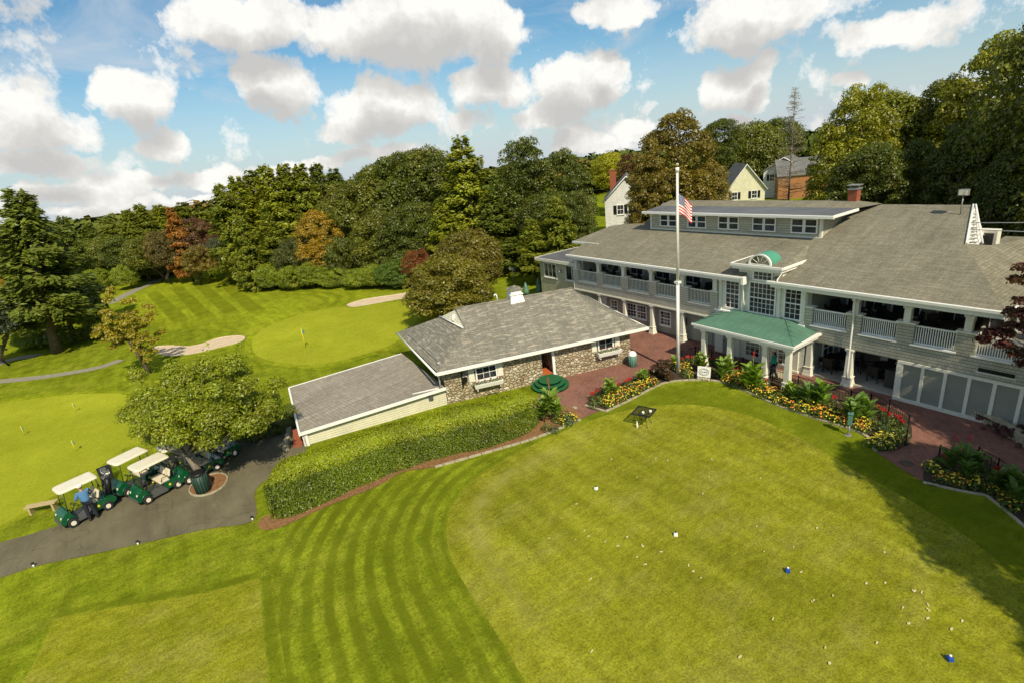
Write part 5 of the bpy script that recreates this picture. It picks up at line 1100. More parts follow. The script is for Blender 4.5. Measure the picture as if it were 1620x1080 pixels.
sx = t.n('ShaderNodeSeparateXYZ'); t.l(co, sx.inputs[0]); ln = t.n('ShaderNodeVectorMath', operation='LENGTH'); t.l(co, ln.inputs[0]); fac = t.math('MULTIPLY_ADD', ln.outputs['Value'], 1/1300., -.10, clamp=True); c = t.mix(fac, c, (.20, .27, .33)); t.base(c); M['farleaf'] = t.set(.9, 0, .1)  # bluish distance haze mixed into the canopy colour
far_wood()
# ================================================================== FLOWERS
def mesh_only(m, name, mats):
    o = m.build(name, mats); me = o.data; bpy.data.objects.remove(o); return me
def mound(nl=170, R=.2, H=.24, leaf=.035):
    d = unit(nl); d[:, 2] = np.abs(d[:, 2]); C = d*np.array([R, R, H])*RNG.uniform(.6, 1.05, (nl, 1)); C[:, 2] += .03
    return leafmesh('foliage', C, d, leaf, M['flowerleaf'], .4, .5, .3)
def blooms(n, mats, R=.2, H=.26, s=.029):
    m = MB()
    for k in range(n):
        a = random.uniform(0, 6.28); e = random.uniform(.25, 1.5); x, y, z = R*math.cos(e)*math.cos(a), R*math.cos(e)*math.sin(a), H*math.sin(e)+.05; mi = random.randrange(len(mats)); r = s*random.uniform(.75, 1.2)
        tilt = Vector((x, y, z*1.2)).normalized(); u = tilt.orthogonal().normalized(); w = tilt.cross(u); c = Vector((x, y, z))
        ring = [c+(u*math.cos(t)+w*math.sin(t))*r for t in [6.283*i/6 for i in range(6)]]; top = c+tilt*r*.6
        for i in range(6): m.quad(ring[i], ring[(i+1) % 6], top, m=mi)
    return mesh_only(m, 'blossoms', mats)
FOL = [mound(), mound(), mound(150, .18, .3)]
BLO = {'yellow': blooms(15, [M['yellow']]), 'orange': blooms(15, [M['orange'], M['orange'], M['yellow']]), 'mixed': blooms(15, [M['yellow'], M['orange'], M['yellow']]), 'pale': blooms(12, [M['palepetal'], M['yellow']], s=.026)}
LAB = {'yellow': 'small marigold plant with bright yellow blossoms near the lawn edging', 'orange': 'small marigold plant with mostly orange blossoms near the lawn edging', 'mixed': 'small marigold plant with yellow and orange blossoms near the lawn edging', 'pale': 'small bedding plant with pale yellow blossoms near the lawn edging'}
def marigold(x, y, kind, s=1.):
    t = thing('marigold_plant', LAB[kind], 'flower', (x, y, .03), random.uniform(0, 6.28), kind+' marigolds in the flower beds'); t.scale = (s, s, s)
    mesh_child('foliage', random.choice(FOL), t, col=(.10, .15, .015)); mesh_child('blossoms', BLO[kind], t)
def rows(px, offs, step, kinds, s=1.25, jit=.06):
    P = [Vector(G(*p)[:2]) for p in px]; P = smooth([(p.x, p.y) for p in P], False, 5)
    for o in offs:
        acc = 0
        for i in range(len(P)-1):
            a, b = P[i], P[i+1]; t = (b-a); L = t.length; t.normalize(); nn = Vector((-t.y, t.x)); s_ = step-acc
            while s_ < L:
                q = a+t*s_+nn*(o+random.gauss(0, jit)); marigold(q.x, q.y, random.choice(kinds), s*random.uniform(.8, 1.2)); s_ += step
            acc = L-(s_-step)
rows([(960, 649), (1000, 629), (1045, 607)], (.16, .48, .8), .34, ('yellow', 'orange', 'mixed', 'mixed', 'pale'))
rows([(1083, 601), (1095, 601)], (.2, .45), .3, ('pale', 'yellow'))
rows([(1066, 592), (1098, 588)], (.25, .6), .34, ('yellow', 'mixed', 'orange'), 1.4)
rows([(1135, 603), (1185, 621), (1232, 642), (1300, 665), (1366, 687)], (.18, .5, .85), .34, ('yellow', 'orange', 'mixed', 'mixed', 'orange'))
rows([(1378, 690), (1386, 713), (1400, 708)], (.2, .5), .28, ('yellow', 'pale'), 1.15)
rows([(1395, 690), (1405, 704), (1415, 702)], (.0, .3), .28, ('yellow', 'pale'), 1.15)
rows([(1466, 762), (1510, 774), (1560, 783), (1600, 812)], (.2, .52), .36, ('yellow', 'yellow', 'mixed', 'orange'))
rows([(1468, 752), (1485, 748)], (.0, .3), .3, ('yellow',), 1.4)
rows([(888, 678), (915, 664)], (.15, .42), .32, ('yellow', 'mixed', 'pale'), 1.15)
# cannas
M['cannastem'] = plain('canna_stem', (.12, .18, .03), .7)
def canna_mesh(n, H, seed, nleaf=11):
    r = random.Random(seed); m = MB()
    for k in range(nleaf):
        a = k*2.4+r.uniform(-.3, .3); z0 = H*(.12+.62*k/nleaf); L = H*r.uniform(.36, .52); W = L*.19; el = math.radians(r.uniform(62, 84)); d = Vector((math.cos(a), math.sin(a), 0)); up = Vector((0, 0, 1)); s = Vector((-d.y, d.x, 0)); p = Vector((0, 0, z0)); prev = None
        for i in range(7):
            t = i/6; w = W*math.sin(math.pi*min(1, .08+t*.92))**.8*(1 if t < .95 else .1); e2 = el-t*.75; 
            if i: p = p+(d*math.cos(e2)+up*math.sin(e2))*L/6
            nv = (up*math.cos(e2)-d*math.sin(e2))*.25*w
            row = (p-s*w+nv, p, p+s*w+nv)
            if prev: m.quad(prev[0], prev[1], row[1], row[0], smooth=True); m.quad(prev[1], prev[2], row[2], row[1], smooth=True)
            prev = row
    return mesh_only(m, 'leaves', [M['canna']])
CAN = [canna_mesh('leaves', 1., i, 13) for i in range(4)]
m = MB(); m.tube([(0, 0, 0), (.02, 0, .55), (0, .01, 1.05)], [.022, .016, .01], 6); CST = mesh_only(m, 'stem', [M['cannastem']])
m = MB()
for k in range(16):
    a = k*2.4; z = 1.02+.012*k; d = Vector((math.cos(a), math.sin(a), .6)); p = Vector((0, 0, z)); s = Vector((-math.sin(a), math.cos(a), 0))*.028; m.quad(p, p+d*.05-s, p+d*.085, p+d*.05+s)
CBL = mesh_only(m, 'blossom', [M['red']])
def canna(px, py, top, label, n=3, spread=.3, bloom=(), col=(.17, .26, .02)):
    col = tuple(c_*1.25 for c_ in col); g = G(px, py); H = Hh(top, g[0], g[1]); t = thing('canna_plant', label, 'plant', (g[0], g[1], .03), random.uniform(0, 6))
    for k in range(n):
        a = k*2.1; o = (math.cos(a)*spread*(k > 0), math.sin(a)*spread*(k > 0), 0); h = H*(1 if k == 0 else random.uniform(.7, .95))
        mesh_child('leaves', CAN[k % 4], t, o, (h*1.15, h*1.15, h), a, col); mesh_child('stem', CST, t, o, (h, h, h*(1.1 if k in bloom else .9)))
        if k in bloom: mesh_child('blossom', CBL, t, (o[0], o[1], H*.10), (.9, .9, h))
canna(873, 664, 615, 'large clump of canna leaves with red flowers beside the green steps', 6, .42, (0, 1), (.16, .24, .025))
canna(966, 628, 598, 'canna clump at the left end of the long flower bed', 4, .3, (), (.17, .25, .025))
canna(1017, 606, 584, 'rounded canna clump left of the brown shrub', 4, .25, (), (.15, .23, .025))
canna(1066, 582, 562, 'small canna clump close beside the flagpole', 2, .2)
canna(1111, 588, 557, 'canna clump directly behind the white sign', 3, .25, (), (.16, .22, .03))
canna(1146, 600, 562, 'canna clump to the right of the white sign', 3, .28, (), (.16, .24, .03))
canna(1190, 618, 572, 'tall narrow canna with a single red flower in front of the porch', 3, .3, (0,))
canna(1252, 634, 603, 'canna clump in front of the right porch column', 3, .28)
canna(1277, 646, 606, 'dark green canna clump near the tall terrace column', 3, .3, (), (.09, .16, .025))
canna(1300, 648, 600, 'upright bright canna right of the dark green clump', 2, .22, (), (.15, .25, .03))
canna(1352, 668, 622, 'wide canna clump behind the ball washer', 5, .38, (), (.12, .20, .025))
canna(1522, 756, 706, 'tall canna with red flowers in the right flower bed', 5, .4, (0, 2), (.08, .14, .02))
canna(1602, 795, 742, 'canna clump at the right edge of the right flower bed', 5, .45, (), (.07, .12, .018))
# red salvia and filler plants
def spikes(n, R=.10, H=.36):
    m = MB()
    for k in range(n):
        a = random.uniform(0, 6.28); s = R*random.random()**.5; x, y = s*math.cos(a), s*math.sin(a); m.hexa([(x-.016, y-.016, H*.72), (x+.016, y-.016, H*.72), (x+.016, y+.016, H*.72), (x-.016, y+.016, H*.72)], [(x-.008, y-.008, H*.98), (x+.008, y-.008, H*.98), (x+.008, y+.008, H*.98), (x-.008, y+.008, H*.98)])
    return mesh_only(m, 'flower_spikes', [M['red']])
SPK = [spikes(11), spikes(8)]
def salvia(px, py, s=1.4, fl=True):
    g = G(px, py); t = thing('salvia_plant' if fl else 'bedding_plant', 'red flowering salvia in the back of the flower beds' if fl else 'low green plant without flowers filling the flower beds', 'flower' if fl else 'plant', (g[0], g[1], .03), random.uniform(0, 6), 'red salvias' if fl else 'green filler plants'); t.scale = (s, s, s)
    mesh_child('foliage', FOL[2], t, col=(.09, .12, .02) if fl else random.choice(((.10, .15, .02), (.13, .17, .02), (.06, .10, .03))))
    if fl: mesh_child('flower_spikes', random.choice(SPK), t)
for p in ((938, 633), (946, 628), (978, 618), (990, 612), (996, 610), (1078, 578), (1088, 574), (1096, 575), (1126, 577), (1164, 596), (1170, 592), (1176, 600), (1212, 612), (1234, 628), (1262, 634), (1318, 640), (1385, 655), (1395, 660), (1408, 668), (1420, 672), (1425, 680), (1490, 735), (1575, 757), (1590, 764), (1608, 772)): salvia(*p)
for p in ((950, 640), (962, 636), (985, 628), (998, 620), (1008, 622), (940, 645), (1086, 596), (1134, 596), (1160, 606), (1172, 608), (1205, 622), (1215, 630), (1228, 634), (1240, 632), (1265, 646), (1320, 658), (1330, 662), (1312, 652), (1375, 672), (1385, 680), (1395, 684), (1405, 690), (1415, 694), (1410, 680), (1398, 672), (1370, 660), (1425, 698), (1428, 690), (1540, 762), (1555, 768), (1570, 776), (1545, 748), (1560, 756), (1500, 760), (880, 668), (895, 664), (865, 682), (878, 684), (900, 672), (1590, 790), (1612, 800)): salvia(*p, random.uniform(1.3, 1.9), False)
def shrub(px, py, w, h, col, label, n=30, leaf=.05):
    g = G(px, py); t = thing('shrub', label, 'shrub', (g[0], g[1], 0)); cen = np.array([(random.gauss(0, w*.33), random.gauss(0, w*.33), abs(random.gauss(h*.5, h*.22))) for _ in range(n)]); rr = RNG.uniform(.16, .3, n)*h; C, Nn = clumps_to_leaves(cen, rr, np.full(n, 260), .8, .3)
    mesh_child('foliage', leafmesh('foliage', C, Nn, leaf, M['flowerleaf'], .5, .5, .2), t, col=col); m = MB(); m.tube([(0, 0, -.02), (0, 0, h*.5)], [.04, .02], 6); m.build('stem', M['bark'], t)
shrub(1048, 598, .95, .95, (.075, .038, .015), 'rounded reddish brown shrub left of the flagpole', 34)
shrub(1595, 690, 1.2, .5, (.12, .035, .04), 'low dark red planting above the stone retaining wall', 24, .04)
# ================================================================== SMALL THINGS
def bx(x0, x1, y0, y1, z0, z1): return MB().box(x0, x1, y0, y1, z0, z1)
# flagpole
fx, fy, _ = G(1073, 590); FP = thing('flagpole', 'tall white flagpole rising from the flower bed before the clubhouse', 'flagpole', (fx, fy, 0)); HT = Hh(259, fx, fy)
m = MB(); m.tube([(0, 0, 0), (0, 0, 5.6)], [.105, .095], 14); m.tube([(0, 0, 5.6), (0, 0, HT-.25)], [.085, .055], 14); m.tube([(0, 0, HT-.42), (0, 0, HT-.2)], [.10, .10], 14); m.build('pole', M['white'], FP)
m = MB(); m.lathe([(.02, -.09), (.07, -.05), (.09, 0), (.07, .06), (.02, .09)], (0, 0, HT-.06), 14); m.build('finial', M['edging'], FP)
m = MB(); m.box(-.14, .14, -.14, .14, 5.5, 5.62); m.build('pole_collar', M['white'], FP)
m = MB(); m.tube([(.12, -.02, 1.2), (.10, -.02, HT-.4)], .008, 4); m.build('halyard', M['cream'], FP)
def flag_mat():
    t = NT('stars_and_stripes'); uv = t.coord('UV'); s = t.n('ShaderNodeSeparateXYZ'); t.l(uv, s.inputs[0]); u, v = s.outputs[0], s.outputs[1]
    st = t.math('GREATER_THAN', t.math('FRACT', t.math('MULTIPLY', v, 6.5)), .5); c = t.mix(st, (.60, .02, .03), (.85, .83, .80))
    can = t.math('MULTIPLY', t.math('LESS_THAN', u, .4), t.math('GREATER_THAN', v, .4615)); vo = t.n('ShaderNodeTexVoronoi', i_Scale=1., i_Randomness=0.); t.l(t.mapping(uv, (15, 16.7, 1)), vo.inputs['Vector'])
    star = t.math('LESS_THAN', vo.outputs['Distance'], .28); blue = t.mix(star, (.02, .03, .16), (.8, .8, .8)); c = t.mix(can, c, blue); t.base(c); return t.set(.8)
me = bpy.data.meshes.new('flag'); nu, nv = 18, 10; V = []; Fc = []; W_, H_ = 1.35, 1.0; zt = Hh(307, fx, fy)
vd = Vector((R_[0], R_[1], 0)).normalized(); dp = Vector((-vd.y, vd.x, 0))
for i in range(nu+1):
    u = i/nu
    for j in range(nv+1):
        w = j/nv; P = vd*(u*W_*.54)+dp*(.13*math.sin(u*7+w*1.2)*u)+Vector((0, 0, -H_*(1-w)-(u**1.0)*.62+.10*math.sin(u*6)*u)); V.append(tuple(P+vd*.09))
for i in range(nu):
    for j in range(nv): a = i*(nv+1)+j; Fc.append((a, a+nv+1, a+nv+2, a+1))
me.from_pydata(V, [], Fc); uvl = me.uv_layers.new(name='UVMap')
for p in me.polygons:
    p.use_smooth = True
    for li in p.loop_indices: vi = me.loops[li].vertex_index; uvl.data[li].uv = ((vi//(nv+1))/nu, (vi % (nv+1))/nv)
me.materials.append(flag_mat()); fo = bpy.data.objects.new('flag', me); COL.objects.link(fo); fo.location = (fx, fy, zt); tag(fo, 'american flag with red and white stripes drooping at half mast on the white pole', 'flag')
# sign with an oval emblem
g = G(1113, 601); ang = math.atan2(CAM[1]-g[1], CAM[0]-g[0])+math.pi/2; SG = thing('sign', 'white square garden sign with a dark oval emblem on a small stone base', 'sign', (g[0], g[1], .0), ang-.25)
bx(-.36, .36, -.05, .05, .20, .80).xf(Matrix.Rotation(-.18, 4, 'X')).build('sign_panel', M['white'], SG, bevel=.01)
m = MB()
for R, r_ in ((.27, .012), (.20, .007)):
    m.tube([(R*math.cos(a), -.0-.0, R*.72*math.sin(a)) for a in [6.2832*k/28 for k in range(29)]], r_, 4, caps=False)
m.xf(Matrix.Rotation(-.18, 4, 'X') @ Matrix.Translation((0, -.055, .5))); m.build('emblem_rings', M['bark'], SG)
def text(s, size, parent, loc, rot, mat, name='lettering', ext=.004):
    cu = bpy.data.curves.new(name, 'FONT'); cu.body = s; cu.size = size; cu.align_x = 'CENTER'; cu.align_y = 'CENTER'; cu.extrude = ext; o = bpy.data.objects.new(name, cu); COL.objects.link(o); dg = bpy.context.evaluated_depsgraph_get(); me = bpy.data.meshes.new_from_object(o.evaluated_get(dg)); bpy.data.objects.remove(o)
    me.materials.clear(); me.materials.append(M[mat]); t = bpy.data.objects.new(name, me); COL.objects.link(t); t.parent = parent; t.location = loc; t.rotation_euler = rot; return t
text('The Blue', .095, SG, (0, .036-.002, .505), (math.pi/2-.18, 0, 0), 'black') ; bpy.data.objects['lettering'].location = (0, -.145*0+.037, .50)
bpy.data.objects['lettering'].matrix_local = Matrix.Rotation(-.18, 4, 'X') @ Matrix.Translation((0, -.056, .5)) @ Matrix.Rotation(math.pi/2, 4, 'X')
m = MB()
for k in range(5): m.lathe([(.04, 0), (.10, .05), (.09, .14), (.03, .19)], (-.28+.14*k, -.05+.03*(k % 2), .0), 8)
m.build('stone_base', M['edging'], SG)
# wrought iron table, cups, bottle
g = G(1019, 671); TB = thing('garden_table', 'square black iron mesh table standing on the tee', 'table', (g[0], g[1], .01), .35)
m = MB(); q = .46
for k in range(13): u = -q+2*q*k/12; w = .011 if 0 < k < 12 else .03; m.box(u-w, u+w, -q, q, .70, .712 if 0 < k < 12 else .725); m.box(-q, q, u-w, u+w, .713, .724 if 0 < k < 12 else .735)
m.build('table_top', M['black'], TB)
for sx in (-1, 1):
    for sy in (-1, 1): m = MB(); m.tube([(sx*.2, sy*.2, .70), (sx*.15, sy*.15, .45), (sx*.19, sy*.19, .2), (sx*.30, sy*.30, .0)], .014, 6); m.build('leg', M['black'], TB)
m = MB(); m.tube([(.17*math.cos(a), .17*math.sin(a), .45) for a in [6.2832*k/16 for k in range(17)]], .01, 5, caps=False); m.tube([(.2*math.cos(a), .2*math.sin(a), .62) for a in [6.2832*k/16 for k in range(17)]], .01, 5, caps=False); m.build('brace_ring', M['black'], TB)
for (px, py, lb) in ((1017.5, 653.5, 'white cup nearer the middle of the iron table'), (1029, 651.5, 'white cup at the right corner of the iron table')):
    u = G(px, py, .75); m = MB(); m.lathe([(.05, 0), (.06, .06), (.065, .11), (.05, .112), (.045, .03)], (0, 0, 0), 12); o = m.build('cup', M['white']); o.location = (u[0], u[1], .74); tag(o, lb, 'cup')
u = G(1008, 676); m = MB(); m.lathe([(.045, 0), (.05, .02), (.05, .24), (.03, .28), (.02, .33), (.02, .36)], (0, 0, 0), 12); o = m.build('bottle', M['cream']); o.location = (u[0], u[1], .01); tag(o, 'pale bottle standing on the grass left of the iron table', 'bottle')
# ball washer
g = G(1342, 688); BW = thing('ball_washer', 'dark green golf ball washer on a post at the edge of the tee', 'ball washer', (g[0], g[1], 0), .4)
m = MB(); m.tube([(0, 0, 0), (0, 0, .55)], .035, 8); m.box(-.13, .13, -.13, .13, 0, .03); m.build('post', M['aluminium'], BW)
m = MB(); m.box(-.09, .09, -.09, .09, .55, 1.05); m.box(-.11, .11, -.11, .11, 1.05, 1.12); m.tube([(0, .14, .5), (0, .14, .95)], .06, 8); m.build('washer_body', M['bingreen'], BW, bevel=.02)
m = MB(); m.tube([(0, 0, 1.12), (0, 0, 1.22)], .02, 6); m.lathe([(.01, 0), (.04, .03), (.01, .06)], (0, 0, 1.2), 8); m.build('handle', M['black'], BW)
# tee markers
for px, py, mt, lb in ((943, 774, 'white', 'white tee marker at the left of the tee'), (1069, 847, 'white', 'white tee marker in the middle of the tee'), (1246, 904, 'bluepaint', 'blue tee marker in the middle right of the tee'), (1502, 1044, 'bluepaint', 'blue tee marker near the bottom right corner of the tee')):
    g = G(px, py); t = thing('tee_marker', lb, 'tee marker', (g[0], g[1], .02), random.uniform(0, 1)); m = MB(); m.hexa([(-.075, -.075, 0), (.075, -.075, 0), (.075, .075, 0), (-.075, .075, 0)], [(-.06, -.06, .12), (.06, -.06, .12), (.06, .06, .12), (-.06, .06, .12)]); m.build('block', M[mt], t, bevel=.02)
    m = MB(); m.lathe([(.01, 0), (.035, .02), (.03, .05), (.005, .06)], (0, 0, .12), 8); m.build('knob', M['black' if mt == 'white' else 'white'], t)
# hole flags
def pin(px, py, top, label, mat='yellow', fl='bingreen', r=.018, flag=True, k=.2):
    g = G(px, py); t = thing('hole_flag', label, 'flag', (g[0], g[1], 0)); H = Hh(top, g[0], g[1]); m = MB(); m.tube([(0, 0, 0), (0, 0, H)], r, 6); m.build('stick', M[mat], t)
    if flag: m = MB(); v_ = Vector((R_[0], R_[1], 0)).normalized(); a = Vector((0, 0, H)); m.quad(a, a+v_*k*.7+Vector((0, 0, -k*.6)), a+v_*k*.5+Vector((0, 0, -k*1.5)), a+Vector((0, 0, -k*1.3))); m.quad(a+Vector((.005, .005, 0)), a+Vector((.005, .005, -k*1.3)), a+v_*k*.5+Vector((.005, .005, -k*1.5)), a+v_*k*.7+Vector((.005, .005, -k*.6))); m.build('cloth', M[fl], t)
pin(39, 688, 674, 'short practice flag at the left of the practice green')
pin(120.5, 714, 696, 'short practice flag nearest to the golf carts')
pin(120, 651, 637, 'short practice flag at the top of the practice green')
pin(484, 551, 520, 'tall yellow flag stick in the middle of the round far green', r=.03, k=.35)
pin(669, 452, 428, 'flag stick with a red and orange flag by the wood', 'white', 'orange', r=.02, k=1.1)
# bench
a = Vector(G(50, 812)); b = Vector(G(91, 804)); c = (a+b)/2; BN = thing('bench', 'plain pale wooden bench on the grass beside the practice green', 'bench', (c.x, c.y, 0), math.atan2(b.y-a.y, b.x-a.x)); L = (b-a).length/2+.1
m = MB(); m.box(-L, L, -.17, -.01, .38, .43); m.box(-L, L, .01, .17, .38, .43); m.build('seat', M['wood'], BN)
for s in (-1, 1): m = MB(); m.box(s*L*.75-.04, s*L*.75+.04, -.15, .15, 0, .379); m.build('leg', M['wood'], BN)
# black board by the practice green
g = G(172, 760); WB = thing('sandwich_board', 'small black folding board with a round white mark beside the practice green', 'sign', (g[0], g[1], 0), math.radians(-25))
m = MB(); m.hexa([(-.28, -.3, 0), (.28, -.3, 0), (.28, -.27, 0), (-.28, -.27, 0)], [(-.28, -.06, .85), (.28, -.06, .85), (.28, -.03, .85), (-.28, -.03, .85)]); m.hexa([(-.28, .27, 0), (.28, .27, 0), (.28, .3, 0), (-.28, .3, 0)], [(-.28, .01, .85), (.28, .01, .85), (.28, .04, .85), (-.28, .04, .85)]); m.build('board', M['black'], WB)
m = MB(); m.disc((.08, -.17, .52), (0, -1, .28), .09, .02); m.build('round_mark', M['white'], WB); WB.rotation_euler[2] = math.atan2(CAM[1]-g[1], CAM[0]-g[0])+math.pi/2
# bins
def bin_(px, py, r, h, mat, label, top, slats=16):
    g = G(px, py); t = thing('rubbish_bin', label, 'bin', (g[0], g[1], .03)); m = MB(); m.lathe([(r*.86, 0), (r*.9, .02), (r, h), (r*.9, h), (r*.85, h*.9)], seg=20)
    for k in range(slats): a = 6.2832*k/slats; m.tube([(r*.9*math.cos(a), r*.9*math.sin(a), .02), (r*1.03*math.cos(a), r*1.03*math.sin(a), h)], .022, 4)
    m.build('barrel', M[mat], t); return t
b1 = bin_(1001, 579, .27, .72, 'bingreen', 'grey green slatted bin with white dome lid at the corner of the stone building', 1); m = MB(); m.lathe([(.28, .72), (.27, .78), (.22, .9), (.13, .98), (.02, 1.0)], seg=18); m.build('dome_lid', M['white'], b1)
b2 = bin_(323, 777, .33, .98, 'binplastic', 'large dark green slatted bin with a bag under the spreading tree', 1); m = MB(); m.lathe([(.345, .93), (.32, 1.04), (.24, 1.08), (.12, 1.02), (.02, 1.04)], seg=14)
m.build('bag_liner', M['black'], b2)
# driveway lights
for px, py, lb in ((54, 896, 'small white path light at the road edge, nearest the left side'), (219, 861, 'small white path light at the middle of the road edge'), (400, 822, 'small white path light at the foot of the hedge')):
    g = G(px, py); t = thing('path_light', lb, 'light', (g[0], g[1], 0)); m = MB(); m.tube([(0, 0, 0), (0, 0, .14)], .035, 8); m.build('post', M['white'], t); m = MB(); m.lathe([(.02, .14), (.06, .15), (.05, .2), (.01, .23)], seg=10); m.build('lamp_shade', M['black'], t)
# iron railings along the patio
def rail(px, label, h=.72, world=False):
    P = [Vector(G(*p)) if not world else Vector(p) for p in px]; o = P[0].copy(); t = thing('iron_railing', label, 'railing', tuple(o)); m = MB(); P = [p-o for p in P]
    for a, b in zip(P[:-1], P[1:]): m.tube([a+Vector((0, 0, h)), b+Vector((0, 0, h))], .018, 5); m.tube([a+Vector((0, 0, .1)), b+Vector((0, 0, .1))], .013, 5)
    m.build('rails', M['black'], t)
    m = MB(); acc = .13
    for a, b in zip(P[:-1], P[1:]):
        L = (b-a).length; s = acc
        while s < L: q = a.lerp(b, s/L); m.tube([q+Vector((0, 0, .1)), q+Vector((0, 0, h))], .008, 4, caps=False); s += .14
        acc = s-L
    m.build('balusters', M['black'], t)
    for p in P: mm = MB(); mm.box(p.x-.022, p.x+.022, p.y-.022, p.y+.022, 0, h+.06); mm.build('post', M['black'], t)
rail([(1078, 572), (1100, 566), (1126, 571)], 'black railing behind the flowers left of the porch columns')
rail([(1126, 574), (1175, 584), (1222, 600)], 'black railing behind the flowers between the porch columns')
rail([(1222, 603), (1262, 615), (1300, 626), (1345, 640)], 'black railing in front of the terrace opening')
rail([(1376, 645), (1405, 655), (1436, 680), (1432, 705)], 'black railing turning the corner before the white panelled wall')
rail([(1483, 733), (1508, 742)], 'short black railing by the gap in the patio', .8)
rail([(1544, 733), (1575, 752), (1610, 772), (1650, 795)], 'black railing behind the right flower bed')
rail([(1345, 640), (1376, 645)], 'plain black railing link behind the wide canna clump')
# stone retaining wall, right
P = [Vector(G(*p)) for p in ((1538, 660), (1560, 668), (1585, 681), (1612, 697), (1640, 715), (1670, 735))]; RW = thing('stone_wall', 'low dry stone retaining wall at the right below the panelled wall', 'wall', tuple(P[0])); m = MB(); O = P[0].copy()
for i in range(len(P)-1):
    a, b = P[i]-O, P[i+1]-O; t_ = (b-a).normalized(); nn = Vector((-t_.y, t_.x, 0))*.19
    for c_, z0, z1 in ((0, 0, .17), (1, .171, .33), (2, .331, .44)):
        k = 5; 
        for j in range(k):
            p0, p1 = a.lerp(b, (j+.04+.15*(c_ % 2))/k), a.lerp(b, (j+.96+.15*(c_ % 2))/k); d = random.uniform(.9, 1.12); zz = random.uniform(-.015, .015)
            m.hexa([p0-nn*d+Vector((0, 0, z0)), p1-nn*d+Vector((0, 0, z0)), p1+nn*d+Vector((0, 0, z0)), p0+nn*d+Vector((0, 0, z0))], [p0-nn*d*.95+Vector((0, 0, z1+zz)), p1-nn*d*.93+Vector((0, 0, z1)), p1+nn*d*.95+Vector((0, 0, z1)), p0+nn*d*.95+Vector((0, 0, z1+zz))])
m.build('stones', M['edging'], RW, bevel=.02)
sheet('raised_bed', [tuple(p+Vector((.05, .2, 0))) for p in P]+[(34, -3.0, 0), (34, -.25, 0), (26.6, -.25, 0)], .34, M['soil2'], world=True, curved=False)
# patio details
g = G(1434, 733); m = MB(); m.lathe([(.24, 0), (.24, .012)], (0, 0, 0), 9); o = m.build('drain_cover', M['bark']); o.location = (g[0], g[1], .03); tag(o, 'dark brown round drain cover in the brick patio', 'drain cover')
g = G(910, 645); o = bx(-.14, .14, -.09, .09, 0, .012).build('floor_plate', M['edging']); o.location = (g[0], g[1], .03); tag(o, 'small pale plate set in the brick path by the steps', 'plate')
g = G(1215, 588); o = bx(-.75, .75, -.45, .45, 0, .02).build('doormat', M['edging']); o.location = (17.9, -.9, .03); tag(o, 'pale doormat under the entrance porch', 'doormat')
g = G(785, 641); BR = thing('bike_rack', 'small black arched rail against the stone wall behind the hedge', 'rail', (g[0]-.3, g[1], 0), math.radians(73)); MB().tube([(-.35, 0, 0), (-.35, 0, .5), (-.2, 0, .66), (.2, 0, .66), (.35, 0, .5), (.35, 0, 0)], .03, 6).build('frame', M['black'], BR)
# window box flowers
for (lx, z, n, W) in ((1.75, .95, 9, 1.5), (9.7, 1.18, 8, 1.3)):
    for k in range(n):
        w = SB.matrix_world if False else Matrix.Translation(SB.location) @ Matrix.Rotation(SB.rotation_euler.z, 4, 'Z'); q = w @ Vector((lx+W*k/(n-1), -.3, z)); t = thing('geranium', 'small red flowering plant in the white window boxes', 'flower', tuple(q), random.random()*6, 'window box geraniums'); t.scale = (.7, .7, .7); mesh_child('foliage', FOL[k % 3], t, col=(.10, .14, .03)); 
        if k % 2: mesh_child('flower_spikes', SPK[1], t)
# roof floodlight, service cable, vent cabinet, tubs, umbrellas
g = (22.62, 7.35, rz_(7.35)); zl = Hh(305, g[0], g[1]); FL = thing('floodlight', 'floodlight on a thin pole above the right end of the clubhouse ridge', 'floodlight', g); m = MB(); m.tube([(0, 0, 0), (0, 0, zl-g[2]-.1)], .03, 6); m.build('pole', M['aluminium'], FL)
m = MB(); zz = zl-g[2]; m.box(-.2, .2, -.16, .16, zz-.14, zz+.16); m.build('lamp_housing', M['aluminium'], FL); bx(.1, .19, -.2, -.161, zz-.1, zz+.12).build('lens', M['ivory'], FL); bx(-.16, .17, -.185, -.162, zz-.1, zz+.12).build('lens', M['ivory'], FL)
for p, q, lb in (((23.3, 6.4, 7.5), (40, 9.5, 9.6), 'upper pale service cable running right from the clubhouse gable'), ((23.4, 6.2, 7.2), (40, 9, 8.6), 'lower thin service cable running right from the clubhouse gable')):
    m = MB(); p, q = Vector(p), Vector(q); m.tube([p.lerp(q, t/12)-Vector((0, 0, 1.3*math.sin(math.pi*t/12)*.5)) for t in range(13)], .022, 5); tag(m.build('service_cable', M['aluminium']), lb, 'cable')
def green_umbrella(px, py, top, lb):
    g = G(px, py); H = Hh(top, g[0], g[1]); t = thing('patio_umbrella', lb, 'umbrella', (g[0], g[1], 0)); m = MB(); m.tube([(0, 0, 0), (0, 0, H)], .03, 6); m.build('pole', M['wood'], t); m = MB(); m.lathe([(.36, .25), (.30, .5), (.2, H*.7), (.05, H)], seg=10); m.build('canopy', M['greenmetal'], t)
green_umbrella(833, 468, 447, 'closed green patio umbrella left of the side wing'); green_umbrella(853, 466, 440, 'closed green patio umbrella touching the side wing corner')
g = G(813, 447); t = thing('feeder_post', 'thin grey post with a small box head on the lawn behind the stone building', 'post', (g[0], g[1], 0), .4); H = Hh(424, g[0], g[1]); m = MB(); m.tube([(0, 0, 0), (0, 0, H-.25)], .07, 6); m.build('post', M['aluminium'], t); bx(-.3, .3, -.2, .2, H-.25, H).build('box', M['aluminium'], t)
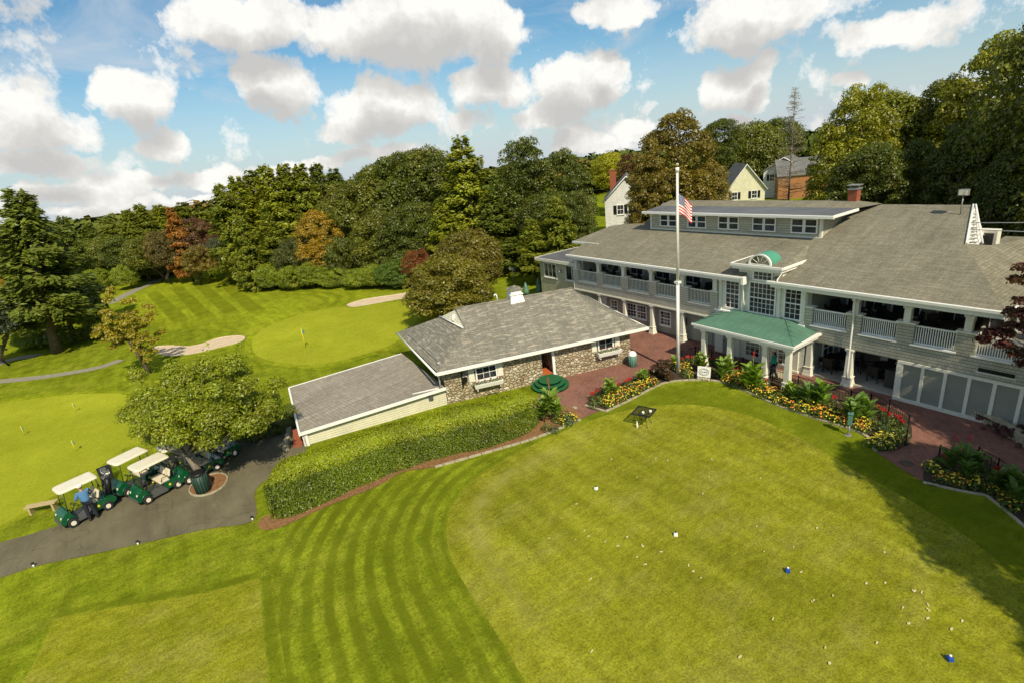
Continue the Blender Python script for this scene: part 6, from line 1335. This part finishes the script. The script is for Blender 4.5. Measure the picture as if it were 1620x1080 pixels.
rail([(-3.4, -.3, 0), (-2.2, .3, 0), (-.9, .2, 0)], 'black railing in front of the side wing', .9, True)
g = G(372, 427); m = MB()
for k in range(4): m.lathe([(.5, 0), (.6, .3), (.3, .6), (.05, .7)], (k*.7-1, k*.3, 0), 7)
o = m.build('pale_boulders', M['white']); o.location = (g[0], g[1], 0); tag(o, 'white boulders at the right end of the back tree row', 'rocks')
# topiary in pot beside the left ground floor wall
t = thing('potted_topiary', 'small ball tree in a pot under the left end of the deck', 'plant', (1.2, -.25, 0)); m = MB(); m.lathe([(.12, 0), (.18, .3), (.15, .3)], seg=12); m.build('pot', M['terracotta'], t); MB().tube([(0, 0, .3), (0, 0, 1.2)], .02, 6).build('stem', M['bark'], t)
C = unit(1500)*.36+np.array([0, 0, 1.4]); mesh_child('foliage', leafmesh('foliage', C, unit(1500), .05, M['leaf']), t, col=(.09, .13, .02))
# deck and terrace furniture
def chair_proto():
    t = thing('wicker_chair', 'x', 'chair', (0, 0, 0)); m = MB(); m.box(-.28, .28, -.28, .26, .34, .46); m.build('seat', M['darkwicker'], t, bevel=.03)
    m = MB(); m.hexa([(-.28, .2, .40), (.28, .2, .40), (.28, .28, .40), (-.28, .28, .40)], [(-.26, .3, .92), (.26, .3, .92), (.26, .36, .92), (-.26, .36, .92)]); m.build('backrest', M['darkwicker'], t, bevel=.02)
    for s in (-1, 1):
        m = MB(); m.box(s*.30-.03, s*.30+.03, -.28, .28, .58, .63); m.box(s*.30-.02, s*.30+.02, -.27, -.23, .46, .58); m.build('armrest', M['darkwicker'], t)
        for y in (-.24, .24): MB().box(s*.25-.02, s*.25+.02, y-.02, y+.02, 0, .34).build('leg', M['darkwicker'], t)
    return t
def table_proto():
    t = thing('round_table', 'x', 'table', (0, 0, 0)); m = MB(); m.lathe([(.5, .68), (.52, .70), (.52, .73), (.5, .74)], seg=20); m.build('table_top', M['darkwicker'], t); m = MB(); m.tube([(0, 0, 0), (0, 0, .68)], .04, 8); m.lathe([(.3, 0), (.28, .03), (.05, .06)], seg=16); m.build('pedestal', M['darkwicker'], t); return t
cp, tp_ = chair_proto(), table_proto(); used = [0, 0]
def place(kind, x, y, z, rz, label, group):
    i = 0 if kind == 'c' else 1; src = (cp, tp_)[i]; o = src if not used[i] else copy_tree(src); used[i] = 1; o.location = (x, y, z); o.rotation_euler = (0, 0, rz); o['label'] = label; o['group'] = group; return o
for k, x in enumerate((1.6, 4.3, 7.0, 9.7, 12.0)):
    place('t', x, 1.35, 2.87, 0, 'dark round table on the left upper deck', 'left deck tables')
    for a in (.3, 2.4, 3.6, 5.2): place('c', x+.75*math.cos(a), 1.35+.7*math.sin(a), 2.87, a-math.pi/2, 'dark wicker chair on the left upper deck', 'left deck chairs')
for x in (20.1, 22.4, 24.6):
    place('t', x, 1.8, 2.87, 0, 'dark round table on the right upper deck', 'right deck tables')
    for a in (.6, 2.6, 3.9, 5.3): place('c', x+.75*math.cos(a), 1.8+.7*math.sin(a), 2.87, a-math.pi/2, 'dark wicker chair on the right upper deck', 'right deck chairs')
for x, y, lb in ((19.9, 1.6, 'left'), (22.0, 1.9, 'right')):
    place('t', x+.1, y, .1, 0, 'dark round table at the %s of the covered terrace' % lb, 'terrace tables')
    for a in (.4, 1.7, 3.3, 4.6): place('c', x+.1+.72*math.cos(a), y+.72*math.sin(a), .1, a-math.pi/2, 'dark wicker chair about the %s table of the covered terrace' % lb, 'chairs about the %s terrace table' % lb)
for x, y, lb in ((21.75, 2.66, 'left'), (22.55, 2.4, 'right')):
    o = bx(-.17, .17, -.04, .04, 0, .32).build('cushion', M['ivory'], None, bevel=.03); o.location = (x, y, .58); o.rotation_euler = (-.15, .1, .2); tag(o, 'pale cushion on a dark terrace chair, the %s one of two' % lb, 'cushion')
m = bx(-.3, .3, -.25, .25, 0, .95).build('storage_cabinet', M['interior'], bevel=.02); m.location = (22.9, 1.0, .1); tag(m, 'dark grey cabinet at the right end of the covered terrace', 'cabinet')
# parked car behind the left end of the clubhouse
p = at(1004, 78); CA = thing('parked_car', 'silver car parked behind the left end of the clubhouse roof', 'car', p, math.radians(28))
def profile(m, prof, y0, y1, mi=0):
    k = len(prof); m.quad(*[(x, y0, z) for x, z in prof], m=mi); m.quad(*[(x, y1, z) for x, z in reversed(prof)], m=mi)
    for i in range(k): j = (i+1) % k; m.quad((prof[j][0], y0, prof[j][1]), (prof[i][0], y0, prof[i][1]), (prof[i][0], y1, prof[i][1]), (prof[j][0], y1, prof[j][1]), m=mi)
m = MB(); profile(m, [(-2.2, .35), (2.2, .35), (2.25, .7), (1.1, .95), (-2.1, 1.0), (-2.25, .7)], -.85, .85); profile(m, [(-1.6, .951), (1.0, .93), (.2, 1.42), (-1.1, 1.42)], -.72, .72); m.build('body', M['aluminium'], CA, bevel=.06)
for s in (-1, 1): m = MB(); m.quad(*[(x, s*.725, z) for x, z in ((-1.4, 1.0), (.8, 1.0), (.15, 1.36), (-1.05, 1.36))]); m.build('window', M['glass'], CA)
for x in (-1.35, 1.4):
    for s in (-1, 1): m = MB(); m.disc((x, s*.8, .33), (0, 1, 0), .33, .2); m.build('wheel', M['rubber'], CA)
# ================================================================== GOLF CARTS
def golf_cart():
    t = thing('golf_cart', 'x', 'golf cart', (0, 0, 0)); W = .56
    m = MB(); profile(m, [(.62, .22), (1.16, .26), (1.20, .42), (1.08, .62), (.92, .76), (.74, .78), (.66, .5)], -W+.04, W-.04); m.build('front_cowl', M['cartgreen'], t, bevel=.06)
    m = MB(); profile(m, [(-1.12, .34), (-.98, .26), (-.2, .24), (-.12, .46), (-.22, .60), (-.75, .64), (-1.05, .58), (-1.15, .48)], -W, W); m.build('rear_body', M['cartgreen'], t, bevel=.06)
    m = MB(); m.box(-.25, .72, -W+.03, W-.03, .20, .27); m.box(-.2, .7, W-.06, W, .17, .30); m.box(-.2, .7, -W, -W+.06, .17, .30); m.build('floor', M['greyplastic'], t)
    m = MB(); m.box(1.12, 1.24, -W+.08, W-.08, .26, .38); m.build('bumper', M['greyplastic'], t, bevel=.03)
    m = MB(); m.box(-.45, .05, -W+.04, W-.04, .61, .74); m.build('seat', M['seat'], t, bevel=.04)
    for s in (-1, 1): m = MB(); m.hexa([(-.52, s*.27-.24, .78), (-.42, s*.27-.24, .78), (-.42, s*.27+.24, .78), (-.52, s*.27+.24, .78)], [(-.64, s*.27-.22, 1.1), (-.55, s*.27-.22, 1.1), (-.55, s*.27+.22, 1.1), (-.64, s*.27+.22, 1.1)]); m.build('backrest', M['seat'], t, bevel=.04)
    for s in (-1, 1): m = MB(); m.tube([(-.4, s*.55, .72), (-.38, s*.56, .9), (-.1, s*.56, .9), (-.02, s*.55, .74)], .018, 6); m.build('armrest', M['black'], t)
    n = 9; m = MB(); pts = []; X0, X1, Y = -.78, .86, .56
    for (cx_, cy_, a0) in ((X1-.25, Y-.25, 0), (X0+.1, Y-.1, 1), (X0+.1, -Y+.1, 2), (X1-.25, -Y+.25, 3)):
        rr_ = .25 if a0 in (0, 3) else .1
        for k in range(5): a = (a0+k/4)*math.pi/2; pts.append((cx_+rr_*math.cos(a), cy_+rr_*math.sin(a)))
    m.hexa([(x, y, 1.70) for x, y in pts], [(x*.985, y*.985, 1.76) for x, y in pts]); m.hexa([(x*.94, y*.92, 1.761) for x, y in pts], [(x*.90, y*.86, 1.785) for x, y in pts]); m.build('roof', M['ivory'], t, bevel=.015)
    for s in (-1, 1):
        m = MB(); m.tube([(.80, s*.5, .72), (.66, s*.5, 1.70)], .018, 6); m.build('roof_strut', M['black'], t)
        m = MB(); m.tube([(-.62, s*.5, .6), (-.68, s*.5, 1.1), (-.66, s*.5, 1.70)], .022, 6); m.build('roof_strut', M['black'], t)
    m = MB(); m.hexa([(.80, -.48, .76), (.81, -.48, .76), (.81, .48, .76), (.80, .48, .76)], [(.70, -.48, 1.42), (.71, -.48, 1.42), (.71, .48, 1.42), (.70, .48, 1.42)]); m.build('windscreen', M['cartscreen'], t)
    m = MB(); m.tube([(.62, .25, .6), (.42, .25, .88)], .02, 6); c = Vector((.41, .25, .9)); nrm = Vector((-.58, 0, .8)).normalized(); u = nrm.orthogonal().normalized(); w = nrm.cross(u); m.tube([c+(u*math.cos(a)+w*math.sin(a))*.17 for a in [6.2832*k/14 for k in range(15)]], .014, 5, caps=False); m.tube([c-u*.16, c+u*.16], .012, 5); m.build('steering_wheel', M['black'], t)
    for s in (-1, 1): m = MB(); m.disc((1.10, s*.36, .56), (1, 0, .35), .06, .05, 10); m.build('headlight', M['ivory'], t)
    m = MB(); m.box(-1.2, -.75, -.4, .4, .5, .54); m.tube([(-.72, -.42, .6), (-.85, -.42, 1.05), (-.85, .42, 1.05), (-.72, .42, .6)], .02, 6); m.build('bag_rack', M['black'], t)
    m = MB(); m.box(-.06, .02, -.58, -.56, .38, .48); m.box(-.4, -.3, .56, .575, .38, .48); m.build('number_plate', M['yellow'], t)
    for x in (.78, -.70):
        for s in (-1, 1):
            m = MB(); m.tube([(x, s*(W-.13), .225), (x, s*(W-.10), .225), (x, s*(W+.02), .225), (x, s*(W+.045), .225)], [.20, .225, .225, .20], 20); wh = m.build('wheel', M['rubber'], t); m = MB(); m.tube([(x, s*(W+.04), .225), (x, s*(W+.052), .225)], [.115, .105], 16); m.build('rim', M['ivory'], wh)
            m = MB(); m.tube([(x+.27*math.cos(a), s*(W-.02), .24+.27*math.sin(a)) for a in [math.pi*k/8 for k in range(9)]], .03, 5); m.build('wheel_arch', M['cartgreen'], t)
    return t
def screen():
    t = NT('clear_windscreen'); g = t.n('ShaderNodeBsdfGlossy', i_Roughness=.05); tr = t.n('ShaderNodeBsdfTransparent'); tr.inputs[0].default_value = (.78, .86, .72, 1); m = t.n('ShaderNodeMixShader', i_0=.14); t.l(tr.outputs[0], m.inputs[1]); t.l(g.outputs[0], m.inputs[2]); t.l(m.outputs[0], t.out.inputs['Surface']); return t.mat
M['cartscreen'] = screen()
gc = golf_cart(); first = True
def put_cart(front, rear, label, rear_only=False):
    global first
    o = gc if first else copy_tree(gc); first = False
    r_ = Vector(G(*rear)); 
    f_ = Vector(G(*front)) if front else r_+Vector((.38, -1.15, 0)); d = (f_-r_).normalized(); left = Vector((-d.y, d.x, 0)); mid = (f_+r_)/2 if front else r_+d*.62
    o.location = mid-left*.52; o.location.z = .02; o.rotation_euler = (0, 0, math.atan2(d.y, d.x)); o.scale = (.90, .95, .99); o['label'] = label; o['group'] = 'parked golf carts'; return o
c1_ = put_cart((124.4, 831), (172.6, 806.7), 'green golf cart with white roof beside the standing golfer')
put_cart((208, 784), (252, 760), 'green golf cart with white roof half hidden under the tree, behind another cart')
put_cart((238.6, 796), (285.5, 771), 'green golf cart with cream seats nearest to the bin under the tree')
put_cart(None, (345, 744), 'dark golf cart in the shade behind the tree trunk')
put_cart(None, (373, 722), 'dark golf cart in the shade farthest along the road')
put_cart(None, (322, 742), 'dark golf cart deep in the shade behind the bin') 
def bag(loc, rz, label, mat):
    t = thing('golf_bag', label, 'golf bag', loc, rz); m = MB(); m.tube([(0, 0, 0), (-.10, 0, .45), (-.17, 0, .8)], [.13, .12, .13], 10); m.build('bag', M[mat], t); m = MB()
    for k in range(7): a = 6.28*k/7; p = Vector((-.17+.06*math.cos(a), .06*math.sin(a), .78)); q = p+Vector((-.06+.03*math.cos(a), .03*math.sin(a), random.uniform(.22, .34))); m.tube([p, q], .008, 4); m.box(q.x-.03, q.x+.03, q.y-.02, q.y+.02, q.z, q.z+.07)
    m.build('clubs', M['chrome'], t); return t
mw = Matrix.Translation(c1_.location) @ Matrix.Rotation(c1_.rotation_euler.z, 4, 'Z')
for s, mt, lb in ((.2, 'black', 'black golf bag with clubs at the near side of the cart back'), (-.2, 'greyplastic', 'dark golf bag with clubs at the far side of the cart back')): q = mw @ Vector((-.88, s, .54)); bag(tuple(q), c1_.rotation_euler.z, lb, mt)
# ================================================================== PEOPLE
def skin(name, V, Eg, Rr, mat, parent, root=0, lev=2):
    bm = bmesh.new(); lay = bm.verts.layers.skin.verify(); vs = []
    for v_, r_ in zip(V, Rr):
        b = bm.verts.new(v_); r_ = r_ if isinstance(r_, tuple) else (r_, r_); b[lay].radius = r_; vs.append(b)
    vs[root][lay].use_root = True
    for a, b in Eg: bm.edges.new((vs[a], vs[b]))
    me = bpy.data.meshes.new(name); bm.to_mesh(me); bm.free(); o = bpy.data.objects.new(name, me); COL.objects.link(o); me.materials.append(M[mat])
    s = o.modifiers.new('skin', 'SKIN'); s.use_smooth_shade = True; u = o.modifiers.new('sub', 'SUBSURF'); u.levels = lev; u.render_levels = lev
    o.parent = parent; return o
def person(label, loc, rz, shirt, trousers, hair, arms, legs, cap=None, lean=0., sc=1., long_hair=False):
    """forward is +x; arms = (elbow, hand) for left/right, legs = (knee, ankle) offsets"""
    t = thing('person', label, 'person', loc, rz); t.scale = (sc, sc, sc); L = lean
    hip = [(0, s*.095, .93) for s in (1, -1)]; sh = [(L*.45, s*.19, 1.42) for s in (1, -1)]
    V = [(0, 0, .95), (L*.15, 0, 1.12), (L*.38, 0, 1.34), (L*.5, 0, 1.47), (L*.55+.01, 0, 1.55), (L*.6+.03, 0, 1.63), (L*.6+.02, 0, 1.71)]; R_s = [(.12, .11), (.10, .09), (.11, .09), .05, .065, .092, .075]; Eg = [(0, 1), (1, 2), (2, 3), (3, 4), (4, 5), (5, 6)]
    def add(p, r_, par): V.append(p); R_s.append(r_); Eg.append((par, len(V)-1)); return len(V)-1
    add((L*.6+.125, 0, 1.615), .018, 5)                                  # nose
    for i, s in enumerate((1, -1)):
        a = add(sh[i], .045, 2); e = add(arms[i][0], .036, a); h = add(arms[i][1], .03, e); d = (Vector(arms[i][1])-Vector(arms[i][0])).normalized(); side = Vector((0, s, 0)).cross(d).normalized() if abs(d.y) < .9 else Vector((0, 0, 1)); pl = add(tuple(Vector(arms[i][1])+d*.06), (.038, .018), h)
        for k in range(4): f0 = Vector(arms[i][1])+d*.09+side*(.027-.018*k); q1 = add(tuple(f0+d*.02), .0095, pl); add(tuple(f0+d*(.055-.006*abs(k-1.3))-Vector((0, s*.012, 0))), .008, q1)
        th = add(tuple(Vector(arms[i][1])+d*.03+side*.045), .010, h); add(tuple(Vector(arms[i][1])+d*.065+side*.06), .009, th)
        hp = add(hip[i], .088, 0); kn = add(legs[i][0], .06, hp); an = add(legs[i][1], .034, kn); add((legs[i][1][0]+.10, legs[i][1][1], .045), (.022, .018), an)
    skin('body', V, Eg, R_s, 'skin', t)
    skin('shirt', [(0, 0, .93), (L*.15, 0, 1.12), (L*.38, 0, 1.34), (L*.48, 0, 1.45), sh[0], arms[0][0], tuple(Vector(arms[0][0]).lerp(Vector(arms[0][1]), .5)), sh[1], arms[1][0], tuple(Vector(arms[1][0]).lerp(Vector(arms[1][1]), .5))],
         [(0, 1), (1, 2), (2, 3), (2, 4), (4, 5), (5, 6), (2, 7), (7, 8), (8, 9)], [(.19, .17), (.17, .15), (.20, .165), .085, .095, .075, .06, .095, .075, .06], shirt, t)
    ps = [(0, 0, .97)]; rr_ = [(.15, .13)]; ee = []
    for i in range(2): n0 = len(ps); ps += [hip[i], legs[i][0], (legs[i][1][0], legs[i][1][1], legs[i][1][2]-.01)]; rr_ += [.105, .08, .07]; ee += [(0, n0), (n0, n0+1), (n0+1, n0+2)]
    skin('trousers', ps, ee, rr_, trousers, t)
    for i in range(2): a = legs[i][1]; skin('shoe', [(a[0]-.04, a[1], .045), (a[0]+.07, a[1], .04), (a[0]+.17, a[1], .035)], [(0, 1), (1, 2)], [.05, .05, .035], 'black', t, 0, 1)
    hc = (L*.6+.0, 0, 1.68)
    if cap: skin('cap', [(hc[0]-.01, 0, 1.735), (hc[0]+.03, 0, 1.73), (hc[0]+.16, 0, 1.70)], [(0, 1), (1, 2)], [(.145, .10), (.14, .09), (.08, .02)], cap, t, 0, 1)
    skin('hair', [(hc[0]-.03, 0, 1.70 if not cap else 1.66), (hc[0]-.06, 0, 1.62)]+([(hc[0]-.07, 0, 1.5)] if long_hair else []), [(0, 1)]+([(1, 2)] if long_hair else []), [(.092, .085), (.08, .06)]+([(.08, .04)] if long_hair else []), hair, t, 0, 1)
    for s in (1, -1): m = MB(); m.lathe([(.002, -.008), (.009, 0), (.002, .008)], (L*.6+.115, s*.032, 1.645), 6); m.build('eye', M['black'], t)
    return t
g = G(150, 821); th = math.atan2(-.45, -.9)
person('golfer in a blue shirt, dark trousers and white cap standing beside a golf cart', (g[0], g[1], .02), th, 'blueshirt', 'navy', 'hair', (((.12, .30, 1.18), (.36, .20, 1.22)), ((.12, -.30, 1.18), (.36, -.16, 1.25))), (((.02, .12, .5), (.0, .13, .09)), ((-.02, -.11, .5), (-.06, -.14, .09))), 'white', .16)
g = (18.2, -1.75, .03)
w_ = person('woman in a teal blouse and dark trousers walking under the entrance porch', g, math.radians(190), 'tealshirt', 'navy', 'hair', (((-.02, .24, 1.12), (.12, .26, .92)), ((.04, -.24, 1.12), (.2, -.2, .95))), (((.08, .1, .5), (.16, .1, .1)), ((-.03, -.1, .5), (-.2, -.1, .12))), None, .02, .97, True)
q = Matrix.Translation(g) @ Matrix.Rotation(math.radians(190), 4, 'Z') @ Vector((.2, -.2, .6)); m = MB(); m.hexa([(-.1, -.05, 0), (.1, -.05, 0), (.1, .05, 0), (-.1, .05, 0)], [(-.08, -.02, .28), (.08, -.02, .28), (.08, .02, .28), (-.08, .02, .28)]); o = m.build('carrier_bag', M['white'], bevel=.02); o.location = q; tag(o, 'small white carrier bag held by the woman under the porch', 'bag')
# ================================================================== SKY, SUN, CAMERA
SAZ, SEL = math.radians(-12), math.radians(45)              # sun bearing from +x, elevation
sd = Vector((math.cos(SEL)*math.cos(SAZ), math.cos(SEL)*math.sin(SAZ), math.sin(SEL)))
sun = bpy.data.lights.new('sun', 'SUN'); sun.energy = 5.0; sun.angle = math.radians(.53); sun.color = (1, .90, .68); so = bpy.data.objects.new('sun', sun); COL.objects.link(so); so.rotation_euler = sd.to_track_quat('Z', 'Y').to_euler(); so.location = (40, -10, 40)
W = bpy.data.worlds.new('World'); scn.world = W; W.use_nodes = True; nt = W.node_tree
for n_ in list(nt.nodes): nt.nodes.remove(n_)
def wn(tree_, typ, **kw):
    nd = tree_.nodes.new(typ)
    for k, v_ in kw.items():
        if k.startswith('i_'): nd.inputs[int(k[2:]) if k[2:].isdigit() else k[2:].replace('_', ' ')].default_value = v_
        else: setattr(nd, k, v_)
    return nd
CL = [(55, 190, 120, 75, 1), (20, 205, 90, 60, 1), (220, 158, 80, 62, 1.1), (252, 226, 55, 32, 1), (445, 140, 80, 72, 1.15), (410, 120, 55, 45, 1), (600, 172, 115, 62, 1.15), (660, 165, 60, 45, 1), (560, 200, 100, 35, 1), (770, 135, 75, 50, 1.1), (905, 135, 100, 55, 1.2), (955, 110, 55, 35, 1), (870, 180, 80, 28, 1), (1165, 132, 88, 66, 1.2), (1195, 110, 50, 45, 1), (1005, 195, 50, 18, .9), (930, 222, 85, 28, 1), (1360, 136, 45, 20, .9), (731, 191, 26, 18, 1), (1160, 196, 28, 14, .9),
      (395, 35, 150, 62, 1.15), (640, 45, 210, 80, 1.2), (790, 60, 60, 55, 1), (970, 15, 110, 45, 1.1), (1200, 25, 200, 58, 1.15), (1420, 40, 150, 58, 1.1), (60, 268, 110, 30, .95), (200, 296, 130, 26, .95), (330, 276, 110, 26, .95), (470, 258, 140, 26, .95), (625, 240, 100, 24, .95), (20, 318, 150, 22, .9), (350, 312, 150, 20, .85), (150, 330, 160, 16, .8), (-200, 120, 200, 120, 1), (1000, -150, 260, 70, 1.1), (500, -180, 300, 90, 1.1), (1750, 60, 140, 70, 1), (1950, -40, 220, 90, 1), (1500, -160, 240, 80, 1), (-150, -80, 260, 90, 1)]
ng = bpy.data.node_groups.new('cumulus_field', 'ShaderNodeTree'); ng.interface.new_socket('Vector', in_out='INPUT', socket_type='NodeSocketVector'); ng.interface.new_socket('Density', in_out='OUTPUT', socket_type='NodeSocketFloat')
gi = ng.nodes.new('NodeGroupInput'); go = ng.nodes.new('NodeGroupOutput')
nA = wn(ng, 'ShaderNodeTexNoise', i_Scale=9., i_Detail=5., i_Roughness=.55); ng.links.new(gi.outputs[0], nA.inputs['Vector'])
sb_ = wn(ng, 'ShaderNodeVectorMath', operation='SUBTRACT'); sb_.inputs[1].default_value = (.5, .5, .5); ng.links.new(nA.outputs['Color'], sb_.inputs[0]); sc_ = wn(ng, 'ShaderNodeVectorMath', operation='SCALE'); sc_.inputs['Scale'].default_value = .10; ng.links.new(sb_.outputs[0], sc_.inputs[0]); ad_ = wn(ng, 'ShaderNodeVectorMath', operation='ADD'); ng.links.new(gi.outputs[0], ad_.inputs[0]); ng.links.new(sc_.outputs[0], ad_.inputs[1])
acc = None
def dirn(px, py): return Vector(ray(px, py)).normalized()
for (px, py, rx, ry_, st_) in CL:
    c = dirn(px, py); a = (dirn(px+rx, py-rx*.1)-c).length; b = (dirn(px, py-ry_)-c).length; e1 = Vector((0, 0, 1)).cross(-c).normalized()*-1; e2 = c.cross(e1).normalized()
    if e2.z < 0: e2 = -e2
    Rm = Matrix((e1, e2, e1.cross(e2))).transposed(); mp = wn(ng, 'ShaderNodeMapping', vector_type='TEXTURE'); mp.inputs['Location'].default_value = c; mp.inputs['Rotation'].default_value = Rm.to_euler(); mp.inputs['Scale'].default_value = (a*.92, b*.92, .6)
    ng.links.new(ad_.outputs[0], mp.inputs['Vector']); gt = wn(ng, 'ShaderNodeTexGradient', gradient_type='SPHERICAL'); ng.links.new(mp.outputs[0], gt.inputs[0]); ml = wn(ng, 'ShaderNodeMath', operation='MULTIPLY', i_1=st_); ng.links.new(gt.outputs['Fac'], ml.inputs[0])
    if acc is None: acc = ml
    else: mx = wn(ng, 'ShaderNodeMath', operation='SMOOTH_MAX', i_2=.05); ng.links.new(acc.outputs[0], mx.inputs[0]); ng.links.new(ml.outputs[0], mx.inputs[1]); acc = mx
nB = wn(ng, 'ShaderNodeTexNoise', i_Scale=12., i_Detail=9., i_Roughness=.64); ng.links.new(gi.outputs[0], nB.inputs['Vector']); m1 = wn(ng, 'ShaderNodeMath', operation='MULTIPLY_ADD', i_1=1.7, i_2=-.87); ng.links.new(nB.outputs['Fac'], m1.inputs[0]); m2 = wn(ng, 'ShaderNodeMath', operation='ADD'); ng.links.new(acc.outputs[0], m2.inputs[0]); ng.links.new(m1.outputs[0], m2.inputs[1]); ng.links.new(m2.outputs[0], go.inputs[0])
tc = wn(nt, 'ShaderNodeTexCoord'); g1_ = wn(nt, 'ShaderNodeGroup'); g1_.node_tree = ng; nt.links.new(tc.outputs['Generated'], g1_.inputs[0])
up_ = wn(nt, 'ShaderNodeVectorMath', operation='ADD'); up_.inputs[1].default_value = (.012, 0, .045); nt.links.new(tc.outputs['Generated'], up_.inputs[0]); g2_ = wn(nt, 'ShaderNodeGroup'); g2_.node_tree = ng; nt.links.new(up_.outputs[0], g2_.inputs[0])
def wramp(src, stops):
    nd = wn(nt, 'ShaderNodeValToRGB'); e = nd.color_ramp.elements
    while len(e) < len(stops): e.new(.5)
    for i, (p, c) in enumerate(stops): e[i].position = p; e[i].color = (c, c, c, 1) if isinstance(c, (int, float)) else (*c, 1)
    nt.links.new(src, nd.inputs[0]); return nd.outputs[0]
alpha = wramp(g1_.outputs[0], [(.06, 0), (.17, .6), (.32, 1)])
shade = wramp(g2_.outputs[0], [(.0, (1.10, 1.08, 1.03)), (.16, (.97, .95, .90)), (.42, (.78, .765, .73)), (.8, (.64, .635, .62))])
# thin high cloud and the milky horizon
mpc = wn(nt, 'ShaderNodeMapping'); mpc.inputs['Scale'].default_value = (1.2, 2.2, 5); mpc.inputs['Rotation'].default_value = (0, .15, .4); nt.links.new(tc.outputs['Generated'], mpc.inputs[0]); nz = wn(nt, 'ShaderNodeTexNoise', i_Scale=2.2, i_Detail=8., i_Roughness=.6, i_Distortion=.8); nt.links.new(mpc.outputs[0], nz.inputs['Vector']); cir = wramp(nz.outputs['Fac'], [(.44, 0), (.72, .72)])
sp_ = wn(nt, 'ShaderNodeSeparateXYZ'); nt.links.new(tc.outputs['Generated'], sp_.inputs[0]); hzf = wramp(sp_.outputs[2], [(0, .85), (.07, .5), (.18, .0)])
sky = wn(nt, 'ShaderNodeTexSky', sky_type='NISHITA', sun_disc=False, sun_elevation=SEL, sun_rotation=math.pi/2-SAZ, air_density=1.0, dust_density=.6, ozone_density=1.6)
tint = wn(nt, 'ShaderNodeMix', data_type='RGBA', blend_type='MULTIPLY'); tint.inputs[0].default_value = 1; tint.inputs[7].default_value = (.66, 1.0, 1.08, 1); nt.links.new(sky.outputs[0], tint.inputs[6])
bg = wn(nt, 'ShaderNodeBackground', i_Strength=.10); nt.links.new(tint.outputs[2], bg.inputs[0])
bgc = wn(nt, 'ShaderNodeBackground', i_Strength=.93); nt.links.new(shade, bgc.inputs[0]); bgh = wn(nt, 'ShaderNodeBackground', i_Strength=.74); bgh.inputs[0].default_value = (.86, .93, 1, 1)
mxh = wn(nt, 'ShaderNodeMath', operation='MAXIMUM'); nt.links.new(cir, mxh.inputs[0]); nt.links.new(hzf, mxh.inputs[1]); ms1 = wn(nt, 'ShaderNodeMixShader'); nt.links.new(mxh.outputs[0], ms1.inputs[0]); nt.links.new(bg.outputs[0], ms1.inputs[1]); nt.links.new(bgh.outputs[0], ms1.inputs[2])
ms2 = wn(nt, 'ShaderNodeMixShader'); nt.links.new(alpha, ms2.inputs[0]); nt.links.new(ms1.outputs[0], ms2.inputs[1]); nt.links.new(bgc.outputs[0], ms2.inputs[2]); wo_ = wn(nt, 'ShaderNodeOutputWorld'); nt.links.new(ms2.outputs[0], wo_.inputs[0])
cd = bpy.data.cameras.new('camera'); cam = bpy.data.objects.new('camera', cd); COL.objects.link(cam); scn.camera = cam
cam.matrix_world = Matrix(((R_[0], U_[0], -D_[0], CAM[0]), (R_[1], U_[1], -D_[1], CAM[1]), (R_[2], U_[2], -D_[2], CAM[2]), (0, 0, 0, 1)))
cd.sensor_width = 36; cd.lens = 36*F/1620; cd.clip_start = .1; cd.clip_end = 9000
scn.view_settings.view_transform = 'Standard'; scn.view_settings.look = 'None'; scn.view_settings.exposure = 0; scn.view_settings.gamma = 1
W.cycles.sampling_method = 'MANUAL'; W.cycles.sample_map_resolution = 256
scn.cycles.use_adaptive_sampling = True; scn.cycles.adaptive_threshold = .02; scn.cycles.max_bounces = 5; scn.cycles.diffuse_bounces = 2; scn.cycles.glossy_bounces = 2; scn.cycles.transparent_max_bounces = 6; scn.cycles.transmission_bounces = 2
bpy.context.view_layer.update()
